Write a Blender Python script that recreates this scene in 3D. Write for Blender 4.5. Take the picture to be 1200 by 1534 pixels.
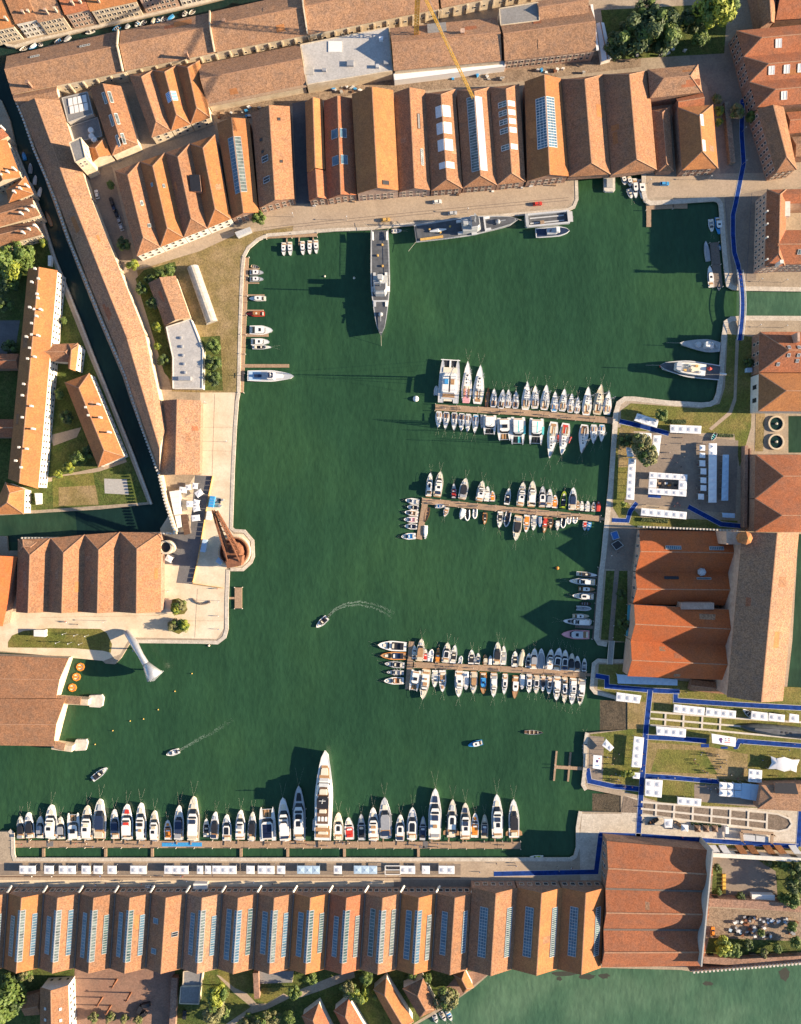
import bpy, bmesh, math, random
from mathutils import Vector, Matrix
# ------------------------------------------------------------------ camera, sky, sun, exposure
scn = bpy.context.scene
for o in list(bpy.data.objects): bpy.data.objects.remove(o)
col = scn.collection
H = 400.0            # height of the drone above the quays (m)
S = 1/3.0            # metres per photo pixel on the ground
cam_d = bpy.data.cameras.new('camera'); cam = bpy.data.objects.new('camera', cam_d); col.objects.link(cam)
cam.location = (0, 0, H); cam.rotation_euler = (0, 0, 0)
cam_d.sensor_fit = 'VERTICAL'; cam_d.sensor_height = 36; cam_d.sensor_width = 36*1200/1534
cam_d.lens = 36*H/(1534*S); cam_d.clip_start = 1; cam_d.clip_end = 4000
scn.camera = cam
SUN_EL, SUN_AZ = math.radians(18), math.radians(-1.5)      # sun stands to the east, low
sd = Vector((math.cos(SUN_EL)*math.cos(SUN_AZ), math.cos(SUN_EL)*math.sin(SUN_AZ), math.sin(SUN_EL)))
wd = bpy.data.worlds.new('World'); scn.world = wd; wd.use_nodes = True
nt = wd.node_tree; bg = nt.nodes['Background']
sky = nt.nodes.new('ShaderNodeTexSky'); sky.sky_type = 'NISHITA'; sky.sun_disc = False
sky.sun_elevation = SUN_EL; sky.sun_rotation = math.pi/2 - SUN_AZ; sky.air_density = 1.0; sky.dust_density = 0.3; sky.ozone_density = 3.0
nt.links.new(sky.outputs['Color'], bg.inputs['Color']); bg.inputs['Strength'].default_value = 0.076
sl = bpy.data.lights.new('sun', 'SUN'); sl.energy = 5.0; sl.angle = math.radians(0.5); sl.color = (1.0, 0.80, 0.56)
so = bpy.data.objects.new('sun', sl); col.objects.link(so); so.location = sd*600
so.rotation_euler = sd.to_track_quat('Z', 'Y').to_euler()
scn.view_settings.view_transform = 'Standard'; scn.view_settings.look = 'None'
scn.view_settings.gamma = 1; scn.view_settings.use_curve_mapping = False
scn.view_settings.exposure = 1.47
scn.render.engine = 'CYCLES'
scn.render.resolution_x, scn.render.resolution_y = 801, 1024
RND = random.Random(7)
ZW = -1.4            # water level below the quays

def W(px, py, z=0.0):
    """photo pixel, seen at height z -> the place it stands"""
    k = (H - z)/H
    return Vector(((px-600)*S*k, (767-py)*S*k, z))
def lerp(a, b, t): return a + (b-a)*t

# ------------------------------------------------------------------ materials
MAT = {}
def new_mat(name):
    m = bpy.data.materials.new(name); m.use_nodes = True
    n = m.node_tree; b = n.nodes['Principled BSDF']; MAT[name] = m
    return m, n, b
def N(n, t, **kw):
    x = n.nodes.new(t)
    for k, v in kw.items(): setattr(x, k, v)
    return x
def plain(name, c, rough=0.6, metal=0.0, var=0.10, scale=1.2, spec=None, objvar=0.0):
    m, n, b = new_mat(name)
    g = N(n, 'ShaderNodeNewGeometry'); no = N(n, 'ShaderNodeTexNoise'); no.inputs['Scale'].default_value = scale; no.inputs['Detail'].default_value = 4
    n.links.new(g.outputs['Position'], no.inputs['Vector'])
    mr = N(n, 'ShaderNodeMapRange'); mr.inputs[1].default_value = .3; mr.inputs[2].default_value = .7; mr.inputs[3].default_value = 1-var; mr.inputs[4].default_value = 1+var
    n.links.new(no.outputs['Fac'], mr.inputs[0])
    val = mr.outputs[0]
    if objvar:
        oi = N(n, 'ShaderNodeObjectInfo'); m2 = N(n, 'ShaderNodeMapRange'); m2.inputs[3].default_value = 1-objvar; m2.inputs[4].default_value = 1+objvar
        n.links.new(oi.outputs['Random'], m2.inputs[0])
        mu = N(n, 'ShaderNodeMath', operation='MULTIPLY'); n.links.new(val, mu.inputs[0]); n.links.new(m2.outputs[0], mu.inputs[1]); val = mu.outputs[0]
    hs = N(n, 'ShaderNodeHueSaturation'); hs.inputs['Color'].default_value = (*c, 1)
    n.links.new(val, hs.inputs['Value']); n.links.new(hs.outputs['Color'], b.inputs['Base Color'])
    b.inputs['Roughness'].default_value = rough; b.inputs['Metallic'].default_value = metal
    if spec is not None: b.inputs['Specular IOR Level'].default_value = spec
    return m
def blotch(name, c1, c2, c3, s_big=.06, s_mid=.5, s_fine=2.2, rough=.9, bump=.3, objvar=.0, speck=.5, bdist=.25):
    """three colours mixed at three scales: used for roofs, paving, ground"""
    m, n, b = new_mat(name); L = n.links.new
    g = N(n, 'ShaderNodeNewGeometry')
    def noise(s, d=5, r=.6):
        x = N(n, 'ShaderNodeTexNoise'); x.inputs['Scale'].default_value = s; x.inputs['Detail'].default_value = d; x.inputs['Roughness'].default_value = r
        L(g.outputs['Position'], x.inputs['Vector']); return x
    a, mid, fine = noise(s_big, 4), noise(s_mid, 5), noise(s_fine, 2)
    vo = N(n, 'ShaderNodeTexVoronoi'); vo.inputs['Scale'].default_value = s_fine*.75; L(g.outputs['Position'], vo.inputs['Vector'])
    sep = N(n, 'ShaderNodeSeparateColor'); L(vo.outputs['Color'], sep.inputs[0])
    r1 = N(n, 'ShaderNodeMapRange'); r1.inputs[1].default_value = .38; r1.inputs[2].default_value = .62; L(a.outputs['Fac'], r1.inputs[0])
    r2 = N(n, 'ShaderNodeMapRange'); r2.inputs[1].default_value = .42; r2.inputs[2].default_value = .72; L(mid.outputs['Fac'], r2.inputs[0])
    m1 = N(n, 'ShaderNodeMix', data_type='RGBA'); m1.inputs['A'].default_value = (*c1, 1); m1.inputs['B'].default_value = (*c2, 1); L(r1.outputs[0], m1.inputs['Factor'])
    m2 = N(n, 'ShaderNodeMix', data_type='RGBA'); m2.inputs['B'].default_value = (*c3, 1); L(m1.outputs['Result'], m2.inputs['A']); L(r2.outputs[0], m2.inputs['Factor'])
    ad = N(n, 'ShaderNodeMath', operation='ADD'); L(fine.outputs['Fac'], ad.inputs[0]); L(sep.outputs[0], ad.inputs[1])
    r3 = N(n, 'ShaderNodeMapRange'); r3.inputs[1].default_value = .3; r3.inputs[2].default_value = 1.7; r3.inputs[3].default_value = 1-speck; r3.inputs[4].default_value = 1+speck; L(ad.outputs[0], r3.inputs[0])
    val = r3.outputs[0]
    if objvar:
        oi = N(n, 'ShaderNodeObjectInfo'); mo = N(n, 'ShaderNodeMapRange'); mo.inputs[3].default_value = 1-objvar; mo.inputs[4].default_value = 1+objvar; L(oi.outputs['Random'], mo.inputs[0])
        mu = N(n, 'ShaderNodeMath', operation='MULTIPLY'); L(val, mu.inputs[0]); L(mo.outputs[0], mu.inputs[1]); val = mu.outputs[0]
    hs = N(n, 'ShaderNodeHueSaturation'); L(m2.outputs['Result'], hs.inputs['Color']); L(val, hs.inputs['Value']); L(hs.outputs['Color'], b.inputs['Base Color'])
    b.inputs['Roughness'].default_value = rough; b.inputs['Specular IOR Level'].default_value = .25
    if bump:
        bp = N(n, 'ShaderNodeBump'); bp.inputs['Strength'].default_value = bump; bp.inputs['Distance'].default_value = bdist; L(ad.outputs[0], bp.inputs['Height']); L(bp.outputs['Normal'], b.inputs['Normal'])
    return m
def water(name, c1, c2, c3, s_big, rip=.35):
    m, n, b = new_mat(name); L = n.links.new
    g = N(n, 'ShaderNodeNewGeometry')
    a = N(n, 'ShaderNodeTexNoise'); a.inputs['Scale'].default_value = s_big; a.inputs['Detail'].default_value = 5; L(g.outputs['Position'], a.inputs['Vector'])
    cr = N(n, 'ShaderNodeValToRGB'); e = cr.color_ramp.elements; e[0].position = .36; e[0].color = (*c1, 1); e[1].position = .64; e[1].color = (*c3, 1)
    x = cr.color_ramp.elements.new(.5); x.color = (*c2, 1); L(a.outputs['Fac'], cr.inputs[0])
    mp = N(n, 'ShaderNodeMapping'); mp.inputs['Rotation'].default_value = (0, 0, .5); mp.inputs['Scale'].default_value = (1, .45, 1); L(g.outputs['Position'], mp.inputs['Vector'])
    r = N(n, 'ShaderNodeTexNoise'); r.inputs['Scale'].default_value = .55; r.inputs['Detail'].default_value = 4; L(mp.outputs[0], r.inputs['Vector'])
    r2 = N(n, 'ShaderNodeTexNoise'); r2.inputs['Scale'].default_value = .09; r2.inputs['Detail'].default_value = 2; L(mp.outputs[0], r2.inputs['Vector'])
    ad = N(n, 'ShaderNodeMath', operation='MULTIPLY_ADD'); ad.inputs[1].default_value = 2.0; L(r2.outputs['Fac'], ad.inputs[0]); L(r.outputs['Fac'], ad.inputs[2])
    # silt drifts and wind lanes: slight change of value along stretched bands
    m3 = N(n, 'ShaderNodeMapping'); m3.inputs['Rotation'].default_value = (0, 0, -.35); m3.inputs['Scale'].default_value = (1, .22, 1); L(g.outputs['Position'], m3.inputs['Vector'])
    w3 = N(n, 'ShaderNodeTexNoise'); w3.inputs['Scale'].default_value = .10; w3.inputs['Detail'].default_value = 6; w3.inputs['Roughness'].default_value = .65; L(m3.outputs[0], w3.inputs['Vector'])
    q3 = N(n, 'ShaderNodeMapRange'); q3.inputs[1].default_value = .3; q3.inputs[2].default_value = .7; q3.inputs[3].default_value = .86; q3.inputs[4].default_value = 1.14; L(w3.outputs['Fac'], q3.inputs[0])
    q4 = N(n, 'ShaderNodeMapRange'); q4.inputs[1].default_value = .3; q4.inputs[2].default_value = .7; q4.inputs[3].default_value = .9; q4.inputs[4].default_value = 1.1; L(r.outputs['Fac'], q4.inputs[0])
    mv = N(n, 'ShaderNodeMath', operation='MULTIPLY'); L(q3.outputs[0], mv.inputs[0]); L(q4.outputs[0], mv.inputs[1])
    hs = N(n, 'ShaderNodeHueSaturation'); L(cr.outputs[0], hs.inputs['Color']); L(mv.outputs[0], hs.inputs['Value']); L(hs.outputs['Color'], b.inputs['Base Color'])
    bp = N(n, 'ShaderNodeBump'); bp.inputs['Strength'].default_value = rip; bp.inputs['Distance'].default_value = .35; L(ad.outputs[0], bp.inputs['Height']); L(bp.outputs['Normal'], b.inputs['Normal'])
    b.inputs['Roughness'].default_value = .22; b.inputs['IOR'].default_value = 1.33
    return m

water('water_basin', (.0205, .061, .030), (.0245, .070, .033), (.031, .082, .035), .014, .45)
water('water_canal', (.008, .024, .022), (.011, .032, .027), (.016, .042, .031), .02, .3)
water('water_lagoon', (.050, .112, .066), (.068, .138, .080), (.092, .165, .098), .035, .45)
water('water_pool', (.02, .05, .03), (.028, .06, .035), (.03, .07, .04), .05, .3)
# roofs
blotch('roof_old', (0.307, 0.174, 0.103), (0.360, 0.204, 0.118), (0.260, 0.162, 0.110), objvar=.10, speck=0.43, s_fine=3.0, s_mid=.35, bump=.10, bdist=.12)
blotch('roof_brown', (0.289, 0.142, 0.075), (0.341, 0.166, 0.085), (0.247, 0.140, 0.085), objvar=.12, speck=0.39, s_fine=3.0, s_mid=.3, bump=.10, bdist=.12)
blotch('roof_orange', (0.374, 0.154, 0.059), (0.416, 0.180, 0.067), (0.322, 0.142, 0.062), objvar=.10, speck=0.25, s_fine=3.0, s_mid=.25, bump=.10, bdist=.12)
blotch('roof_red', (0.350, 0.125, 0.059), (0.398, 0.146, 0.069), (0.297, 0.129, 0.075), objvar=.06, speck=0.33, s_fine=3.0, s_mid=.25, bump=.10, bdist=.12)
blotch('roof_newred', (0.440, 0.115, 0.038), (0.470, 0.130, 0.041), (0.380, 0.120, 0.050), objvar=.04, speck=0.22, s_fine=3.0, s_mid=.2, bump=.10, bdist=.12)
blotch('roof_flat_pale', (.47, .45, .43), (.40, .39, .38), (.52, .50, .47), speck=.15, s_mid=.12, bump=.05)
blotch('roof_flat_grey', (.24, .23, .22), (.19, .19, .19), (.28, .27, .26), speck=.15, s_mid=.12, bump=.05)
plain('ridge', (.40, .22, .13), .9, var=.25)
# walls
blotch('wall_brick', (.30, .17, .115), (.34, .21, .15), (.25, .16, .12), speck=.35, s_mid=.3, bump=.2)
blotch('wall_cream', (.60, .50, .36), (.66, .57, .44), (.50, .40, .28), speck=.12, s_mid=.3, bump=.05)
blotch('wall_white', (.70, .66, .58), (.74, .70, .63), (.60, .55, .47), speck=.10, s_mid=.3, bump=.05)
blotch('wall_pink', (.50, .33, .25), (.55, .40, .30), (.42, .27, .2), speck=.15, s_mid=.3, bump=.05)
# ground
blotch('land', (.36, .29, .215), (.42, .34, .25), (.31, .245, .18), speck=.18, s_mid=.1, s_big=.03, bump=.1)
blotch('stone_edge', (.52, .46, .38), (.58, .52, .44), (.45, .39, .32), speck=.18, s_mid=.3, bump=.1)
blotch('cream_paving', (0.68, 0.56, 0.4), (0.76, 0.64, 0.48), (0.58, 0.46, 0.32), speck=.08, s_mid=.12, s_big=.04, bump=.04)
blotch('paving_tan', (.40, .31, .225), (.46, .365, .27), (.35, .27, .2), speck=.14, s_mid=.12, bump=.06)
blotch('paving_grey', (.25, .20, .16), (.285, .23, .18), (.215, .175, .145), speck=.14, s_mid=.15, bump=.06)
blotch('asphalt', (.145, .14, .145), (.17, .165, .165), (.125, .122, .125), speck=.12, s_mid=.2, bump=.06)
blotch('paving_brick', (.27, .155, .11), (.31, .185, .13), (.22, .14, .105), speck=.2, s_mid=.2, bump=.08)
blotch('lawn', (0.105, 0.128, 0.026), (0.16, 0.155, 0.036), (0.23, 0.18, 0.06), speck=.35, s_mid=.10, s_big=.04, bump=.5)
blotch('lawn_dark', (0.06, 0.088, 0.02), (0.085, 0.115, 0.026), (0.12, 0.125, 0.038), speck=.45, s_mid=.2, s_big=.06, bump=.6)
blotch('lawn_dry', (0.26, 0.185, 0.08), (0.21, 0.165, 0.065), (0.35, 0.25, 0.135), speck=.3, s_mid=.12, s_big=.05, bump=.4)
blotch('dirt', (.27, .20, .14), (.22, .16, .115), (.33, .25, .18), speck=.35, s_mid=.25, bump=.4)
blotch('mud', (.105, .085, .055), (.14, .105, .068), (.08, .065, .045), speck=.4, s_mid=.4, bump=.4)
blotch('dock_floor', (.20, .155, .12), (.235, .185, .145), (.165, .13, .10), speck=.35, s_mid=.4, bump=.3)
# man-made
plain('white', (.80, .78, .74), .35, var=.03); plain('cream', (.72, .64, .50), .5, var=.06); plain('tent', (.80, .80, .81), .7, var=.03)
plain('tent_disc', (.50, .53, .60), .8, var=.12, scale=3); plain('tent_blue', (.42, .56, .70), .6, var=.06); plain('teak', (.40, .225, .105), .7, var=.18)
plain('wood', (.33, .14, .05), .35, var=.2); plain('plank', (.35, .235, .15), .85, var=.22, scale=2, objvar=.08); plain('plank_dark', (.17, .135, .11), .85, var=.25, scale=2)
plain('glass_dark', (.018, .022, .03), .10, var=.1); plain('black', (.022, .022, .026), .45, var=.2); plain('navy', (.025, .04, .085), .3, var=.1)
plain('grey', (.30, .31, .33), .45, var=.08); plain('light_grey', (.50, .51, .52), .5, var=.06); plain('ship_grey', (.40, .41, .41), .55, var=.12, scale=.6)
plain('ship_deck', (.088, .094, .105), .8, var=.25, scale=.5); plain('red', (.55, .045, .03), .45, var=.1); plain('orange', (.72, .25, .03), .5, var=.1)
plain('blue', (.03, .14, .42), .5, var=.1); plain('sky_blue', (.05, .30, .62), .5, var=.1); plain('lime', (.42, .52, .03), .4, var=.1); plain('turquoise', (.12, .58, .58), .6, var=.1)
plain('beige', (.56, .49, .36), .8, var=.08); plain('brown', (.13, .07, .04), .7, var=.25); plain('rust', (.21, .085, .042), .85, var=.35, scale=.8)
plain('sub_hull', (.085, .095, .095), .6, var=.3, scale=.5); plain('yellow', (.66, .40, .06), .6, var=.12); plain('metal', (.52, .53, .54), .38, .55, var=.1); plain('rope', (.50, .46, .38), .9)
plain('carpet', (.012, .045, .215), .95, var=.32, scale=.5, spec=.1); plain('carpet_edge', (.55, .55, .56), .8); plain('pane', (.03, .035, .045), .15)
plain('stone', (.58, .53, .46), .85, var=.14, scale=.8); plain('concrete', (.40, .385, .36), .85, var=.12); plain('gold_rail', (.60, .36, .10), .7, var=.3, scale=2)
plain('glass_blue', (.085, .155, .215), .13, var=.35, scale=.35); plain('glass_pale', (.12, .15, .145), .25, var=.55, scale=.45); plain('glass_teal', (.07, .115, .115), .2, var=.5, scale=.4); plain('glass_white', (.66, .67, .66), .4, var=.1)
plain('frame_grey', (.45, .45, .43), .5); plain('turquoise_dark', (.07, .30, .38), .6); plain('barrel', (.38, .355, .31), .8, var=.2, scale=.8); plain('foam', (.30, .40, .31), .8); plain('weed', (.035, .04, .03), .9); plain('purple', (.10, .03, .16), .6); plain('pink', (.75, .34, .36), .5)
plain('solar', (.012, .018, .05), .2); plain('skin', (.42, .24, .16), .6); plain('tyre', (.02, .02, .02), .8); plain('bark', (.09, .065, .045), .95, var=.3, scale=3)
for i, c in enumerate([(.75, .73, .7), (.06, .07, .11), (.35, .08, .07), (.12, .2, .38), (.04, .04, .045), (.45, .38, .28)]): plain('cloth%d' % i, c, .85)
def leafmat(name, c1, c2):
    m, n, b = new_mat(name); L = n.links.new
    g = N(n, 'ShaderNodeNewGeometry'); no = N(n, 'ShaderNodeTexNoise'); no.inputs['Scale'].default_value = .55; no.inputs['Detail'].default_value = 3; L(g.outputs['Position'], no.inputs['Vector'])
    mr = N(n, 'ShaderNodeMapRange'); mr.inputs[1].default_value = .35; mr.inputs[2].default_value = .65; L(no.outputs['Fac'], mr.inputs[0])
    mx = N(n, 'ShaderNodeMix', data_type='RGBA'); mx.inputs['A'].default_value = (*c1, 1); mx.inputs['B'].default_value = (*c2, 1); L(mr.outputs[0], mx.inputs['Factor']); L(mx.outputs['Result'], b.inputs['Base Color'])
    b.inputs['Roughness'].default_value = .65
    try: b.inputs['Subsurface Weight'].default_value = 0
    except Exception: pass
leafmat('leaf_green', (.070, .125, .020), (.125, .17, .028)); leafmat('leaf_dark', (.034, .064, .017), (.058, .088, .022))
leafmat('leaf_bright', (.19, .235, .020), (.28, .30, .028)); leafmat('leaf_olive', (.13, .135, .05), (.21, .195, .075)); leafmat('leaf_hedge', (.055, .09, .018), (.09, .115, .026))

# ------------------------------------------------------------------ object helpers
def tag(o, label=None, cat=None, group=None, kind=None):
    if label: o['label'] = label
    if cat: o['category'] = cat
    if group: o['group'] = group
    if kind: o['kind'] = kind
    return o
def thing(name, label, cat, loc=(0, 0, 0), rz=0.0, group=None):
    o = bpy.data.objects.new(name, None); col.objects.link(o); o.empty_display_size = .5
    o.location = loc; o.rotation_euler = (0, 0, rz); return tag(o, label, cat, group)
class MB:
    """collects faces; build() links them as ONE mesh object"""
    def __init__(s): s.v = []; s.f = []; s.m = []
    def add(s, vs, fs, mi=0):
        o = len(s.v); s.v += [tuple(v) for v in vs]
        for f in fs: s.f.append(tuple(o+i for i in f)); s.m.append(mi)
        return s
    def prism(s, poly, z0, z1, mi=0, top=None, mtop=None):
        """poly [(x,y)] swept from z0 to z1; top = other outline at z1"""
        n = len(poly); t = top or poly
        if sum(poly[i][0]*poly[(i+1) % n][1]-poly[(i+1) % n][0]*poly[i][1] for i in range(n)) < 0: poly = poly[::-1]; t = t[::-1]
        vs = [(p[0], p[1], z0) for p in poly] + [(p[0], p[1], z1) for p in t]
        s.add(vs, [tuple(range(n))[::-1]] + [(i, (i+1) % n, n+(i+1) % n, n+i) for i in range(n)], mi)
        o = len(s.v)-n; s.f.append(tuple(range(o, o+n))); s.m.append(mi if mtop is None else mtop)
        return s
    def box(s, x0, x1, y0, y1, z0, z1, mi=0): return s.prism([(x0, y0), (x1, y0), (x1, y1), (x0, y1)], z0, z1, mi)
    def tube(s, pts, r, n=6, mi=0, caps=True):
        pts = [Vector(p) for p in pts]; rs = r if isinstance(r, (list, tuple)) else [r]*len(pts); rings = []
        for i, p in enumerate(pts):
            d = (pts[min(i+1, len(pts)-1)]-pts[max(i-1, 0)]).normalized()
            up = Vector((0, 0, 1)) if abs(d.z) < .9 else Vector((1, 0, 0))
            a = d.cross(up).normalized(); b = a.cross(d)
            rings.append([p+(a*math.cos(2*math.pi*k/n)+b*math.sin(2*math.pi*k/n))*rs[i] for k in range(n)])
        vs = [v for rg in rings for v in rg]; fs = []
        for i in range(len(pts)-1):
            for k in range(n): fs.append((i*n+k, i*n+(k+1) % n, (i+1)*n+(k+1) % n, (i+1)*n+k))
        if caps: fs += [tuple(range(n))[::-1], tuple(range((len(pts)-1)*n, len(pts)*n))]
        return s.add(vs, fs, mi)
    def bar(s, p, q, w, h, mi=0):
        """square bar between two points"""
        p, q = Vector(p), Vector(q); d = (q-p).normalized(); up = Vector((0, 0, 1)) if abs(d.z) < .95 else Vector((1, 0, 0))
        a = d.cross(up).normalized()*w/2; b = a.cross(d).normalized()*h/2
        vs = [p-a-b, p+a-b, p+a+b, p-a+b, q-a-b, q+a-b, q+a+b, q-a+b]
        return s.add(vs, [(0, 1, 2, 3), (7, 6, 5, 4), (0, 4, 5, 1), (1, 5, 6, 2), (2, 6, 7, 3), (3, 7, 4, 0)], mi)
    def lathe(s, prof, n=16, c=(0, 0, 0), mi=0):
        vs = [(c[0]+r*math.cos(2*math.pi*k/n), c[1]+r*math.sin(2*math.pi*k/n), c[2]+z) for r, z in prof for k in range(n)]
        fs = [(i*n+k, i*n+(k+1) % n, (i+1)*n+(k+1) % n, (i+1)*n+k) for i in range(len(prof)-1) for k in range(n)]
        fs.append(tuple(range((len(prof)-1)*n, len(prof)*n)))
        return s.add(vs, fs, mi)
    def mesh(s, name, mats, org=None, smooth=False):
        me = bpy.data.meshes.new(name)
        vs = s.v if org is None else [(v[0]-org[0], v[1]-org[1], v[2]-org[2]) for v in s.v]
        me.from_pydata(vs, [], s.f)
        for m in (mats if isinstance(mats, (list, tuple)) else [mats]): me.materials.append(MAT[m])
        if any(s.m): me.polygons.foreach_set('material_index', s.m)
        if smooth: me.polygons.foreach_set('use_smooth', [True]*len(me.polygons))
        me.update(); return me
    def build(s, name, mats, parent=None, org=None, smooth=False):
        if org is None and parent is not None and parent.get('abs'): org = parent['abs']
        o = bpy.data.objects.new(name, s.mesh(name, mats, org, smooth)); col.objects.link(o)
        if parent is not None: o.parent = parent
        return o
def inst(name, me, parent=None, loc=(0, 0, 0), rz=0.0, sc=1.0):
    o = bpy.data.objects.new(name, me); col.objects.link(o); o.parent = parent; o.location = loc
    o.rotation_euler = (0, 0, rz); o.scale = sc if isinstance(sc, (tuple, list)) else (sc, sc, sc); return o
def site(name, label, cat, c, group=None):
    """thing whose parts are given in world coordinates: its Empty stands at c"""
    o = thing(name, label, cat, c, 0, group); o['abs'] = [c[0], c[1], c[2]]; return o
def recalc(o):
    bm = bmesh.new(); bm.from_mesh(o.data); bmesh.ops.recalc_face_normals(bm, faces=bm.faces); bm.to_mesh(o.data); bm.free()
ONE = 'zeroth first second third fourth fifth sixth seventh eighth ninth tenth eleventh twelfth thirteenth fourteenth fifteenth sixteenth seventeenth eighteenth nineteenth twentieth'.split()
def ORD(i):
    n = i+1
    if n <= 20: return ONE[n]
    if n % 10 == 0: return {30: 'thirtieth', 40: 'fortieth', 50: 'fiftieth'}[n]
    return {2: 'twenty', 3: 'thirty', 4: 'forty'}[n//10] + '-' + ONE[n % 10]
# ------------------------------------------------------------------ water and land
def sheet(name, poly, mat, z, kind='structure', label=None, cat=None, parent=None):
    ps = [W(x, y, 0) for x, y in poly]
    vs = [(p.x, p.y, z) for p in ps]
    n = len(vs)
    if sum(vs[i][0]*vs[(i+1) % n][1]-vs[(i+1) % n][0]*vs[i][1] for i in range(n)) < 0: vs = vs[::-1]
    o = MB().add(vs, [tuple(range(n))]).build(name, mat, parent); tag(o, label, cat, kind=kind); return o
SURF_N = [0]
def landmass(name, poly, z=0.0, zb=-5.0):
    ps = [W(x, y, 0) for x, y in poly]
    m = MB().prism([(p.x, p.y) for p in ps], zb, z, 0)
    return tag(m.build(name, ['land']), kind='structure')
big = 6000
wo = MB().add([(-900, -900, ZW), (900, -900, ZW), (900, 900, ZW), (-900, 900, ZW)], [(0, 1, 2, 3)]).build('water_basin', 'water_basin'); tag(wo, kind='structure')
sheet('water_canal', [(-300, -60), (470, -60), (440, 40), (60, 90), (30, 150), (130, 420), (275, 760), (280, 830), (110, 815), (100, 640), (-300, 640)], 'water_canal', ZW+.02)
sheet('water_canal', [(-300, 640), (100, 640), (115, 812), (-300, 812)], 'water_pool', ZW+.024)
sheet('water_channel', [(1105, 425), (1500, 425), (1500, 490), (1105, 490)], 'water_lagoon', ZW+.02)
sheet('water_lagoon', [(560, 1700), (600, 1545), (690, 1480), (705, 1440), (1700, 1425), (1700, 1700)], 'water_lagoon', ZW+.02)
sheet('water_pool', [(1175, 615), (1500, 615), (1500, 690), (1175, 690)], 'water_pool', ZW+.02)
sheet('water_dock', [(1170, 795), (1500, 795), (1500, 1050), (1170, 1050)], 'water_pool', ZW+.02)
L_TOP = [(-400, -400), (520, -400), (480, -40), (340, -4), (300, 6), (152, 40), (60, 60), (22, 71), (10, 69), (2, 62), (-20, 40), (-400, 60)]
L1 = [(1700, -400), (540, -400), (500, -30), (440, -8), (300, 22), (180, 46), (75, 68), (10, 88), (20, 142), (36, 185), (51, 228), (66, 265), (80, 303), (100, 360), (127, 428), (147, 478), (167, 525), (184, 565), (196, 602), (210, 640), (225, 675), (236, 705), (250, 755), (264, 798),
      (180, 799), (110, 805), (32, 805), (28, 825), (12, 825), (10, 803), (-400, 803), (-400, 985), (0, 977), (150, 987), (158, 994), (172, 995), (181, 986), (193, 966), (196, 958), (300, 959), (325, 960), (334, 953), (337, 942), (337, 905), (339, 853), (345, 851), (363, 851), (374, 841), (377, 833), (376, 811), (365, 798), (350, 797), (344, 792),
      (347, 700), (350, 640), (353, 600), (355, 590), (357, 500), (359, 440), (361, 400), (363, 383), (370, 370), (385, 357), (400, 350), (450, 346), (500, 342), (555, 340), (600, 335), (700, 325), (770, 319), (850, 312), (858, 308), (862, 298), (861, 270), (861, 235), (967, 235), (968, 290), (970, 298), (975, 301), (1010, 299), (1070, 295), (1078, 297), (1083, 305),
      (1085, 330), (1088, 370), (1092, 410), (1094, 425), (1100, 428), (1110, 429), (1700, 438)]
L2 = [(1700, 483), (1115, 480), (1097, 481), (1091, 485), (1088, 505), (1084, 560), (1083, 570), (1080, 590), (1075, 603), (1065, 609), (1050, 610), (1000, 607), (950, 601), (937, 601), (930, 606), (926, 620), (922, 680), (918, 735), (916, 750), (911, 800), (907, 840), (904, 860), (901, 900), (897, 955), (900, 960), (910, 962), (945, 962), (945, 993), (915, 993), (897, 992), (892, 996),
      (889, 1030), (893, 1035), (925, 1043), (925, 1050), (940, 1050), (940, 1093), (882, 1098), (880, 1110), (879, 1150), (876, 1175), (880, 1182), (930, 1192), (930, 1217), (872, 1216), (868, 1240), (868, 1270), (864, 1285), (855, 1290), (20, 1290), (17, 1280), (16, 1250), (12, 1246), (-400, 1246), (-400, 1900), (560, 1900), (600, 1552), (620, 1537), (645, 1523), (685, 1497), (712, 1478),
      (737, 1456), (760, 1452), (905, 1450), (1020, 1453), (1040, 1456), (1100, 1451), (1200, 1444), (1700, 1425), (1700, 1043), (1178, 1041), (1187, 960), (1196, 800), (1700, 800), (1700, 680), (1181, 678), (1181, 623), (1700, 623)]
L3 = [(-400, 120), (-60, 120), (2, 150), (15, 180), (25, 225), (40, 262), (56, 300), (70, 345), (84, 388), (95, 415), (123, 485), (138, 525), (168, 600), (200, 680), (215, 720), (228, 755), (150, 763), (0, 772), (-400, 780)]
for nm, P_ in (('ground', L1), ('ground', L2), ('ground', L3), ('ground', L_TOP)): landmass(nm, P_)
# pale stone kerbs along the water: one strip per run of shore
def strip(name, pts, w, mat, z0, z1, off=0.0, kind='structure', label=None, cat=None, parent=None, group=None):
    ps = [W(x, y, 0) for x, y in pts]; L_, R_ = [], []
    for i, p in enumerate(ps):
        d1 = (ps[i]-ps[i-1]).normalized() if i else (ps[1]-ps[0]).normalized()
        d2 = (ps[i+1]-ps[i]).normalized() if i < len(ps)-1 else d1
        d = (d1+d2).normalized(); nn = Vector((-d.y, d.x, 0)); k = 1/max(.5, d.dot(d1))
        L_.append(p+nn*(off+w/2)*k); R_.append(p+nn*(off-w/2)*k)
    m = MB(); n = len(ps)
    for i in range(n-1):
        q = [L_[i], R_[i], R_[i+1], L_[i+1]]
        m.add([(v.x, v.y, z0) for v in q]+[(v.x, v.y, z1) for v in q], [(4, 5, 6, 7), (0, 4, 7, 3), (1, 2, 6, 5)] + ([(0, 1, 5, 4)] if i == 0 else []) + ([(2, 3, 7, 6)] if i == n-2 else []))
    o = m.build(name, mat, parent)
    return tag(o, label, cat, group, kind)
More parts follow.
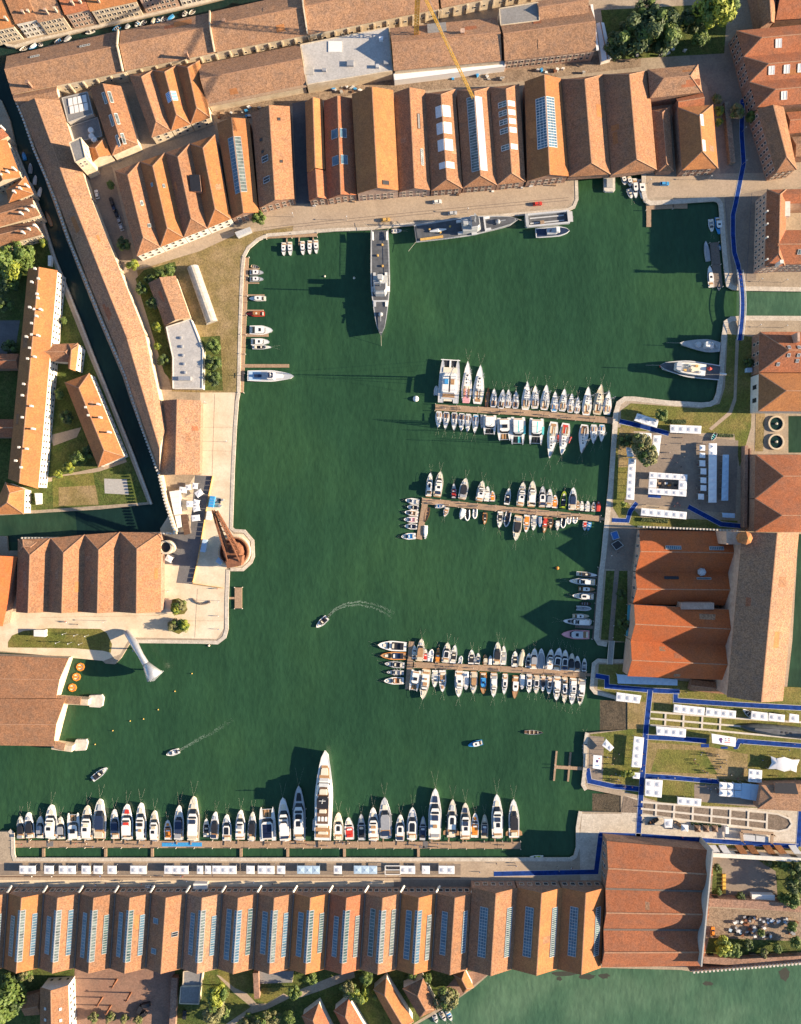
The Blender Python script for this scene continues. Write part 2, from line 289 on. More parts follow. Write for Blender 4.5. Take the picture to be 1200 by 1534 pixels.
for pts, w in ((L1[L1.index((345, 851))+0:L1.index((345, 851))+1]+L1[L1.index((363, 851)):L1.index((850, 312))+4], 1.6), (L1[L1.index((967, 235)):L1.index((1700, 438))+1], 2.2), (L2[L2.index((1700, 483)):L2.index((910, 962))+1], 2.4), (L2[L2.index((945, 993)):L2.index((925, 1043))+1], 1.8),
               (L2[L2.index((882, 1098)):L2.index((880, 1182))+1], 1.8), (L2[L2.index((872, 1216)):L2.index((12, 1246))+1], 1.8), (L1[L1.index((196, 958)):L1.index((339, 853))+1], 1.8), (L_TOP[3:10], 1.2), (L3[4:16], 1.0)):
    strip('kerb', pts, w, 'stone_edge', -.6, .14, off=-w/2+.05 if True else 0)
# surfaces lying on the land
G = 0.012
def surf(name, poly, mat, lv=1):
    SURF_N[0] += 1; return sheet(name, poly, mat, G*lv+.00011*SURF_N[0])   # every sheet at its own height
surf('quay_paving', [(300, 588), (352, 588), (346, 712), (300, 712)], 'cream_paving')
surf('quay_paving', [(240, 792), (292, 712), (346, 712), (343, 792), (350, 800), (365, 800), (374, 811), (374, 833), (362, 848), (338, 852), (335, 942), (325, 957), (200, 955), (192, 960), (180, 980), (155, 990), (0, 975), (-20, 925), (25, 915), (242, 915), (243, 850)], 'cream_paving')
surf('asphalt_lane', [(292, 712), (318, 713), (289, 875), (264, 873), (269, 846), (243, 845), (245, 800), (285, 796)], 'asphalt', 2)
surf('lawn', [(12, 962), (18, 952), (35, 945), (75, 941), (150, 942), (160, 948), (168, 965), (166, 978), (155, 975), (110, 971), (12, 970)], 'lawn', 2)
surf('dry_yard', [(180, 400), (300, 372), (345, 345), (395, 352), (370, 368), (360, 388), (358, 500), (355, 588), (300, 588), (250, 586)], 'lawn_dry')
surf('gravel_path', [(128, 262), (180, 250), (205, 385), (350, 345), (352, 352), (300, 376), (205, 405), (212, 440), (258, 585), (245, 590), (200, 470), (178, 402)], 'paving_tan', 2)
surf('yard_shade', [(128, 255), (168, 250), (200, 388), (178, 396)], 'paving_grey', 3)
surf('green_strip', [(203, 418), (215, 405), (262, 392), (265, 402), (228, 424), (240, 470), (256, 530), (256, 570), (246, 558), (225, 490)], 'lawn_dark', 3)
surf('green_strip', [(300, 505), (330, 503), (334, 585), (306, 585)], 'lawn_dark', 3)
surf('verge', [(300, 378), (352, 352), (395, 345), (440, 338), (438, 346), (398, 352), (370, 362), (330, 372)], 'lawn_dry', 3)
surf('dirt_yard', [(305, 155), (460, 130), (590, 112), (760, 100), (900, 82), (960, 80), (960, 100), (780, 122), (640, 136), (530, 142), (440, 158), (330, 180)], 'dirt')
surf('dirt_quay', [(390, 350), (400, 318), (470, 303), (600, 293), (780, 275), (860, 268), (858, 300), (850, 308), (700, 321), (600, 331), (500, 339)], 'paving_tan', 2)
surf('alley', [(438, 155), (460, 150), (466, 305), (444, 305)], 'asphalt', 3)
surf('square', [(1031, 75), (1095, 60), (1135, 190), (1165, 262), (1080, 262), (1060, 130), (1035, 98)], 'paving_grey', 2)
surf('quay_paving', [(968, 262), (1200, 258), (1200, 280), (1150, 282), (1085, 292), (972, 296)], 'paving_tan', 2)
surf('square', [(1085, 296), (1150, 283), (1132, 420), (1098, 424), (1088, 340)], 'paving_grey', 2)
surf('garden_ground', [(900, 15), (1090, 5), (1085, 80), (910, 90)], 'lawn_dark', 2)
# west island
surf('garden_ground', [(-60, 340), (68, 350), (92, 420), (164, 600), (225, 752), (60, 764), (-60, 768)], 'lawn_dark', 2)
surf('courtyard', [(-30, 480), (30, 480), (22, 530), (-30, 530)], 'asphalt', 3)
surf('quay_path', [(62, 335), (66, 337), (94, 418), (137, 530), (168, 602), (226, 752), (221, 752), (164, 606), (132, 530), (88, 418)], 'paving_tan', 3)
surf('gravel_path', [(75, 652), (122, 640), (115, 655), (80, 668)], 'paving_tan', 4)
surf('gravel_path', [(70, 716), (150, 700), (188, 686), (190, 692), (150, 706), (72, 722)], 'paving_tan', 4)
surf('lawn', [(78, 715), (140, 708), (146, 755), (80, 760)], 'lawn', 4)
surf('dry_patch', [(88, 730), (143, 727), (148, 756), (88, 758)], 'lawn_dry', 5)
surf('paved_terrace', [(156, 717), (190, 718), (193, 741), (157, 739)], 'concrete', 4)
# east quarter
surf('lawn', [(1090, 500), (1130, 505), (1125, 640), (1108, 700), (1100, 650), (930, 645), (930, 615), (945, 604), (1050, 612), (1078, 605), (1086, 580)], 'lawn', 2)
surf('path', [(1102, 508), (1107, 508), (1103, 600), (1096, 620), (1066, 645), (1062, 642), (1092, 616), (1099, 595)], 'paving_tan', 3)
surf('plaza', [(952, 650), (1012, 645), (1060, 655), (1106, 660), (1102, 770), (1060, 766), (935, 752), (953, 690)], 'paving_grey', 3)
surf('lawn', [(926, 640), (952, 650), (938, 750), (960, 775), (1105, 780), (1105, 792), (955, 790), (930, 780), (918, 760), (921, 690)], 'lawn', 2)
surf('dry_lawn', [(928, 640), (950, 642), (940, 700), (925, 700)], 'lawn_dry', 3)
surf('quay_path', [(914, 790), (955, 790), (945, 855), (906, 852)], 'paving_grey', 3)
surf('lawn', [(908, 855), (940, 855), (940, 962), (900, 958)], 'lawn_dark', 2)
surf('path', [(921, 850), (928, 850), (918, 962), (911, 962)], 'paving_grey', 3)
surf('lawn', [(897, 995), (940, 995), (1020, 1020), (1200, 1030), (1200, 1215), (1000, 1205), (935, 1185), (885, 1165), (884, 1100), (940, 1093), (940, 1048), (895, 1032)], 'lawn', 2)
surf('dry_lawn', [(970, 1112), (1060, 1118), (1120, 1130), (1120, 1170), (965, 1158)], 'lawn_dry', 3)
surf('lawn', [(985, 1122), (1055, 1124), (1075, 1160), (975, 1156)], 'lawn', 4)
surf('dry_lawn', [(975, 1038), (1008, 1040), (1005, 1055), (975, 1052)], 'lawn_dry', 4)
surf('dirt_patch', [(940, 1050), (975, 1052), (968, 1092), (940, 1092)], 'lawn_dry', 4)
surf('paving', [(1040, 1175), (1140, 1178), (1138, 1210), (1040, 1200)], 'paving_grey', 4)
surf('paving', [(872, 1219), (931, 1219), (935, 1192), (1000, 1205), (1200, 1213), (1200, 1262), (900, 1250), (905, 1262), (905, 1340), (870, 1338), (868, 1260)], 'stone_edge', 3)
surf('lawn', [(910, 1253), (1200, 1265), (1200, 1275), (910, 1262)], 'lawn', 4)
surf('dark_deck', [(884, 1102), (905, 1104), (902, 1180), (882, 1176)], 'paving_grey', 5)
surf('rear_yard', [(1060, 1285), (1200, 1290), (1200, 1350), (1062, 1345)], 'paving_grey', 3)
surf('scrap_yard', [(1060, 1360), (1200, 1366), (1200, 1440), (1050, 1440)], 'dirt', 3)
# southern quay: two paving bands and a grey lane under the tents
surf('quay_paving', [(-60, 1290), (866, 1290), (905, 1262), (905, 1322), (-60, 1334)], 'paving_tan', 2)
surf('quay_lane', [(-60, 1294), (690, 1294), (690, 1311), (-60, 1311)], 'paving_grey', 3)
surf('quay_paving', [(-60, 1318), (600, 1320), (600, 1333), (-60, 1335)], 'cream_paving', 3)
surf('quay_paving', [(590, 1318), (705, 1318), (708, 1338), (590, 1338)], 'paving_grey', 4)
surf('drain', [(-60, 1312.4), (690, 1313.6), (690, 1315.2), (-60, 1314)], 'brown', 4)
surf('garden_ground', [(-60, 1448), (735, 1452), (690, 1490), (620, 1533), (560, 1600), (-60, 1600)], 'lawn_dark', 2)
surf('lawn', [(325, 1452), (380, 1452), (382, 1480), (365, 1494), (330, 1470)], 'lawn', 3)
surf('lawn', [(335, 1480), (378, 1510), (372, 1522), (335, 1530)], 'lawn', 3)
surf('lawn', [(382, 1480), (440, 1480), (398, 1502), (375, 1496)], 'lawn', 3)
surf('brick_square', [(112, 1450), (262, 1452), (258, 1600), (108, 1600)], 'paving_brick', 3)
surf('gravel_path', [(324, 1460), (330, 1462), (352, 1480), (370, 1488), (385, 1504), (400, 1503), (425, 1488), (436, 1494), (400, 1512), (370, 1520), (345, 1540), (330, 1540), (368, 1514), (376, 1508), (350, 1487)], 'paving_tan', 4)
surf('gravel_path', [(440, 1486), (460, 1478), (500, 1462), (530, 1455), (532, 1464), (480, 1484), (445, 1496)], 'paving_tan', 4)
surf('terrace', [(690, 1455), (736, 1455), (690, 1492), (660, 1510), (650, 1500)], 'paving_brick', 4)
# submerged slipways
def ramp(name, x0, y0, x1, y1, z0, z1, mat, lab):
    a, b, c, d = W(x0, y0, 0), W(x1, y0, 0), W(x1, y1, 0), W(x0, y1, 0)
    o = MB().add([(a.x, a.y, z0), (d.x, d.y, z0), (c.x, c.y, z1), (b.x, b.y, z1), (a.x, a.y, -5), (d.x, d.y, -5), (c.x, c.y, -5), (b.x, b.y, -5)], [(0, 1, 2, 3), (4, 0, 3, 7), (1, 5, 6, 2), (0, 4, 5, 1)]).build(name, mat); tag(o, kind='structure')
ramp('slipway', 884, 1050, 941, 1097, -1.9, -.1, 'mud', '')
ramp('slipway', 872, 1190, 931, 1218, -1.9, -.1, 'mud', '')
# dry docks on the east side: stone beams over sunken panels
def beams(name, rows, cross, w, label, mat='stone'):
    t = site(name, label, 'dry dock', W(*rows[0][0]))
    for r in rows: strip('stone_beam', r, w, mat, .03, .35, kind=None, parent=None).parent = t
    for c in cross: strip('stone_beam', c, w, mat, .02, .33, kind=None).parent = t
    for o in t.children: o.location = -Vector(t.location)
    return t
beams('dry_dock', [[(974, 1066), (1090, 1075), (1330, 1090)], [(974, 1076), (1100, 1087), (1110, 1088)], [(974, 1086), (1060, 1093), (1110, 1098), (1330, 1118)]],
      [[(x, 1067+(x-974)*.078), (x-1, 1086+(x-974)*.085)] for x in (997, 1024, 1052, 1079)], .9, 'long narrow grassed dry dock with white stone cross beams below the tents')
surf('dock_panels', [(935, 1192), (965, 1202), (1180, 1222), (1187, 1232), (1178, 1243), (1160, 1244), (960, 1218), (930, 1217)], 'dock_floor', 5)
rows = [[(960, 1201), (1060, 1209), (1120, 1213), (1165, 1219), (1182, 1226), (1186, 1234), (1180, 1242), (1166, 1245), (1110, 1238), (960, 1221)], [(960, 1211), (1150, 1231)]]
beams('dry_dock', rows, [[(x, 1202+(x-960)*.075), (x-1, 1221+(x-960)*.11)] for x in (983, 1010, 1038, 1066, 1094, 1121, 1149)], .95, 'brown stone dry dock with rounded end and pale cross beams beside the square')

# ------------------------------------------------------------------ buildings
WINM = {}
def window_mesh(w, h, arch=False):
    k = (round(w, 2), round(h, 2), arch)
    if k in WINM: return WINM[k]
    m = MB(); f = .14
    m.add([(-w/2, .05, 0), (w/2, .05, 0), (w/2, .05, h), (-w/2, .05, h)], [(0, 1, 2, 3)], 1)
    for x0, x1, z0, z1 in ((-w/2-f, -w/2, -f, h+f), (w/2, w/2+f, -f, h+f), (-w/2, w/2, h, h+f), (-w/2, w/2, -f, 0)):
        m.add([(x0, 0, z0), (x1, 0, z0), (x1, .14, z0), (x0, .14, z0), (x0, 0, z1), (x1, 0, z1), (x1, .14, z1), (x0, .14, z1)], [(0, 1, 2, 3), (7, 6, 5, 4), (0, 4, 5, 1), (1, 5, 6, 2), (2, 6, 7, 3), (3, 7, 4, 0)], 0)
    WINM[k] = m.mesh('window', ['stone', 'pane']); return WINM[k]
def facade(root, p, q, rows, step, w=1.1, h=1.6, name='window'):
    """windows along the wall p->q (world xy), rows = sill heights; outside lies to the right of p->q"""
    d = Vector((q.x-p.x, q.y-p.y, 0)); L_ = d.length; d.normalize(); rz = math.atan2(d.y, d.x) + math.pi
    n = max(1, int(L_/step)); off = (L_-(n-1)*step)/2; out = Vector((d.y, -d.x, 0))
    me = window_mesh(w, h); c = Vector(root.location)
    for z in rows:
        for i in range(n):
            b = Vector((p.x, p.y, 0))+d*(off+i*step)+out*.01
            inst(name, me, root, (b.x-c.x, b.y-c.y, z-c.z), rz)
class Bay: pass
BAYS = []
def bay(root, a, b, c, d, ze, zr, rm, wm='wall_brick', f=.5, hip0=0.0, hip1=0.0, cap=True, base=-.5, wins=None, inset=.45, pitch=.5):
    """one gabled or hipped roof with its walls. a-b and d-c are the two ends (photo pixels at the eaves)"""
    A, B, C, D = (W(*p, ze) for p in (a, b, c, d))
    if pitch: zr = max(zr, ze+pitch*min(f, 1-f)*((B-A).length+(C-D).length)/2)
    R0, R1 = lerp(A, B, f), lerp(D, C, f); R0.z = R1.z = zr
    ax = (R1-R0).normalized(); r0, r1 = R0+ax*hip0, R1-ax*hip1
    th = Vector((0, 0, -.28)); top = [A, B, C, D, r0, r1]
    m = MB(); m.add(top+[v+th for v in top], [(0, 4, 5, 3), (1, 2, 5, 4)] + ([(0, 1, 4)] if hip0 else []) + ([(3, 5, 2)] if hip1 else [])
          + [(6, 9, 11, 10), (7, 10, 11, 8)] + ([(6, 10, 7)] if hip0 else [(0, 4, 10, 6), (4, 1, 7, 10)]) + ([(9, 8, 11)] if hip1 else [(3, 9, 11, 5), (5, 11, 8, 2)])
          + [(0, 3, 9, 6), (1, 7, 8, 2)] + ([(0, 6, 7, 1)] if hip0 else []) + ([(3, 2, 8, 9)] if hip1 else []))
    roof = m.build('roof', rm, root); recalc(roof)
    if cap:
        cm = MB(); up = Vector((0, 0, .05)); segs = [(r0, r1)]
        if hip0: segs += [(A, r0), (B, r0)]
        if hip1: segs += [(D, r1), (C, r1)]
        for s, e in segs: cm.bar(s+up, e+up, .42, .22)
        cm.build('ridge_cap', 'ridge', roof, org=root['abs'])
    if inset is not None:
        ctr = (A+B+C+D)/4
        def ins(p):
            v = p-ctr; v.z = 0; return p - v.normalized()*inset*1.4
        a2, b2, c2, d2 = ins(A), ins(B), ins(C), ins(D)
        wz = ze-.1; m = MB(); q = [a2, b2, c2, d2]
        vs = [(p.x, p.y, base) for p in q]+[(p.x, p.y, wz) for p in q]
        fs = [(i, (i+1) % 4, 4+(i+1) % 4, 4+i) for i in range(4)]
        g0, g1 = lerp(a2, b2, f), lerp(d2, c2, f); vs += [(g0.x, g0.y, zr-.3), (g1.x, g1.y, zr-.3)]
        if not hip0: fs.append((4, 5, 8))
        if not hip1: fs.append((6, 7, 9))
        m.add(vs, fs); wl = m.build('wall', wm, root); recalc(wl)
        if wins:
            q2 = q if (b2-a2).cross(c2-b2).z > 0 else None
            for e, rws, step, w, h in wins:
                p1, p2 = q[e], q[(e+1) % 4]
                mid = (p1+p2)/2-ctr; dd = p2-p1
                if Vector((dd.y, -dd.x, 0)).dot(mid) < 0: p1, p2 = p2, p1
                facade(root, p1, p2, rws, step, w, h)
    y = Bay(); BAYS.append((y, rm)); y.A, y.B, y.C, y.D, y.R0, y.R1, y.roof, y.root = A, B, C, D, R0, R1, roof, root; return y
def slope_pt(y, side, u, v):
    e0, e1 = (y.A, y.D) if side == 0 else (y.B, y.C)
    return lerp(lerp(e0, e1, v), lerp(y.R0, y.R1, v), u)
def skylight(y, side, v0, v1, u0, u1, bars=0, mat='glass_blue', frame='frame_grey', rows=1):
    p = [slope_pt(y, side, u0, v0), slope_pt(y, side, u0, v1), slope_pt(y, side, u1, v1), slope_pt(y, side, u1, v0)]
    nn = (p[1]-p[0]).cross(p[3]-p[0]).normalized()
    if nn.z < 0: nn = -nn
    lo = [x-nn*.1 for x in p]; hi = [x+nn*.16 for x in p]
    m = MB(); m.add(lo+hi, [(4, 5, 6, 7), (0, 1, 5, 4), (1, 2, 6, 5), (2, 3, 7, 6), (3, 0, 4, 7)], 0)
    e = nn*.19
    for i in range(4): m.bar(p[i]+e, p[(i+1) % 4]+e, .2, .12, 1)
    for k in range(1, bars): m.bar(lerp(p[0], p[1], k/bars)+e, lerp(p[3], p[2], k/bars)+e, .16, .1, 1)
    for k in range(1, rows): m.bar(lerp(p[0], p[3], k/rows)+e, lerp(p[1], p[2], k/rows)+e, .14, .1, 1)
    o = m.build('skylight', [mat, frame], y.roof, org=y.root['abs']); recalc(o); return o
def chimney(root, px, py, z0, z1, w=1.0, mat='wall_white'):
    c = W(px, py, z1); m = MB().box(c.x-w/2, c.x+w/2, c.y-w/2, c.y+w/2, z0, z1).box(c.x-w*.65, c.x+w*.65, c.y-w*.65, c.y+w*.65, z1, z1+.25)
    return m.build('chimney', mat, root)
def ctr(*pts): return W(sum(p[0] for p in pts)/len(pts), sum(p[1] for p in pts)/len(pts), 0)
def house(name, label, q, ze, zr, rm, cat='building', group=None, **kw):
    r = site(name, label, cat, ctr(*q), group); return bay(r, *q, ze, zr, rm, **kw)
def multi(name, label, ends0, ends1, ze, zr, rm, cat='building', **kw):
    """several parallel bays under one label; ends0/ends1 = the valley points at both ends"""
    r = site(name, label, cat, ctr(*(ends0+ends1))); out = []
    wins = kw.pop('wins', None)
    for i in range(len(ends0)-1):
        k = dict(kw); k['wins'] = wins(i, len(ends0)-1) if callable(wins) else wins
        out.append(bay(r, ends0[i], ends0[i+1], ends1[i+1], ends1[i], ze, zr, rm[i % len(rm)] if isinstance(rm, list) else rm, **k))
    return r, out
def row_pts(p, q, n): return [(p[0]+(q[0]-p[0])*i/n, p[1]+(q[1]-p[1])*i/n) for i in range(n+1)]
def flat(name, label, poly, h, rm, wm='wall_cream', cat='building', base=-.4, parapet=.5):
    c = ctr(*poly); r = site(name, label, cat, c); ps = [W(x, y, h) for x, y in poly]; xy = [(p.x, p.y) for p in ps]
    MB().prism(xy, base, h-.3).build('wall', wm, r)
    cx = sum(p[0] for p in xy)/len(xy); cy = sum(p[1] for p in xy)/len(xy)
    inn = [(cx+(x-cx)*.985, cy+(y-cy)*.985) for x, y in xy]
    MB().prism(inn, h-.28, h-.05).build('roof', rm, r)
    if parapet:
        m = MB()
        for i in range(len(ps)): m.bar(ps[i], ps[(i+1) % len(ps)], .4, parapet)
        m.build('parapet', wm, r)
    return r

# --- top strip of houses across the canal
tx = [-60, 22, 56, 96, 134, 206, 262, 322, 372]
kinds = ['cream', 'white', 'cream', 'pink', 'cream', 'pink', 'white', 'cream']
for i in range(8):
    x0, x1 = tx[i]+1, tx[i+1]-1; y0, y1 = 44-x0*.215+[0, -3, 2, -1, 2, -2, 1, 0][i], 44-x1*.215+[0, -3, 2, -1, 2, -2, 1, 0][i]
    q = [(x0-22, y0-72), (x0, y0), (x1, y1), (x1-22, y1-72)]
    y = house('town_house', '%s town house, %s from the left in the row behind the top canal' % (['cream', 'white', 'ochre', 'pink', 'wide cream', 'dusky pink', 'pale', 'beige'][i], ORD(i)), q, 11.5+[0, 1, -.5, .5, 0, 1, 0, 0][i], 14+[0, 1, 0, .5, 0, 1, 0, 0][i], ['roof_orange', 'roof_brown', 'roof_old', 'roof_red'][i % 4],
              wm='wall_'+kinds[i], group='houses along the top canal', wins=[(1, [1.2, 4.6, 8.0], 2.5, 1.0, 1.7)], cap=False)
    chimney(y.root, x0+10, y0-20, 10, 16, .9, 'wall_pink'); chimney(y.root, x1-14, y1-14, 10, 15.5, .8, 'wall_cream')
# --- north range: long roofs beside the canal
LN = 'long brown tiled roof beside the top canal, '
NQ = [([(10, 84), (18, 141), (185, 108), (178, 47)], dict(hip0=8)), ([(181, 46), (187, 106), (322, 79), (315, 19)], {}), ([(316, 18), (323, 78), (461, 52), (452, -12)], {}), ([(453, -12), (462, 52), (658, 13), (648, -52)], {}), ([(652, -52), (661, 12), (860, -28), (850, -92)], {})]
for i, (q, kw) in enumerate(NQ):
    y = house('warehouse', LN + ['leftmost with hipped end', 'second from left with a tall party wall', 'third, under the crane shadow', 'fourth, reaching behind the yellow crane', 'last at the top edge'][i], q, 9, 12.6, 'roof_old', group='long warehouses by the canal', wm='wall_cream', wins=[(1, [3.2], 4.5, 1.3, 1.3)])
    # pale buttress piers along the south wall, party wall upstand at the right end
    A, B, C, D = y.A, y.B, y.C, y.D
    nb = int((C-B).length/6.5); m = MB()
    for k in range(nb+1):
        p = lerp(B, C, k/nb); d = (C-B).normalized(); o_ = Vector((d.y, -d.x, 0)); p = p-o_*.6
        inst('buttress', (WINM.setdefault('butt', MB().box(-.35, .35, -.2, .9, 0, 7.5).mesh('buttress', 'wall_cream'))), y.root, (p.x-y.root.location.x, p.y-y.root.location.y, 0), math.atan2(o_.y, o_.x)-math.pi/2)
    if i < 3:
        m = MB(); up = Vector((0, 0, 1.2)); m.bar(D+up*.5, y.R1+up*.5, .6, 1.6); m.bar(y.R1+up*.5, C+up*.5, .6, 1.6); m.build('party_wall', 'wall_cream', y.root)
    if i in (0, 1, 2):
        chimney(y.root, *[(40, 122), (278, 78), (335, 30)][i], 9, 14.5, 1.2, 'wall_brick')
    if i == 0:
        skylight(y, 0, .22, .3, .45, .55, 4, 'glass_pale'); skylight(y, 0, .66, .75, .45, .55, 4, 'glass_pale')
# --- second range
q6 = [(297, 97), (311, 157), (459, 127), (449, 67)]
y = house('warehouse', 'long tiled hall with plank gutter, left of the white concrete roof terrace', q6, 7.5, 10.8, 'roof_old', wm='wall_cream')
MB().bar(y.B+Vector((0, -.5, .1)), y.C+Vector((0, -.5, .1)), 1.3, .3).build('gutter_walk', 'plank', y.root)
r = flat('roof_terrace', 'bare pale concrete roof terrace under repair between tiled halls', [(450, 67), (582, 41), (588, 106), (460, 127)], 8.0, 'roof_flat_pale')
for (x0, y0, x1, y1, h, mt) in ((492, 62, 512, 78, .25, 'white'), (455, 100, 470, 112, .3, 'concrete'), (520, 92, 530, 100, 1.2, 'grey'), (568, 57, 574, 63, 1.6, 'tent'), (575, 93, 582, 98, 1.4, 'grey'), (483, 104, 489, 108, 1.3, 'grey'), (563, 98, 568, 103, 1.4, 'light_grey')):
    a, b = W(x0, y0, 8), W(x1, y1, 8); MB().box(a.x, b.x, b.y, a.y, 7.9, 8+h).build('roof_hatch', mt, r)
y = house('warehouse', 'tiled hall behind the yellow tower crane jib, right of the concrete terrace', [(584, 42), (590, 106), (752, 91), (744, 26)], 8.5, 12, 'roof_old', wm='wall_cream')
chimney(y.root, 693, 46, 9, 14, 1.6, 'wall_pink')
yh = house('roof_lantern', 'open rectangular roof well in the hall beside the tower crane', [(640, 36), (641, 58), (670, 56), (668, 33)], 11.4, 11.7, 'roof_flat_grey', wm='concrete', cap=False, pitch=0)
y = house('warehouse', 'tiled hall with two rows of small windows, right end of the second range', [(748, 30), (756, 91), (893, 76), (884, 8)], 9, 12.5, 'roof_old', wm='wall_pink', hip1=0, wins=[(1, [2.2, 5.4], 3.0, 1.3, 1.6)])
MB().bar(y.C+Vector((.6, 0, .4)), y.D+Vector((.6, 0, .4)), 1.2, .8).build('end_parapet', 'white', y.root)
flat('roof_terrace', 'blue grey flat roof with two dark wells near the top edge', [(748, 13), (806, 4), (808, 31), (750, 38)], 11.5, 'roof_flat_grey')
house('warehouse', 'sunlit tiled roof at the top edge right of the flat grey roof', [(803, 2), (808, 31), (882, 22), (878, -12)], 11, 13.2, 'roof_old')
flat('scaffold_shed', 'white sheeted scaffold along the yard behind the northern sheds', [(590, 110), (755, 92), (757, 99), (591, 120)], 5.0, 'tent', wm='tent')
house('shed', 'small white roofed shed beside the dark trees', [(893, 35), (905, 34), (917, 88), (902, 92)], 4.2, 5, 'tent', wm='white', pitch=0)

# --- north-west block
y = house('courtyard_hall', 'dark roofed hall with six white roof lights in the north west block', [(135, 133), (182, 129), (207, 216), (168, 233)], 8, 10.5, 'roof_brown', wm='wall_cream', hip1=5)
for v in (.13, .48, .80): skylight(y, 0, v, v+.17, .72, .9, 1, 'glass_pale', 'white'); skylight(y, 1, v, v+.17, .72, .9, 1, 'glass_pale', 'white')
r = flat('glazed_court', 'flat roof with a grid of eight white glass panels', [(93, 147), (131, 138), (139, 170), (102, 183)], 7, 'roof_flat_grey', wm='concrete')
for i in range(4):
    for j in range(2):
        p = W(105+i*7+j*2.2, 153-i*1.6+j*12, 7.2); MB().prism([(p.x-1.0, p.y+1.7), (p.x+.9, p.y+2.1), (p.x+1.3, p.y-1.4), (p.x-.6, p.y-1.8)], 6.9, 7.3).build('roof_light', 'white', r)
r = flat('service_court', 'sunken grey service court with round white tanks', [(105, 190), (146, 176), (153, 204), (112, 213)], 4, 'roof_flat_grey', wm='concrete')
for x, y_ in ((136, 195), (137, 204), (141, 209)):
    p = W(x, y_, 5); MB().lathe([(1.4, -1.5), (1.4, .3), (.6, .6)], 12, p).build('tank', 'white', r)
house('hall', 'small hipped orange roof beside the square watch tower', [(127, 221), (156, 207), (167, 232), (136, 245)], 8, 10.3, 'roof_orange', wm='wall_cream', hip0=4)
r = flat('watch_tower', 'tall square stone tower beside the long perimeter hall', [(104, 214), (121, 206), (128, 236), (113, 243)], 19, 'roof_flat_grey', wm='wall_cream')
ps = [W(*p, 19) for p in ((104, 214), (121, 206), (128, 236), (113, 243))]
facade(r, ps[3], ps[2], [13, 15.5], 2.2, .8, 1.3); facade(r, ps[2], ps[1], [13, 15.5], 3, .8, 1.3)
_, bs = multi('workshop_block', 'orange three ridged workshop with blue tarpaulin patch', row_pts((194, 113), (299, 91), 3), row_pts((227, 206), (315, 176), 3), 8.5, 11.8, ['roof_brown', 'roof_orange', 'roof_orange'], wm='wall_cream', hip0=4, hip1=5, wins=[(2, [2, 5.2], 4, 1.3, 1.8)])
for s in (0, 1): skylight(bs[1], s, .45, .6, .55, .98, 6, 'sky_blue', 'white')
_, bs = multi('workshop_block', 'large orange four ridged workshop with dark inner court', row_pts((172, 256), (322, 202), 4), row_pts((205, 384), (346, 328), 4), 9, 12.6, ['roof_brown', 'roof_orange', 'roof_brown', 'roof_orange'], wm='wall_white', hip0=6, hip1=6, wins=[(2, [1.4, 5.2], 3.6, 1.3, 1.9)])
skylight(bs[0], 1, .45, .5, .45, .62, 1, 'glass_pale', 'white'); skylight(bs[1], 0, .3, .34, .5, .65, 1); skylight(bs[1], 1, .36, .4, .5, .65, 1, 'glass_pale'); skylight(bs[0], 1, .72, .76, .3, .5, 1, 'glass_pale')
p = W(291, 274, 12); MB().prism([(p.x-2.5, p.y+4), (p.x+2.6, p.y+4), (p.x+3.4, p.y-4), (p.x-1.7, p.y-4)], 9, 12.0, mtop=1).build('roof_well', ['wall_brick', 'black'], bs[2].roof, org=bs[2].root['abs'])
# long perimeter hall in four lengths
Lp = [(28, 158), (86, 300), (134, 425), (174, 522), (239, 706)]; Rp = [(89, 150), (136, 296), (179, 404), (217, 500), (248, 640)]
r = site('perimeter_hall', 'very long tiled hall following the dark western canal', 'building', W(130, 400))
for i in range(4): bay(r, Lp[i], Rp[i], Rp[i+1], Lp[i+1], 8, 11.2, 'roof_old', wm='wall_cream', cap=True)
bay(r, (19, 142), (26, 158), (89, 150), (85, 128), 7.9, 9.5, 'roof_old', wm='wall_cream', cap=False, pitch=0)
def perimeter(label, pts, h, w=.8, mer=1.1, mat='wall_cream'):
    t = site('crenellated_wall', label, 'wall', W(*pts[0])); ps = [W(x, y, h) for x, y in pts]; m = MB(); mm = MB()
    for a, b in zip(ps, ps[1:]):
        a0, b0 = a.copy(), b.copy(); a0.z = b0.z = (h-1.6)/2-.9; m.bar(a0, b0, w, h+1.4)
        n = int((b-a).length/(mer*2))
        for k in range(n):
            p = lerp(a, b, (k+.5)/n); q = lerp(a, b, (k+.5)/n+mer/(b-a).length); p = p.copy(); q = q.copy(); p.z = q.z = h+.15; mm.bar(p, q, w*.95, 1.1)
    m.build('wall', mat, t); o = mm.build('merlons', 'stone', t); o['kind'] = 'stuff'; return t
perimeter('long crenellated wall between the perimeter hall and dark canal', [(24, 152), (36, 181), (51, 225), (67, 261), (83, 300), (102, 357), (130, 425), (150, 475), (170, 522), (188, 563), (199, 600), (212, 640), (236, 706)], 7.6, .9, .8)
perimeter('pale crenellated wall bending along the canal corner', [(237, 706), (247, 750), (262, 797)], 6, 1.1, .8)
perimeter('crenellated wall along the canal above the four ridged sheds', [(30, 806), (110, 807), (182, 799), (262, 799)], 6, .9, .8)
perimeter('crenellated lagoon wall at the bottom right', [(1035, 1456), (1100, 1451), (1330, 1432)], 5, 1.0, .9, 'wall_brick')
perimeter('crenellated wall above the red exhibition halls', [(960, 789), (1105, 795)], 6, .9, .8)
y = house('shed', 'long shed with sunlit slope beside the cream quay', [(243, 600), (301, 600), (299, 711), (240, 712)], 6.5, 10, 'roof_old', f=.45)
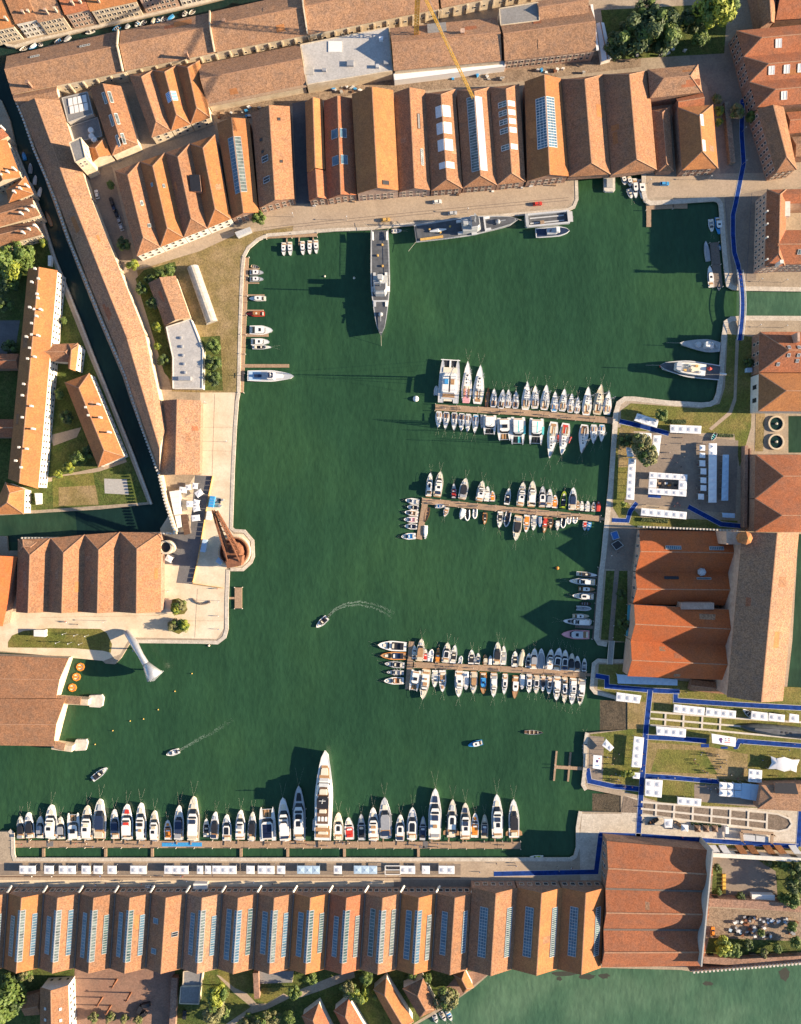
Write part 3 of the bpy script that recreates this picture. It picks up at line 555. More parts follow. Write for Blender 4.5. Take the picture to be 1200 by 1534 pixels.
y = house('shed', 'small tiled shed in the dry yard beside the white barrel tent', [(222, 424), (263, 413), (285, 475), (247, 488)], 5, 7.5, 'roof_old', wm='wall_cream')
r = flat('office', 'white flat roofed building with bent outline in the dry yard', [(249, 490), (286, 478), (304, 524), (303, 582), (259, 582), (259, 536)], 5, 'roof_flat_pale', wm='wall_white')
for k in range(5):
    p = W(271+k*1.6, 506+k*13, 5.2); MB().lathe([(.7, -.3), (.7, .4), (.3, .5)], 8, p).build('roof_vent', 'metal', r)
p = W(277, 567, 5.6); MB().box(p.x-3, p.x+3, p.y-1, p.y+1, 4.9, 6.4).build('plant_unit', 'metal', r)
# barrel tent
a, b = W(289, 401, 0), W(318, 484, 0); d = (b-a).normalized(); nrm = Vector((-d.y, d.x, 0)); t = site('barrel_tent', 'long white barrel vaulted tent in the dry yard', 'tent', (a+b)/2); m = MB(); n = 8
vs = []
for e in (a, b):
    for k in range(n+1): an = math.pi*k/n; vs.append(e+nrm*math.cos(an)*2.9+Vector((0, 0, math.sin(an)*3.6)))
m.add(vs, [(k, k+1, n+2+k, n+1+k) for k in range(n)]+[tuple(range(n+1)), tuple(range(n+1, 2*n+2))]); m.build('cover', 'barrel', t)
m = MB()
for k in range(7):
    e = lerp(a, b, k/6); m.tube([e+nrm*math.cos(math.pi*j/n)*2.95+Vector((0, 0, math.sin(math.pi*j/n)*3.65)) for j in range(n+1)], .09, 4)
m.build('hoops', 'grey', t)

# --- northern row of sheds
SH = [('leftmost shed with a long ridge skylight behind the quay bend', [(325, 185), (373, 178), (387, 318), (347, 328)], 'roof_orange', {}),
      ('brown shed with small dark hatches, left of the alley', [(377, 170), (434, 159), (441, 298), (388, 312)], 'roof_brown', {}),
      ('narrow orange shed right of the alley', [(457, 153), (483, 149), (487, 254), (460, 258)], 'roof_orange', {}),
      ('short dark red shed at the foot of the alley', [(460, 259), (488, 256), (491, 298), (463, 301)], 'roof_red', {}),
      ('dark red shed with four blue roof lights', [(485, 151), (528, 147), (534, 292), (489, 299)], 'roof_red', {}),
      ('tall broad orange shed, highest roof of the northern row', [(527, 141), (589, 135), (597, 285), (535, 290)], 'roof_orange', dict(ze=11, zr=15.5)),
      ('golden shed with two grey patches, right of the tall broad shed', [(590, 139), (637, 135), (645, 285), (597, 288)], 'roof_brown', {}),
      ('hipped shed with four white roof lights', [(637, 140), (682, 134), (693, 282), (646, 286)], 'roof_brown', dict(hip0=3.6, hip1=3.6)),
      ('hipped shed with one long white ridge light', [(684, 135), (733, 131), (745, 277), (694, 281)], 'roof_brown', dict(hip0=3.6, hip1=3.6)),
      ('hipped shed with five paired white windows', [(734, 131), (778, 126), (787, 272), (745, 277)], 'roof_brown', dict(hip0=3.6, hip1=3.6)),
      ('orange shed with blue gridded ridge glazing', [(786, 122), (840, 117), (852, 264), (790, 271)], 'roof_orange', dict(ze=9)),
      ('hipped brown shed over the covered dock, left one', [(840, 119), (903, 112), (915, 261), (852, 265)], 'roof_brown', dict(hip0=4, hip1=4)),
      ('brown shed over the covered dock, right one', [(903, 112), (971, 106), (984, 254), (916, 262)], 'roof_brown', dict(hip0=4, hip1=4))]
SB = []
for i, (lb, q, rm, kw) in enumerate(SH):
    kw = dict(kw); ze = kw.pop('ze', 8.2); zr = kw.pop('zr', ze+3.6)
    SB.append(house('shed', lb, q, ze, zr, rm, group='northern shed row', wins=[(2, [1.0, 4.6], 3.4, 1.5, 2.0)] if i < 11 else None, wm='wall_brick' if i not in (5, 6) else 'wall_pink', base=-.5 if i < 11 else 3.0, **kw))
for s in (0, 1): skylight(SB[0], s, .2, .78, .6, .98, 16, 'glass_pale' if s else 'glass_blue')  # east glass pale, west glass blue: sunlight and sky reflection put into colour
for v, u in ((.13, .5), (.3, .35), (.43, .4), (.58, .5)): skylight(SB[1], 0 if u < .45 else 1, v, v+.03, u, u+.14, 1, 'black', 'roof_frame' if False else 'brown')
for v in (.5, .72): skylight(SB[1], 0, v, v+.06, .4, .75, 2, 'black', 'light_grey')
for v in (.33, .6):
    for s in (0, 1): skylight(SB[4], s, v, v+.09, .5, .92, 1, 'glass_blue')
skylight(SB[6], 1, .25, .4, .45, .6, 1, 'roof_flat_grey', 'brown'); skylight(SB[6], 1, .6, .76, .35, .5, 8, 'glass_pale', 'white')
skylight(SB[5], 1, .92, .96, .45, .75, 1, 'black', 'brown')
for v in (.18, .35, .52, .75):
    for s in (0, 1): skylight(SB[7], s, v, v+(.11 if v < .7 else .06), .45 if s else .6, .98, 1, 'glass_white', 'white')
for s in (0, 1): skylight(SB[8], s, .12, .87, .55, .98, 26, 'glass_white' if s else 'glass_pale', 'light_grey')  # west half darker: shade of that slope put into the glass colour
for v in (.19, .28, .37, .46, .63):
    for s in (0, 1): skylight(SB[9], s, v, v+.05, .45, .95, 2, 'glass_white' if s else 'glass_pale', 'white', 2)  # sunlit panes white, shaded panes darker: light painted by choice of glass
for s in (0, 1): skylight(SB[10], s, .22, .72, .52, .98, 18, 'glass_blue', 'white', 3)
house('shed', 'narrow lean roofed shed between dock shed and courtyard', [(976, 166), (1003, 160), (1009, 256), (986, 257)], 6, 8, 'roof_brown', hip0=3, hip1=3, group='northern shed row')
house('hall', 'pale hipped hall with east west ridge above the courtyard', [(970, 104), (974, 147), (1052, 138), (1046, 97)], 9.5, 13, 'roof_old', hip0=6, hip1=6, wm='wall_brick')
house('link', 'short red roofed link between the two hipped halls', [(1013, 148), (1016, 162), (1055, 158), (1053, 139)], 8.3, 9.8, 'roof_red')
y = house('hall', 'orange hipped hall with two white roof lights by the blue carpet', [(1015, 161), (1068, 157), (1076, 252), (1022, 255)], 9, 12.8, 'roof_orange', hip0=7, hip1=7, wins=[(2, [1, 5], 3.5, 1.4, 2.0)])
skylight(y, 1, .2, .37, .78, .98, 1, 'glass_white', 'white'); skylight(y, 1, .6, .77, .78, .98, 1, 'glass_white', 'white')
t = site('garden_wall', 'long mossy wall strip beside the orange hipped hall', 'wall', W(1090, 200)); MB().bar(W(1087, 155, 1.5), W(1096, 245, 1.5), 2.6, 3.4).build('wall', 'dirt', t)

# --- north-east
def wl(i, n): return [(0, [1.5, 5.0, 8.2], 3.2, 1.2, 1.8)]
_, bs = multi('great_hall', 'red three ridged hall with white roof lights at the top right', [(1103, 46), (1114, 85), (1123, 123), (1134, 161)], [(1300, 28), (1305, 68), (1310, 108), (1315, 146)], 11, 14.5, 'roof_red', hip0=9, wins=wl)
for y_, vv in ((0, (.25, .5)), (1, (.15, .27, .38)), (2, (.2,))):
    for v in vv: skylight(bs[y_], 1 if y_ != 1 else 0 if False else 1, v, v+.045, .35, .85, 2, 'glass_white', 'white')
y = house('wing', 'dark and golden wing running south from the three ridged hall', [(1134, 163), (1174, 160), (1194, 254), (1163, 259)], 11, 14, 'roof_brown', hip1=6, wins=[(3, [1.5, 5, 8], 3.4, 1.2, 1.8), (2, [1.5, 5, 8], 3.2, 1.2, 1.8)])
house('house', 'small roof at the top right corner left of a walled court', [(1128, -34), (1166, -30), (1160, 34), (1142, 40)], 9, 12, 'roof_brown')
house('house', 'flat tiled roof in the top right corner', [(1164, -30), (1162, 30), (1290, 22), (1290, -34)], 8, 10, 'roof_red')
house('house', 'low orange roof at the right edge below the wing', [(1178, 168), (1182, 200), (1300, 190), (1300, 160)], 8, 10, 'roof_red')
house('house', 'small roof at the right edge above the big red palace', [(1186, 205), (1192, 235), (1300, 230), (1300, 200)], 7, 9, 'roof_old')
r = site('palace', 'big red roofed palace with grey many windowed front by the footbridge', 'building', W(1165, 340))
wz = [1.5, 5.2, 9.0]
bay(r, (1149, 284), (1178, 284), (1176, 398), (1146, 400), 13, 16.8, 'roof_red', hip0=4, hip1=5, wm='wall_pink', wins=[(3, wz, 2.7, 1.0, 1.7), (2, wz, 2.7, 1.0, 1.7)])
bay(r, (1160, 284), (1160, 305), (1320, 303), (1320, 280), 12.9, 15.6, 'roof_red', wm='wall_pink', cap=False)
y = bay(r, (1160, 345), (1158, 396), (1320, 396), (1320, 343), 12.8, 17.2, 'roof_red', wm='wall_pink', wins=[(1, wz, 3, 1.0, 1.7)])
skylight(y, 1, .2, .24, .5, .75, 2, 'glass_pale'); chimney(r, 1171, 392, 13, 19, 1.3)
p = W(1176, 313, 12); MB().box(p.x-1.8, p.x+1.8, p.y-4, p.y+4, -.3, 13.5).build('stair_tower', 'wall_white', r)
for yy in (316, 335, 355, 388): chimney(r, 1150, yy, 13, 15.4, .6)
r = site('pavilion', 'twin hipped red hall with brick and white stone fronts by the channel', 'building', W(1160, 560))
y1 = bay(r, (1138, 497), (1137, 558), (1320, 558), (1320, 497), 10, 14.5, 'roof_red', hip0=12, wins=[(0, [2, 6], 5, 1.3, 2)])
y2 = bay(r, (1137, 559), (1136, 616), (1320, 617), (1320, 559), 10.5, 14.8, 'roof_orange', hip0=11, wm='wall_white', wins=[(0, [2.5], 6.5, 2.2, 4.5)])
for v, u, s in ((.2, .78, 0), (.28, .78, 0), (.2, .7, 1), (.28, .7, 1), (.28, .45, 1), (.13, .3, 1)): skylight(y1, s, v, v+.022, u, u+.15, 2, 'glass_pale', 'light_grey')
p = W(1189, 508, 12); MB().box(p.x-.6, p.x+.6, p.y-2.2, p.y+2.2, 9, 17).build('chimney', 'wall_pink', r)
_, bs = multi('warehouse', 'double hipped red warehouse right of the exhibition plaza', [(1132, 681), (1131, 747), (1130, 797)], [(1320, 681), (1320, 747), (1320, 797)], 11.5, 16, 'roof_red', hip0=11)
t = site('boundary_wall', 'dark brick boundary wall between plaza and double hipped warehouse', 'wall', W(1118, 720)); MB().bar(W(1115.5, 668, 2), W(1114, 790, 2), 1.6, 4.6).bar(W(1122, 672, 2), W(1121, 794, 2), .8, 4).build('wall', 'wall_brick', t)
_, ea = multi('exhibition_hall', 'pair of low red hall roofs shaded by the tall eastern hall', [(958, 794), (952, 857), (948, 905)], [(1108, 797), (1103, 858), (1101, 907)], 6, 10.5, 'roof_newred', wm='wall_pink', wins=[(0, [2, 4], 5, 1.4, 1.6)])
skylight(ea[0], 0, .25, .4, .72, .88, 8, 'glass_blue'); skylight(ea[0], 0, .68, .82, .72, .88, 8, 'glass_blue'); skylight(ea[1], 0, .28, .42, .25, .4, 6, 'black', 'black'); skylight(ea[1], 0, .6, .74, .3, .4, 1, 'glass_pale')
p = W(1053, 857, 8.5); MB().lathe([(2.2, -1.5), (1.6, .2), (.6, .6)], 7, p).build('roof_vent', 'light_grey', ea[0].root)
_, eb = multi('exhibition_hall', 'pair of taller bright orange hall roofs beside the tall eastern hall', [(950, 906), (945, 960), (940, 1013)], [(1104, 914), (1099, 968), (1094, 1019)], 11, 15.6, 'roof_newred', wm='wall_pink')
p = W(1045, 908, 12); MB().box(p.x-8, p.x+8, p.y-1.6, p.y+1.6, 5, 12).build('roof_lantern', 'wall_pink', eb[0].root)
y = house('great_hall', 'tall long hall with dark west slope and golden east slope', [(1112, 797), (1197, 798), (1173, 1050), (1089, 1044)], 18.5, 22.5, 'roof_old', wm='wall_pink', f=.5)
r = site('turret', 'octagonal brick turret with tiled cap at the hall corner', 'tower', W(1112, 806)); p = W(1117, 806, 23)
MB().lathe([(2.9, -24), (2.9, 0), (3.2, .1), (3.2, .4), (.1, 2.6)], 8, p).build('tower', 'roof_orange', r); q_ = W(1099, 806, 19); MB().box(q_.x-3.4, q_.x+3.6, q_.y-3, q_.y+3, -.3, 19).build('base_block', 'wall_pink', r)
house('annex', 'low brown shed tucked under the orange hall roofs', [(1036, 1018), (1032, 1034), (1085, 1040), (1088, 1024)], 4, 5, 'roof_brown')
r = site('bastion', 'brown brick bastion with sunken opening at the right edge', 'building', W(1170, 1190))
bay(r, (1141, 1176), (1135, 1212), (1330, 1222), (1330, 1172), 7, 8.2, 'roof_old', hip0=6, pitch=.15); p = W(1176, 1182, 8); MB().prism([(p.x-5, p.y+3), (p.x+5, p.y+3), (p.x+6.5, p.y-2.5), (p.x-5, p.y-2)], 6, 8.3, mtop=1).build('opening', ['wall_brick', 'black'], r)
# twin round tanks
for i, yy in enumerate((635, 662)):
    p = W(1162, yy); t = site('round_tank', 'round white rimmed water tank on the lawn, %s one' % ['upper', 'lower'][i], 'tank', p, 'twin round tanks')
    m = MB(); n = 28; prof = [(4.0, 0), (4.0, .9), (3.2, .9), (3.2, .2)]; m.lathe(prof, n, p); m.build('rim', 'wall_cream', t)
    m = MB(); m.lathe([(3.2, .1), (3.2, .35)], n, p); m.build('water', 'water_canal', t); MB().lathe([(.5, .3), (.6, 1.2), (.3, 1.4)], 10, p).build('fountain', 'stone', t)
surf('lawn_strip', [(1132, 615), (1146, 616), (1143, 676), (1131, 676)], 'lawn_dry', 6)

# --- southern long row
tops = [(-41.5+53.5*i, 1338.5-.0*i) for i in range(15)]; bots = [(-49.5+53.55*i, 1450+.22*i) for i in range(15)]
ROWM = ['roof_brown', 'roof_orange', 'roof_brown', 'roof_brown', 'roof_brown', 'roof_brown', 'roof_old', 'roof_brown', 'roof_brown', 'roof_orange', 'roof_red', 'roof_brown', 'roof_orange', 'roof_brown']
r, sb = multi('long_shed_row', 'long row of fourteen narrow ridged sheds with strip skylights behind the quay', tops, bots, 8.5, 12.4, ROWM, wins=[(0, [2.6], 3.2, 1.9, 2.6)])
for i, y in enumerate(sb):
    if i == 5:
        skylight(y, 0, .3, .37, .3, .6, 1, 'glass_blue'); skylight(y, 0, .7, .77, .3, .6, 1, 'glass_blue'); skylight(y, 1, .48, .54, .3, .6, 2, 'glass_dark'); continue
    gq = random.Random(i*5+1); mt = gq.choice(['glass_blue', 'glass_blue', 'glass_teal']); skylight(y, 0, .17+gq.uniform(0, .12), .84-gq.uniform(0, .08), .38, .62+gq.uniform(0, .06), 14, mt)
    if i != 13: skylight(y, 0, .17, .85, .86, .995, 18, 'glass_blue', 'frame_grey'); skylight(y, 1, .17, .85, .78, .995, 18, gq.choice(['glass_pale', 'glass_teal', 'glass_blue', 'glass_pale']), gq.choice(['light_grey', 'frame_grey']))
    skylight(y, 1, .18+gq.uniform(0, .1), .85-gq.uniform(0, .1), .22, .44, 16, gq.choice(['glass_teal', 'glass_pale', 'glass_blue']), 'frame_grey')
    for k in range(3): pass
for i in range(1, 15):     # white stone divider between the gable fronts
    a, b = W(tops[i][0]+5, 1327, 3.5), W(tops[i][0]-1, 1337, 8.2); MB().bar(a, b, .8, .7).build('gable_divider', 'wall_white', r)
    a = W(tops[i][0], 1340, 8.9); b = W(bots[i][0], 1449, 8.9); MB().bar(a, b, .55, .3).build('valley_gutter', 'plank_dark', r)
r, sc = multi('long_shed_row', 'three broader ridged sheds with paired strip skylights by the lagoon', [(707, 1330), (775, 1330), (842, 1330), (906, 1330)], [(700, 1453), (767, 1452), (835, 1452), (900, 1450)], 9.2, 13.6, ['roof_brown', 'roof_orange', 'roof_orange'], wins=[(0, [2.6], 4.0, 2, 2.6)])
for y in sc:
    skylight(y, 0, .2, .8, .4, .72, 16, 'glass_blue', 'frame_grey', 3); skylight(y, 1, .22, .82, .18, .42, 24, 'glass_teal', 'light_grey')
r, se = multi('great_shed', 'broad red shed of three ridges at the end of the southern row', [(909, 1260), (907, 1331), (904, 1392), (901, 1449)], [(1066, 1274), (1060, 1335), (1055, 1393), (1050, 1447)], 10.5, 14.2, 'roof_red', wins=[(0, [2, 5], 5, 2, 2)], pitch=.36)
m = MB(); n = 36
for k in range(n):        # curved fire wall at the east end
    def P_(t):
        hh = 16+2.6*math.sin(3*math.pi*t)**2; return W(1068-17*t, 1274+174*t, hh), hh
    (p, h0), (q, h1) = P_(k/n), P_((k+1)/n); a_ = [(p.x-.35, p.y), (p.x+.35, p.y), (q.x+.35, q.y), (q.x-.35, q.y)]
    m.add([(*a_[0], -.3), (*a_[1], -.3), (*a_[2], -.3), (*a_[3], -.3), (*a_[0], h0), (*a_[1], h0), (*a_[2], h1), (*a_[3], h1)], [(4, 5, 6, 7), (1, 2, 6, 5), (3, 0, 4, 7)] + ([(0, 1, 5, 4)] if k == 0 else []) + ([(2, 3, 7, 6)] if k == n-1 else []))
m.build('end_wall', 'concrete', r)
for y in se[:-1]:
    up = Vector((0, 0, .12)); MB().bar(y.B+up, y.C+up, .9, .5).build('valley_gutter', 'plank_dark', r)
for y in se: MB().bar(y.R0+Vector((0, 0, .15)), y.R1+Vector((0, 0, .15)), .7, .35).build('ridge_tiles', 'ridge', r)
# ruins to its east
for nm, lb, pts, h, w, mt, aw in (('ruined_wall', 'long white wall remnant along the lawn right of the great red shed', [(1068, 1281), (1330, 1296)], 5, 2.0, 'wall_white', 8), ('ruined_wall', 'brown brick wall with arched openings above the scrap yard', [(1062, 1352), (1120, 1355), (1330, 1370)], 5, 4.0, 'wall_brick', 9), ('ruined_wall', 'low brick wall inside the lagoon wall at the bottom right', [(1054, 1438), (1110, 1442), (1330, 1430)], 3.5, 3.4, 'wall_brick', 9)):
    t = site(nm, lb, 'wall', W(*pts[0])); m = MB()
    for a, b in zip(pts, pts[1:]):
        p, q = W(*a, h), W(*b, h); p.z = q.z = (h-1)/2; m.bar(p, q, w, h+1)
    m.build('wall', mt, t)
    p, q = W(*pts[0], h), W(*pts[-1], h); L_ = (q-p).length; d = (q-p).normalized(); o_ = Vector((-d.y, d.x, 0))
    for k in range(6):
        c = p+d*(4+k*aw*1.15); MB().bar(c-d*1.6+o_*(w/2+.02)-Vector((0, 0, h*.45)), c+d*1.6+o_*(w/2+.02)-Vector((0, 0, h*.45)), .12, h*.6).build('arch_opening', 'black', t)
# awnings of the white wall remnant
for i, (x, mt) in enumerate(((1075, 'white'), (1090, 'white'), (1115, 'roof_orange'), (1132, 'roof_orange'), (1157, 'roof_orange'), (1174, 'roof_orange'), (1196, 'white'))):
    a = W(x, 1279, 4.4); t = site('buttress_roof', '%s sloping buttress, %s from the left on the white wall remnant' % ('white' if mt == 'white' else 'orange tiled', ORD(i)), 'buttress', W(x, 1279), 'sloping buttresses of the white wall')
    MB().add([(a.x-1.8, a.y, 4.4), (a.x+1.8, a.y, 4.4), (a.x+.6, a.y+2.6, .4), (a.x-3, a.y+2.6, .4), (a.x-1.8, a.y, .1), (a.x+1.8, a.y, .1), (a.x+.6, a.y+2.6, .1), (a.x-3, a.y+2.6, .1)], [(0, 1, 2, 3), (0, 3, 7, 4), (1, 5, 6, 2), (2, 6, 7, 3)]).build('slope', mt, t)
# --- west island
y = house('barracks', 'long orange roofed barracks on the western island with many white chimneys', [(42, 402), (86, 405), (57, 732), (12, 717)], 10, 13.4, 'roof_orange', wm='wall_white', wins=[(1, [1.2, 4.4, 7.3], 3.0, 1.0, 1.5)])
for x, yy in ((52, 402), (57, 417), (47, 422), (55, 440), (56, 446), (44, 460), (51, 463), (54, 473), (47, 484), (47, 501), (39, 504), (44, 521), (41, 537), (51, 534), (35, 575), (33, 592), (46, 608), (33, 625), (48, 642), (28, 670), (39, 672), (23, 690), (31, 700), (60, 463), (56, 502)): chimney(y.root, x, yy, 10, 14.6, .8)
house('barracks_wing', 'short hipped wing projecting from the barracks', [(63, 516), (74, 541), (110, 543), (117, 514)], 8.5, 11, 'roof_brown', hip1=4, wm='wall_white', wins=[(2, [1.5, 5], 3, 1, 1.6)])
house('barracks_wing', 'end block of the short barracks wing', [(103, 516), (118, 517), (113, 556), (102, 552)], 9, 11.2, 'roof_orange', hip0=3, wm='wall_white', wins=[(1, [1.5, 5], 3, 1, 1.6), (2, [1.5, 5], 3, 1, 1.6)])
y = house('canal_house', 'oblique orange hipped house beside the western canal', [(97, 573), (134, 559), (186, 684), (147, 700)], 7.5, 10.8, 'roof_orange', hip0=6, hip1=6, wm='wall_white', wins=[(1, [1.2, 4.4], 3.2, 1, 1.6), (2, [1.2, 4.4], 3.2, 1, 1.6)])
for x, yy in ((128, 610), (146, 605), (132, 622), (149, 625), (162, 647)): chimney(y.root, x, yy, 7, 11.6, .8)
house('corner_house', 'hipped house at the lower end of the barracks', [(8, 722), (37, 733), (36, 770), (-14, 771)], 8, 11, 'roof_orange', hip0=4, hip1=6, wm='wall_white', wins=[(1, [1.2, 4.4], 3, 1, 1.6)])
for i, (y0, y1) in enumerate(((530, 552), (628, 655))): house('barracks_wing', 'low wing joining the barracks from the left edge, %s one' % ['upper', 'lower'][i], [(-90, y0), (-90, y1), (26 - i*3, y1), (28-i*3, y0)], 7.5, 9.6, 'roof_red', hip1=0)
HS = [('small tiled house at the left edge highest on the island', [(-40, 205), (-25, 222), (13, 203), (-4, 184)], 9), ('orange gabled house beside the canal at the left edge', [(-26, 224), (10, 209), (31, 265), (-12, 282)], 9), ('bright orange hipped house at the canal bend', [(9, 284), (38, 264), (50, 290), (13, 304)], 8),
      ('terrace house with stepped brown roof at the left edge', [(-70, 327), (-64, 358), (60, 322), (48, 296)], 9), ('terrace house above the garden trees at the left edge', [(-70, 358), (-64, 386), (63, 351), (51, 331)], 8.5)]
for i, (lb, q, ze) in enumerate(HS):
    y = house('town_house', lb, q, ze, ze+2.6, ['roof_red', 'roof_orange', 'roof_orange', 'roof_brown', 'roof_brown'][i], wm='wall_cream', hip1=0 if i != 2 else 4, hip0=4 if i == 2 else 0, wins=[(1, [1.2, 4.6], 2.6, 1, 1.6), (2, [1.2, 4.6], 2.6, 1, 1.6)], group='houses at the left edge'); c = q[2]
    for k in range(3): chimney(y.root, c[0]-12-k*9, c[1]-14+k*5, ze, ze+4, .8)
# --- south-west
r = site('covered_dock', 'twin roofed covered dock reaching into the water at the left', 'building', W(20, 1045))
for q in ([(-150, 977), (-150, 1047), (84, 1046), (103, 986)], [(-150, 1046.5), (-150, 1114), (80, 1118), (98, 1047)]): bay(r, *q, 6, 9.5, 'roof_brown', wm='wall_cream', base=-2.5, pitch=.32)
for i, (pts, pad) in enumerate((([(84, 1047), (136, 1050)], [(134, 1042), (152, 1041), (155, 1046), (153, 1058), (150, 1060), (134, 1059), (131, 1050)]), ([(82, 1115), (112, 1119)], [(114, 1108), (129, 1108), (131, 1113), (128, 1124), (112, 1125), (110, 1116)]))):
    t = site('dock_pier', 'pale stone pier with rounded head in front of the covered dock, %s one' % ['upper', 'lower'][i], 'pier', W(pad[0][0]+8, pad[0][1]+8, ZW), 'covered dock piers')
    ps = [W(*p, .4) for p in pad]; MB().prism([(p.x, p.y) for p in ps], -3, .4).build('head', 'stone', t); MB().bar(W(*pts[0], 1), W(*pts[1], 1), 3.0, 7).build('wall', 'wall_cream', t); MB().bar(W(pts[0][0], pts[0][1], 4.8), W(pts[1][0]-15, pts[1][1], 4.8), 3.6, .5).build('tiled_coping', 'roof_old', t)
_, wb = multi('dock_sheds', 'four ridged brown sheds below the western canal', [(27, 808), (76, 806), (127, 801), (180, 797), (241, 798)], [(24, 917), (72, 917), (124, 917), (178, 917), (241, 917)], 7.5, 11.6, 'roof_brown', hip0=8)
house('shed', 'bright orange roof cut by the left edge beside the four ridged sheds', [(-70, 826), (26, 834), (4, 938), (-80, 938)], 8, 11, 'roof_newred', f=.6)
house('gate_house', 'small hipped roof at the canal corner of the four ridged sheds', [(28, 826), (34, 808), (56, 812), (52, 828)], 8.2, 9.6, 'roof_old', hip0=2, hip1=2)
t = site('round_tower', 'round white walled cistern tower beside the grey lane', 'tower', W(254, 819)); p = W(254, 819, 0)
MB().lathe([(3.5, -.2), (3.4, 7), (2.5, 7), (2.5, 5.5)], 20, p).build('drum', 'wall_cream', t); MB().lathe([(2.5, 5.3), (2.5, 5.6)], 20, p).build('dark_well', 'black', t)
# --- southern gardens
y = house('garden_house', 'brown gabled house with white side in the lower left garden', [(60, 1479), (102, 1476), (105, 1570), (60, 1572)], 9, 11.8, 'roof_brown', wm='wall_white', wins=[(1, [1.4, 5], 3.4, 1.2, 1.8), (0, [1.4], 4, 1.2, 1.8)])
for x, yy in ((71, 1504), (86, 1506), (72, 1521), (87, 1523)): skylight(y, 0 if x < 80 else 1, (yy-1476)/95, (yy-1472)/95, .4, .55, 1, 'glass_white')
house('annex', 'low brown annex left of the lower left garden house', [(34, 1492), (37, 1522), (60, 1520), (60, 1486)], 4, 5.4, 'roof_brown')
flat('garden_pavilion', 'grey flat roofed pavilion between brick square and garden, upper part', [(275, 1455), (304, 1453), (301, 1476), (274, 1477)], 5, 'roof_flat_grey'); flat('garden_pavilion', 'grey ribbed flat roof below the upper pavilion', [(271, 1478), (300, 1477), (298, 1504), (269, 1503)], 4.4, 'roof_flat_grey')
CT = [('hipped cottage cut by the bottom edge, leftmost of the cottages', [(452, 1522), (478, 1503), (506, 1560), (474, 1575)]), ('cottage with white ridge side, second of the cottages from the left', [(500, 1514), (522, 1496), (560, 1562), (532, 1575)]), ('long cottage, third of the cottages from the left', [(559, 1482), (579, 1465), (620, 1530), (598, 1552)]),
      ('square hipped cottage beside the waterside tree', [(603, 1481), (634, 1466), (657, 1511), (629, 1525)]), ('tiny red roofed boathouse on the lagoon terrace', [(679, 1460), (697, 1453), (710, 1479), (694, 1488)])]
for i, (lb, q) in enumerate(CT): house('cottage', lb, q, [6, 6, 6, 7, 4.5][i], [9, 9, 8.6, 10, 6.8][i], ['roof_red', 'roof_red', 'roof_orange', 'roof_brown', 'roof_orange'][i], hip0=[4, 5, 5, 5, 2.5][i], hip1=[0, 0, 3, 4, 2.5][i], wm='wall_white', group='garden cottages')
flat('shed_yard', 'dark yard structure with white plant units in the southern garden', [(385, 1455), (440, 1455), (438, 1472), (386, 1474)], 1.2, 'roof_flat_grey', parapet=0)
t = site('garden_wall', 'thick brick wall stub in the southern garden', 'wall', W(384, 1470)); MB().bar(W(384, 1454, 2), W(386, 1492, 2), 2.6, 4.4).build('wall', 'wall_brick', t)
t = site('red_wall', 'long dark red wall strip beside the brick square', 'wall', W(263, 1500)); MB().bar(W(263, 1462, 1.5), W(258, 1560, 1.5), 3, 3.4).build('wall', 'wall_brick', t)

# patches of replaced or weathered tiles, soot and a few aerials on the larger roofs
pr = random.Random(21)
for y, rm in BAYS:
    Lr = (y.D-y.A).length; sw = (lerp(y.A, y.B, .5)-y.A).length
    if Lr < 22 or sw < 5: continue
    for k in range(pr.choice((1, 2, 2, 3))):
        s_ = pr.randrange(2); v = pr.uniform(.22, .7); u = pr.uniform(.08, .5); dv = pr.uniform(2, 9)/Lr; du = pr.uniform(.12, .4)
        p = [slope_pt(y, s_, u, v), slope_pt(y, s_, u, v+dv), slope_pt(y, s_, min(.93, u+du), v+dv*pr.uniform(.9, 1.05)), slope_pt(y, s_, min(.93, u+du), v)]
        if any(c.name.startswith('skylight') for c in y.roof.children) and pr.random() < .75: continue
        up = Vector((0, 0, .035)); m = MB().add([q+up for q in p]+[q-up*3 for q in p], [(0, 1, 2, 3), (0, 4, 5, 1), (1, 5, 6, 2), (2, 6, 7, 3), (3, 7, 4, 0)]); o = m.build('tile_patch', pr.choice(['roof_orange', 'roof_old', 'roof_brown', 'roof_red'] if rm != 'roof_newred' else ['roof_red', 'roof_old']), y.roof, org=y.root['abs']); recalc(o)
# ------------------------------------------------------------------ pontoons, piers, bridges
ZD = ZW+.65
def pontoon(label, pts, w, fingers=(), mat='plank', posts=9.0, cat='pontoon', group=None, z=ZD):
    t = site('pontoon', label, cat, W(*pts[0], ZW), group)
    def deck(nm, a, b, w_, zz):
        p, q = W(*a, zz), W(*b, zz); L_ = (q-p).length; n = max(1, round(L_/12)); d = (q-p)/n
        for k in range(n):
            u, v = p+d*k, p+d*(k+1); e = d.normalized()*.06; u, v = u+e, v-e; u.z = v.z = zz-.35; MB().bar(u, v, w_, .7).build(nm, mat, t)
    for a, b in zip(pts, pts[1:]): deck('deck_section', a, b, w, z)
    for a, b, w_ in fingers: deck('finger', a, b, w_, z-.03)
    m = MB()
    for a, b in zip(pts, pts[1:]):
        p, q = W(*a, 0), W(*b, 0); d = (q-p); n = max(1, int(d.length/posts)); nn = Vector((-d.y, d.x, 0)).normalized()*(w/2+.12)
        for k in range(n+1):
            for s_ in (-1, 1):
                c = p+d*(k/n)+nn*s_; pt = MB().tube([(c.x, c.y, ZW-2), (c.x, c.y, z+1.3)], .16, 6).build('pile', 'stone', t)
    return t
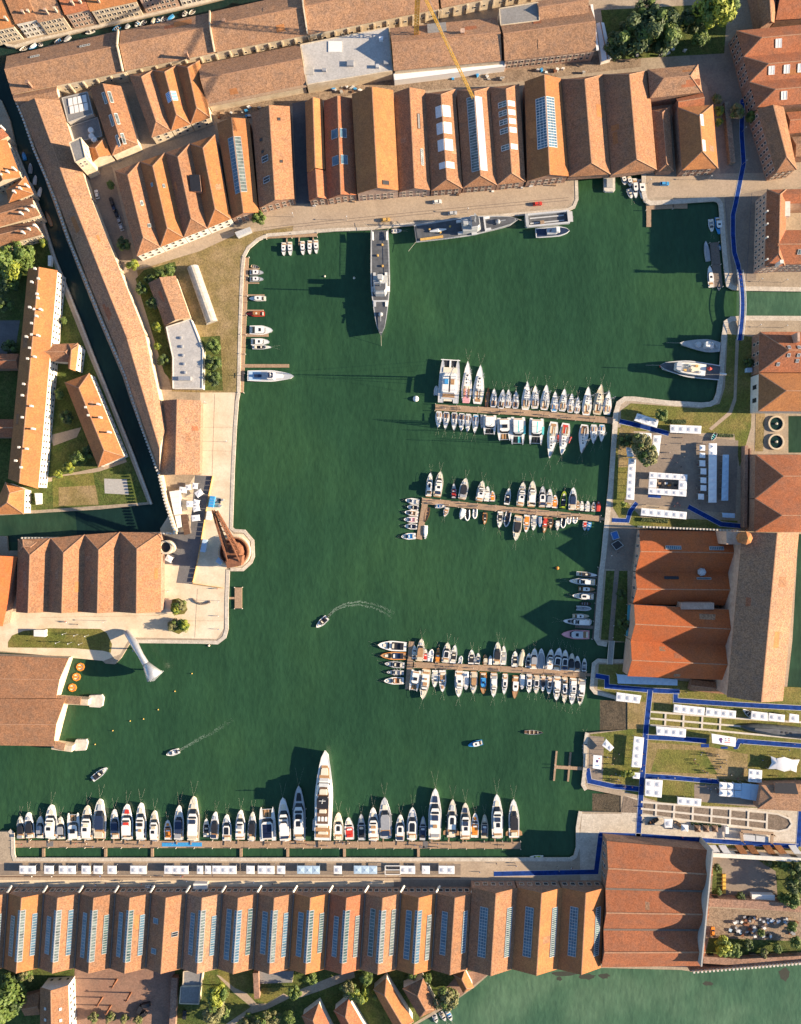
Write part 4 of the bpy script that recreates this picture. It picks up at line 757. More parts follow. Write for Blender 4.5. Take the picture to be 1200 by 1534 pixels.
# southern quay pontoon and its gangways
pontoon('long pontoon in front of the southern quay with the largest yachts', [(18, 1264.5), (400, 1265.5), (780, 1266.5)], 3.5, [((x, 1271), (x, 1290.5), 1.3) for x in (65, 158, 228, 361, 431, 516, 627)])
pontoon('upper of the three brown piers, lined with sailing boats', [(652, 610), (780, 617.5), (918, 630)], 3.1, [((918, 630), (931, 631), 1.4)])
pontoon('middle brown pier with a bent left arm', [(632, 750), (770, 764), (900, 777)], 2.9, [((637, 752), (628, 808), 3.0), ((900, 777), (916, 779), 1.3)])
pontoon('lower brown pier with a cross arm at its left end', [(620, 996), (750, 1002), (878, 1011)], 2.9, [((617, 961), (611, 1033), 2.9), ((878, 1011), (893, 1011), 1.4)])
pontoon('grey shaded walkway along the eastern quay', [(899, 850), (890, 958)], 1.8, [((862, 938), (889, 940), 1.6), ((872, 862), (897, 866), .7), ((868, 888), (893, 888), .7)], 'plank_dark')
pontoon('walkway along the western quay with short finger jetties', [(369, 385), (361, 588)], 2.4, [((x, y), (x2, y), w) for x, y, x2, w in ((371, 403, 388, .6), (371, 424, 388, .6), (370, 442, 396, .7), (369, 465, 395, .7), (367, 502, 402, 1.6), (364, 548, 433, 1.7))])
pontoon('small jetty with white launches in the upper left corner', [(399, 354.5), (475, 351.5)], 1.8, [((x, 355), (x, 368), .5) for x in (429.5, 448, 469)])
pontoon('angled wooden jetty in the upper right corner', [(968, 308), (1008, 306)], 4.0, [((972, 312), (972, 340), 2.3), ((1009, 307), (1030, 307), 3.4)])
pontoon('wooden h shaped jetty off the lower right quay', [(831, 1149), (879, 1152)], 1.6, [((834, 1125), (830, 1170), .9), ((855, 1127), (851, 1171), .9)])
pontoon('broad grey raft moored near the footbridge', [(1070, 363), (1076, 430)], 4.4, [], 'plank_dark')
pontoon('small brown landing stage below the rusty crane', [(357, 880), (357, 912)], 3.6, [((338, 896), (352, 896), 1.0)])
# mats and canopies on the southern pontoon
for x0, x1, y0, y1, mt, lb in ((242, 302, 1263, 1269, 'sky_blue', 'bright blue carpet strip on the southern pontoon'), (634, 641, 1261, 1271, 'asphalt', 'dark mat on the right part of the southern pontoon'), (69, 79, 1261, 1269, 'asphalt', 'dark mat near the left end of the southern pontoon'), (628, 636, 1268, 1271, 'asphalt', 'narrow dark mat beside the right gangway')):
    a, b = W(x0, y1, 0), W(x1, y0, 0); tag(MB().box(a.x, b.x, a.y, b.y, ZD+.01, ZD+.06).build('deck_mat', mt), lb, 'mat')
# footbridge with blue carpet
t = site('footbridge', 'white railed footbridge with blue carpet over the channel', 'bridge', W(1108, 460)); m = MB(); rl = MB(); cp = MB(); pts = []
for k in range(13):
    f = k/12; p = W(1107.5+2.2*math.sin(math.pi*f), 405+105*f, 0); p.z = .15+1.9*math.sin(math.pi*f); pts.append(p)
for a, b in zip(pts, pts[1:]):
    m.bar(a-Vector((0, 0, .2)), b-Vector((0, 0, .2)), 2.9, .4); cp.bar(a+Vector((0, 0, .04)), b+Vector((0, 0, .04)), 2.1, .06)
    for s_ in (-1.4, 1.4): rl.bar(a+Vector((s_, 0, 1)), b+Vector((s_, 0, 1)), .22, .16); rl.bar(a+Vector((s_, 0, -.1)), a+Vector((s_, 0, 1)), .12, .12)
m.build('deck', 'concrete', t); cp.build('carpet', 'carpet', t); rl.build('railing', 'white', t)['kind'] = 'stuff'
t = site('footbridge', 'grey stone footbridge over the small inlet beside the orange halls', 'bridge', W(914.5, 978)); MB().bar(W(916.5, 960, -.1), W(913.5, 995, -.1), 2.4, .5).build('deck', 'concrete', t); MB().bar(W(912.6, 960, .5), W(909.6, 995, .5), .2, 1).bar(W(920.4, 960, .5), W(917.4, 995, .5), .2, 1).build('parapet', 'stone', t)

# ------------------------------------------------------------------ boats
def outline(L, B, kind, n=12):
    """half outline stations from bow to stern: (x, half width)"""
    o = []
    for i in range(n+1):
        t = i/n
        if kind == 's': w = math.sin(math.pi*min(1, (.08+t*.92)*.62))**1.05 if t > 0 else 0; w = w if t < .62 else w*(1-.28*((t-.62)/.38)**1.6)
        elif kind == 'm': w = min(1, (t/.46))**.52 if t > 0 else 0; w *= (1-.10*max(0, (t-.55)/.45)**1.5)
        elif kind == 'r': w = min(1, (t/.32))**.5 if t > 0 else 0; w *= (1-.06*max(0, (t-.6)/.4))
        else: w = math.sin(math.pi*min(.5, t*.85+.0))**.8 if t < .59 else 1-.35*((t-.59)/.41)**1.5     # 'd' double ended work boat
        o.append((L/2-t*L, max(.02, w)*B/2))
    return o
def hull(t, L, B, fb, kind, hm, dm, sheer=.35, name='hull', yoff=0.0, open_=False):
    st = outline(L, B, kind); n = len(st); m = MB(); lv = []
    def zt(i): return fb*(1+sheer*(1-i/(n-1))**2)
    rings = []
    for i, (x, w) in enumerate(st):
        z = zt(i); rings.append([(x-(.06*L if i == 0 else 0), yoff, -.5), (x-(.05*L if i == 0 else 0), yoff+w*.72, -.15), (x, yoff+w, z), (x, yoff+w*.86, z), (x, yoff-w*.86, z), (x, yoff-w, z), (x-(.05*L if i == 0 else 0), yoff-w*.72, -.15)])
    vs = [v for r in rings for v in r]; k = 7; fs = []
    for i in range(n-1):
        for a, b in ((0, 1), (1, 2), (2, 3), (4, 5), (5, 6), (6, 0)): fs.append((i*k+a, i*k+b, (i+1)*k+b, (i+1)*k+a))
    e = (n-1)*k; fs += [(e, e+1, e+2, e+5, e+6)]
    m.add(vs, fs); h = m.build(name, hm, t)
    dz = -.06 if not open_ else -fb*.75
    d = MB(); vs = []; 
    for i, (x, w) in enumerate(st): z = zt(i)+dz if not open_ else fb*.25; vs += [(x-.02, yoff+w*.9, z), (x-.02, yoff-w*.9, z)]
    d.add(vs, [(2*i, 2*i+1, 2*i+3, 2*i+2) for i in range(n-1)]); d.build('deck' if not open_ else 'floor', dm, t)
    return st, zt
def hw(st, t_):
    f = t_*(len(st)-1); i = min(len(st)-2, int(f)); return st[i][1]+(st[i+1][1]-st[i][1])*(f-i)
def pad(t, name, st, L, t0, t1, wf, z0, z1, mat, slope=0.0, taper=.9, aft=0.0, yo=0.0, parent=None):
    """tapered block over the deck from station t0 to t1, wf = share of the local half width"""
    pl, tp = [], []; n = 5
    for i in range(n+1):
        f = t0+(t1-t0)*i/n; w = min(hw(st, min(1, f)), max(hw(st, t0)*1.9, .25))*wf
        if i == 0: w *= .72
        pl.append((L/2-f*L, w)); g = f+slope*(1-i/n)-aft*(i/n); tp.append((L/2-g*L, w*taper))
    P_ = [(x, yo+w) for x, w in pl]+[(x, yo-w) for x, w in pl[::-1]]; T_ = [(x, yo+w) for x, w in tp]+[(x, yo-w) for x, w in tp[::-1]]
    return MB().prism(P_, z0, z1, 0, T_).build(name, mat, parent or t)
CN = {'w': 'white', 'n': 'navy', 'g': 'grey', 'k': 'black', 't': 'teak', 'r': 'red', 'o': 'orange', 'b': 'blue', 'c': 'cream', 'y': 'lime', 'q': 'turquoise', 'l': 'pale grey', 'e': 'beige', 'd': 'dark glass', 'h': 'brown wood', 'p': 'pink'}
CM = {'w': 'white', 'n': 'navy', 'g': 'grey', 'k': 'black', 't': 'teak', 'r': 'red', 'o': 'orange', 'b': 'sky_blue', 'c': 'cream', 'y': 'lime', 'q': 'turquoise', 'l': 'light_grey', 'e': 'beige', 'd': 'glass_dark', 'h': 'wood', 'p': 'pink'}
BN = {'M': ('motor_yacht', 'yacht'), 'H': ('hardtop_yacht', 'yacht'), 'O': ('open_motorboat', 'motorboat'), 'V': ('covered_boat', 'boat'), 'S': ('sailing_yacht', 'sailboat'), 'K': ('sailing_catamaran', 'catamaran'), 'P': ('power_catamaran', 'catamaran'), 'T': ('water_taxi', 'launch'), 'D': ('rowing_boat', 'boat'), 'R': ('rubber_boat', 'boat')}
def boat(where, i, row, group, lines=True):
    bx, by, sx, sy, wp, K, c1, c2 = row[:8]; z0 = ZW+1.0
    b, s_ = W(bx, by, z0), W(sx, sy, z0); d = b-s_; L = d.length; B = wp*S*1.08; rz = math.atan2(d.y, d.x); c = (b+s_)/2
    nm, cat = BN[K]; n1, n2 = CN[c1], CN[c2]
    ds = {'M': '%s flybridge motor yacht with %s seating' % (n1, n2), 'H': '%s motor yacht with %s roof' % (n1, n2), 'O': '%s open motorboat with %s cockpit' % (n1, n2), 'V': '%s boat under a %s cover' % (n1, n2), 'S': '%s sailing boat with %s cockpit' % (n1, n2), 'K': '%s sailing catamaran with %s nets' % (n1, n2),
          'P': '%s power catamaran with %s roof' % (n1, n2), 'T': '%s cabin launch with %s roof' % (n1, n2), 'D': '%s open boat with %s thwarts' % (n1, n2), 'R': '%s inflatable boat with %s seats' % (n1, n2)}[K]
    lab = row[8] if len(row) > 8 else '%s, %s' % (ds, where % ORD(i))
    t = thing(nm, lab, cat, (c.x, c.y, ZW), rz, group); r = random.Random(int(bx*7+by*13)); m1, m2 = CM[c1], CM[c2]
    fb = {'M': .55+.055*L, 'H': .5+.055*L, 'O': .5+.03*L, 'V': .5+.035*L, 'S': .6+.03*L, 'T': .6+.02*L, 'D': .55+.012*L, 'R': .5, 'K': 1, 'P': 1}[K]
    wh = 'white' if c1 in 'wcl' else m1; j = lambda a: a+r.uniform(-.025, .025)
    if K in 'KP':
        hb = B*.29; st = None
        for sg in (-1, 1): st, zt = hull(t, L, hb, 1.5, 's' if K == 'K' else 'm', m1, 'white', .2, yoff=sg*(B/2-hb/2))
        bs = [(L/2-k/12*L, B/2) for k in range(13)]
        MB().box(-L*.46, L*.18, -B*.40, B*.40, .8, 1.62).build('bridge_deck', 'white', t)
        MB().box(L*.18, L*.19, -B*.4, B*.4, 1.1, 1.5).build('crossbeam', 'light_grey', t); MB().bar((L*.43, -B*.36, 1.5), (L*.43, B*.36, 1.5), .25, .25).build('crossbeam', 'light_grey', t)
        for sg in (-1, 1): MB().box(L*.19, L*.42, sg*B*.03 if sg > 0 else -B*.2, B*.2 if sg > 0 else -B*.03, 1.25, 1.3).build('net', 'black' if K == 'K' and r.random() < .6 else m2 if K == 'K' else 'teak', t)
        sal = MB().prism([(L*.17, B*.22), (L*.10, B*.34), (-L*.3, B*.34), (-L*.3, -B*.34), (L*.10, -B*.34), (L*.17, -B*.22)], 1.6, 2.9, 0, [(L*.08, B*.2), (L*.03, B*.31), (-L*.3, B*.31), (-L*.3, -B*.31), (L*.03, -B*.31), (L*.08, -B*.2)]).build('saloon', 'glass_dark', t)
        rf = MB().prism([(L*.09, B*.2), (L*.03, B*.33), (-L*.40, B*.33), (-L*.40, -B*.33), (L*.03, -B*.33), (L*.09, -B*.2)], 2.92, 3.1).build('coach_roof', 'white' if K == 'K' else m2 if c2 != 'd' else 'white', t)
        MB().box(-L*.44, -L*.31, -B*.3, B*.3, 1.63, 1.9).build('cockpit', 'teak', t)
        if K == 'K':
            hm = L*1.35; MB().tube([(L*.06, 0, 1.5), (L*.05, 0, hm)], [.2, .12], 6).build('mast', 'light_grey', t); MB().tube([(L*.05, 0, 4.1), (-L*.36, 0, 4.2)], .28, 6).build('boom', m2 if c2 in 'qb' else 'white', t)
            MB().tube([(L*.43, 0, 1.5), (L*.055, 0, hm*.93)], .03, 4).tube([(-L*.25, B*.45, 1.4), (L*.055, 0, hm*.9)], .03, 4).tube([(-L*.25, -B*.45, 1.4), (L*.055, 0, hm*.9)], .03, 4).build('rigging', 'grey', t)
            if c2 == 'q': MB().box(-L*.2, L*.1, B*.36, B*.5, 1.6, 2.3).build('wrapped_sail', 'turquoise', t)
        elif c2 == 'd':
            for q in range(3):
                MB().box(-L*(.12-.0+q*.13)-0, L*(.02-q*.13), -B*.27, B*.27, 3.1, 3.16).build('solar_panel', 'solar', rf)
        else: MB().box(-L*.2, -L*.05, -B*.18, B*.18, 3.12, 3.5).build('flybridge', 'glass_dark', t)
        return t
    kind = {'S': 's', 'R': 'r', 'D': 'd', 'T': 'm'}.get(K, 'm')
    deckm = 'white' if c1 in 'wl' else 'cream' if c1 == 'c' else 'teak' if c1 in 'hot' else 'light_grey' if c1 in 'gnk' else m1
    if K in 'MH' and r.random() < .35: deckm = 'cream'
    st, zt = hull(t, L, B, fb, kind, m1 if c1 != 't' else 'wood', deckm if K not in 'DR' else ('plank' if c1 in 'hte' else m2 if K == 'R' else 'brown'), open_=K in 'D', sheer=.35 if K != 'R' else .1)
    zd = fb
    if K == 'M':
        pad(t, 'sun_pad', st, L, j(.16), .28, .55, zt(2)-.1, zt(2)+.28, 'cream' if r.random() < .6 else m2)
        hc = .9+.05*L; cab = pad(t, 'cabin', st, L, j(.29), .80, .78, zd-.1, zd+hc, 'glass_dark', slope=.09, taper=.9)
        rf = pad(t, 'cabin_roof', st, L, .37, .86, .76, zd+hc, zd+hc+.18, 'white', taper=.97)
        pad(t, 'flybridge_seat', st, L, j(.50), .60, .5, zd+hc+.18, zd+hc+.6, m2 if c2 != 'w' else 'cream', parent=rf)
        pad(t, 'flybridge_screen', st, L, .43, .47, .6, zd+hc+.18, zd+hc+.75, 'glass_dark', slope=.02, parent=rf)
        if r.random() < .7:
            ht = pad(t, 'hardtop', st, L, j(.56), j(.76), .58, zd+hc+1.5, zd+hc+1.65, 'white', taper=1); m = MB()
            for fx in (.58, .73):
                for sg in (-1, 1): w = hw(st, fx)*.5*sg; m.bar((L/2-fx*L, w, zd+hc), (L/2-fx*L, w, zd+hc+1.5), .12, .12)
            m.build('hardtop_post', 'white', t)
            if r.random() < .6: pad(t, 'sunroof', st, L, .60, .70, .34, zd+hc+1.65, zd+hc+1.7, 'glass_dark', parent=ht, taper=1)
        else:
            pad(t, 'table', st, L, .68, .74, .35, zd+hc+.18, zd+hc+.7, 'teak', parent=rf)
        pad(t, 'aft_deck', st, L, .865, .965, .82, zd-.1, zd+.04, 'teak'); pad(t, 'aft_sofa', st, L, .935, .97, .7, zd, zd+.5, 'cream')
        MB().box(-L/2-.045*L, -L/2+.01, -B*.40, B*.40, .25, .45).build('swim_platform', 'teak' if r.random() < .7 else 'light_grey', t)
    elif K == 'H':
        pad(t, 'sun_pad', st, L, j(.17), .30, .5, zt(2)-.1, zt(2)+.25, 'cream' if r.random() < .5 else 'light_grey')
        hc = .8+.04*L; cab = pad(t, 'cabin', st, L, j(.30), .76, .74, zd-.1, zd+hc, 'glass_dark', slope=.11, taper=.88)
        rf = pad(t, 'cabin_roof', st, L, .41, j(.77), .70, zd+hc, zd+hc+.15, m2 if c2 != 'd' else 'white', taper=.96)
        if c2 == 'd' or c2 == 'w': pad(t, 'sunroof', st, L, .46, .64 if c2 == 'w' else .73, .5 if c2 == 'd' else .36, zd+hc+.15, zd+hc+.2, 'glass_dark', parent=rf, taper=1)
        pad(t, 'cockpit', st, L, .78, .96, .8, zd-.1, zd+.05, 'teak'); pad(t, 'aft_sunbed', st, L, .86, .955, .6, zd, zd+.45, 'cream' if c2 != 'o' else 'orange')
        MB().box(-L/2-.04*L, -L/2+.01, -B*.38, B*.38, .2, .4).build('swim_platform', 'teak' if r.random() < .6 else 'light_grey', t)
    elif K == 'O':
        pad(t, 'sun_pad', st, L, j(.16), .30, .48, zt(2)-.1, zt(2)+.15, m2 if c2 in 'ot' else 'cream')
        pad(t, 'windscreen', st, L, j(.34), .40, .75, zd-.05, zd+.75, 'glass_dark', slope=.035)
        pad(t, 'cockpit', st, L, .40, .90, .76, zd-.1, zd+.03, m2 if c2 != 'd' else 'black', taper=1)
        pad(t, 'helm_seat', st, L, .50, .57, .5, zd, zd+.6, 'cream' if c2 in 'dkhg' else 'white'); pad(t, 'aft_seat', st, L, .78, .88, .68, zd, zd+.5, m2 if c2 in 'or' else 'cream' if r.random() < .6 else 'black')
        MB().box(-L/2-.5, -L/2+.05, -.35, .35, -.1, fb+.35).build('outboard_motor', 'black', t)
    elif K == 'V':
        pad(t, 'cover', st, L, .10 if c2 == 'e' else .24, .96, .92, zd-.1, zd+.55, m2, slope=.02, taper=.6); 
        if c2 != 'e': pad(t, 'bow_locker', st, L, .10, .2, .5, zt(1)-.1, zt(1)+.12, 'light_grey')
    elif K == 'S':
        hc = .45+.015*L; cr = pad(t, 'coach_roof', st, L, j(.27), .62, .55, zd-.05, zd+hc, 'white' if c1 != 'e' else 'cream', slope=.03, taper=.88)
        for q in range(3): pad(t, 'hatch', st, L, .33+.09*q, .37+.09*q, .25, zd+hc, zd+hc+.06, 'glass_dark', parent=cr, taper=1)
        pad(t, 'cockpit', st, L, .65, .95, .62, zd-.1, zd+.03, m2 if c2 != 'd' else 'brown', taper=1)
        for sg in (-1, 1): pad(t, 'cockpit_bench', st, L, .66, .88, .16, zd, zd+.35, 'teak' if c2 != 't' else 'cream', yo=sg*B*.22)
        if L > 11: pad(t, 'spray_hood', st, L, .59, .67, .6, zd, zd+1.2, 'grey' if r.random() < .5 else 'beige', slope=.03, taper=.8)
        hm = L*1.28; xm = L/2-.40*L; MB().tube([(xm, 0, zd), (xm-.02*L, 0, hm)], [.17, .10], 6).build('mast', 'light_grey', t)
        MB().tube([(xm, 0, zd+1.6), (L/2-.86*L, 0, zd+1.7)], [.2, .14], 6).build('boom', 'white' if c2 != 'n' else 'navy', t)
        m = MB().tube([(L*.48, 0, zt(0)), (xm-.015*L, 0, hm*.93)], .035, 4).tube([(-L*.48, 0, zd), (xm-.02*L, 0, hm)], .025, 4)
        for sg in (-1, 1):
            w = hw(st, .45)*.95*sg; m.tube([(xm, w, zd), (xm, w*.55, zd+hm*.5), (xm-.015*L, 0, hm*.9)], .025, 4)
        m.build('rigging', 'grey', t); MB().bar((xm, -B*.28, zd+hm*.45), (xm, B*.28, zd+hm*.45), .1, .1).build('spreader', 'light_grey', t)
        if c2 == 'p': MB().box(-L/2-.3, -L*.40, -B*.3, B*.3, fb-.1, fb+.25).build('stern_platform', 'pink', t)
        if c2 == 'r':
            for sg in (-1, 1): MB().tube([(L*.1, sg*B*.5, zd+.5), (-L*.1, sg*B*.62, zd+.6)], [.25, .5], 7).build('rolled_sail', 'red', t)
    elif K == 'T':
        cab = pad(t, 'cabin', st, L, j(.30), .74, .76, zd-.1, zd+1.0, 'glass_dark', slope=.05, taper=.93); rf = pad(t, 'cabin_roof', st, L, .35, .76, .76, zd+1.0, zd+1.12, m2, taper=.95)
        pad(t, 'roof_hatch', st, L, .50, .60, .35, zd+1.12, zd+1.18, 'glass_dark' if c2 in 'wcbl' else 'cream', parent=rf, taper=1); pad(t, 'cockpit', st, L, .78, .96, .75, zd-.1, zd+.03, 'brown' if c1 in 'hr' else 'teak', taper=1); pad(t, 'stern_seat', st, L, .88, .95, .7, zd, zd+.35, 'cream')
    elif K == 'D':
        for q in (.28, .5, .72): w = hw(st, q)*.88; MB().box(L/2-q*L-.18, L/2-q*L+.18, -w, w, fb*.6, fb*.72).build('thwart', m2, t)
        if r.random() < .6: MB().box(-L/2-.35, -L/2+.05, -.25, .25, -.1, fb+.3).build('outboard_motor', 'black', t)
    elif K == 'R':
        m = MB(); pts = [(x-.1, w*.88, fb) for x, w in st[::-1]] + [(x-.1, -w*.88, fb) for x, w in st]; m.tube(pts, .32, 8); m.build('air_tube', m1, t, smooth=True)
        for q in (.45, .62): pad(t, 'seat', st, L, q, q+.09, .45, fb-.1, fb+.55, m2)
        MB().box(-L/2-.45, -L/2, -.3, .3, -.1, fb+.5).build('outboard_motor', 'black', t)
    if K in 'MH' and L > 9 and r.random() < .4:
        pad(t, 'bimini', st, L, .80, .93, .7, fb+1.7, fb+1.8, r.choice(['beige', 'navy', 'grey', 'white']), taper=.97); m = MB(); [m.bar((L/2-fx*L, sg*hw(st, fx)*.6, fb), (L/2-fx*L, sg*hw(st, fx)*.6, fb+1.7), .07, .07) for fx in (.81, .92) for sg in (-1, 1)]; m.build('bimini_frame', 'metal', t)
    if K in 'MH' and L > 13 and r.random() < .4:
        MB().tube([(-L/2-.35, -B*.28, .7), (-L/2-.4, 0, .75), (-L/2-.35, B*.25, .7), (-L/2-.35, B*.34, .75)], [.35, .5, .4, .12], 7).build('tender', r.choice(['grey', 'white', 'light_grey']), t)
    if K == 'S' and r.random() < .5:
        MB().tube([(L/2-.06*L, .3*B*.2, zt(1)+.15), (L/2-.2*L, B*.22, zt(2)+.2)], [.18, .3], 6).build('stowed_sail', r.choice(['white', 'navy', 'light_grey', 'beige']), t)
    if K in 'MHOS' and lines:
        m = MB(); ax = [r.uniform(.10, .2), -r.uniform(.1, .2)]; ln = 2.5+.22*L
        for a in ax: m.tube([(L/2-.3, 0, zt(0)), (L/2+ln*.5, a*ln*.8, zt(0)*.45), (L/2+ln, a*ln*1.6, -.2)], .013, 4)
        m.build('mooring_line', 'rope', t)
        m = MB()                       # fenders along both sides, bow rail
        for sg in (-1, 1):
            for q in (.45, .62, .8): w = hw(st, q)*sg; MBx = m.tube([(L/2-q*L, w*1.02+sg*.12, .25), (L/2-q*L, w*1.02+sg*.12, fb*.8)], .13, 5)
        m.build('fenders', 'white' if c1 in 'gnk' else 'navy', t)
    if K in 'MH' and L > 9:
        m = MB(); p = [(x, w*.93, zt(q)+.6) for q, (x, w) in enumerate(st[:6])]; m.tube(p[::-1], .035, 4).tube([(x, -w, z) for x, w, z in p], .035, 4); m.build('bow_rail', 'metal', t)
    return t
def fleet(where, group, rows):
    for i, row in enumerate(rows): boat(where, i, row, group)
fleet('%s from left above the upper pier', 'boats along the upper pier', [
 (701, 541, 698, 603, 15, 'S', 'w', 'p'), (720, 547, 715, 605, 16, 'S', 'w', 't'), (732, 580, 729, 609, 5.5, 'D', 'h', 't'), (740.5, 582, 739, 610, 10, 'S', 'w', 'n'), (754, 583, 750, 612, 11, 'S', 'w', 'k'), (762, 583, 761, 611, 10, 'S', 'w', 'l'), (773, 585, 772, 612, 10, 'S', 'w', 'n'),
 (790, 571, 787, 614, 13, 'S', 'w', 'e'), (802, 577, 801, 612, 12, 'S', 'w', 'e'), (819, 576, 815, 614, 13, 'S', 'w', 't'), (832, 586, 830, 617, 11, 'S', 'w', 'b'), (846, 582, 842, 616, 12, 'S', 'w', 'e'), (857, 589, 854, 618, 10, 'S', 'w', 't'), (866, 594, 864, 619, 9, 'S', 'w', 'l'), (881.5, 579, 878, 622, 14, 'S', 'w', 't'), (901, 575, 894, 621, 15, 'S', 'e', 't'), (912, 585, 909, 621, 12, 'S', 'w', 'c')])
fleet('%s from left below the upper pier', 'boats along the upper pier', [
 (656, 641, 658, 616, 10, 'S', 'w', 'l'), (667, 643, 669, 617, 10, 'S', 'w', 'n'), (680, 645, 681, 618, 10, 'S', 'w', 'n'), (691, 646, 692, 619, 10, 'S', 'w', 'n'), (700, 647, 702, 620, 10, 'S', 'w', 'l'), (711, 649, 713, 621, 10, 'S', 'w', 'b'), (722, 642, 722, 621, 5.5, 'V', 'g', 'g'),
 (733, 652, 734, 622, 19, 'K', 'w', 'k'), (756, 661, 755, 626, 20, 'P', 'w', 'w'), (775, 667, 776, 625, 21, 'K', 'w', 'q'), (802, 667, 804, 627, 21, 'K', 'w', 'q'), (823, 687, 830, 632, 15, 'S', 'w', 't'), (841, 682, 848, 634, 15, 'S', 'w', 'r'), (871, 679, 876, 636, 14, 'S', 'w', 'd'), (889, 665, 890, 636, 11, 'S', 'w', 'l'), (901, 662, 902, 636, 10, 'S', 'w', 'b')])
fleet('%s from left above the middle pier', 'boats along the middle pier', [
 (645, 708, 642, 743, 9, 'H', 'w', 'w'), (660, 706, 655, 743, 12, 'M', 'c', 'w'), (680, 724, 680, 746, 7.5, 'O', 'k', 'r'), (698, 716, 692, 747, 12, 'H', 'w', 'k'), (723, 720, 718, 750, 11, 'M', 'w', 'k'), (731, 728, 729, 751, 8, 'O', 'w', 'w'), (738, 735, 738, 751, 7, 'O', 'w', 'o'), (763, 731, 759, 756, 8, 'O', 'w', 'd'), (784, 722, 779, 757, 11, 'M', 'w', 'g'), (798, 720, 796, 758, 12, 'M', 'w', 'e'), (813, 728, 812, 759, 11, 'H', 'k', 'w'), (824, 732, 822, 759, 9, 'H', 'w', 'g'), (832, 741, 831, 761, 8, 'O', 'w', 'o'), (846, 735, 843, 761, 9.5, 'O', 'y', 'd'), (859, 730, 857, 763, 11, 'H', 'w', 'n'), (866, 749, 866, 764, 6, 'O', 'e', 't'), (872, 750, 872, 765, 6, 'O', 'w', 'w'), (881, 750, 880, 766, 7, 'O', 'w', 'l'), (890, 752, 889, 766, 6, 'O', 'w', 't'), (897, 751, 896, 766, 7, 'V', 'r', 'r')])
fleet('%s from left below the middle pier', 'boats along the middle pier', [
 (667, 758, 652, 758, 6, 'O', 'w', 'b'), (666, 774, 670, 760, 7, 'O', 'w', 't'), (690, 778, 695, 762, 8, 'V', 'w', 'w'), (700, 780, 700, 764, 7, 'R', 'w', 'k'), (711, 777, 712, 763, 6, 'R', 'w', 'g'), (726, 786, 727, 768, 6, 'O', 'o', 'd'), (748, 791, 750, 766, 8, 'O', 'w', 'd'), (758, 789, 762, 767, 8, 'R', 'l', 'k'), (772, 810, 777, 773, 12, 'H', 'c', 'k'), (788, 798, 790, 771, 9, 'O', 'w', 'o'), (799, 795, 801, 772, 8, 'O', 'w', 'g'), (809, 790, 809, 774, 6, 'V', 'b', 'g'), (815, 799, 818, 774, 7, 'O', 'h', 'r'), (825, 792, 825, 775, 7, 'O', 't', 'd'), (835, 795, 836, 780, 7, 'O', 'k', 'w'), (843, 791, 845, 777, 7, 'R', 'w', 'd'), (852, 785, 853, 775, 5, 'R', 'w', 'l'), (861, 784, 862, 775, 6, 'R', 'w', 'w'), (876, 795, 877, 781, 6, 'O', 'w', 'r'), (881, 795, 884, 782, 6, 'O', 'b', 'b')])
fleet('%s from top at the middle pier arm', 'boats along the middle pier', [
 (607, 749, 628, 752, 8, 'O', 'w', 'l'), (610, 759, 627, 761, 8, 'O', 'w', 'd'), (606, 767, 627, 770, 8, 'O', 'w', 't'), (605, 778, 626, 779, 8, 'O', 'w', 'p'), (606, 788, 625, 789, 8, 'O', 'w', 'n'), (601, 804, 623, 803, 9, 'O', 'w', 'b'), (637, 782, 642, 760, 6.5, 'D', 'h', 't'), (637, 808, 638, 787, 6, 'V', 'w', 'w')])
fleet('%s from top at the lower pier arm', 'boats along the lower pier', [
 (566, 966, 609, 969, 14, 'O', 'w', 'd'), (570, 982, 608, 983, 11, 'O', 'o', 'n'), (576, 994, 606, 997, 9, 'O', 'g', 'k'), (579, 1007, 605, 1008, 8, 'O', 'k', 'g'), (575, 1020, 605, 1020, 10, 'O', 'w', 'h')])
fleet('%s from left above the lower pier', 'boats along the lower pier', [
 (621, 967, 621, 987, 7, 'O', 'w', 'c'), (632, 956, 628, 990, 11, 'H', 'c', 't'), (638, 972, 637, 990, 6, 'O', 'w', 'r'), (647, 973, 644, 991, 7, 'R', 'w', 'w'), (657, 970, 655, 993, 7, 'O', 'h', 'o'), (671, 962, 667, 992, 11, 'H', 'w', 'd'), (682, 966, 678, 994, 9, 'O', 'w', 'd'), (691, 983, 689, 994, 5, 'R', 'l', 'w'), (707, 973, 706, 995, 9, 'O', 'w', 'd'), (717, 978, 715, 995, 7, 'O', 'w', 'g'), (727, 980, 727, 996, 7, 'T', 'h', 'e'), (735, 982, 734, 996, 6, 'V', 'w', 'w'), (746, 961, 744, 995, 11, 'H', 'w', 'k'), (755, 967, 754, 996, 8, 'O', 'w', 'g'), (772, 975, 771, 999, 9, 'O', 'w', 'd'), (784, 972, 779, 998, 9, 'V', 'e', 'e'), (793, 978, 791, 1000, 8, 'O', 'w', 'k'), (801, 971, 799, 1002, 11, 'H', 'w', 'g'), (811, 971, 811, 1002, 10, 'V', 'w', 'g'), (826, 972, 822, 1003, 11, 'M', 'l', 'w'), (838, 970, 833, 1004, 13, 'H', 'l', 'd'), (847, 973, 845, 1004, 11, 'H', 'l', 'd'), (857, 978, 855, 1005, 10, 'H', 'l', 'k'), (865, 982, 865, 1006, 9, 'H', 'l', 'k'), (876, 986, 875, 1006, 7, 'O', 'w', 'g')])
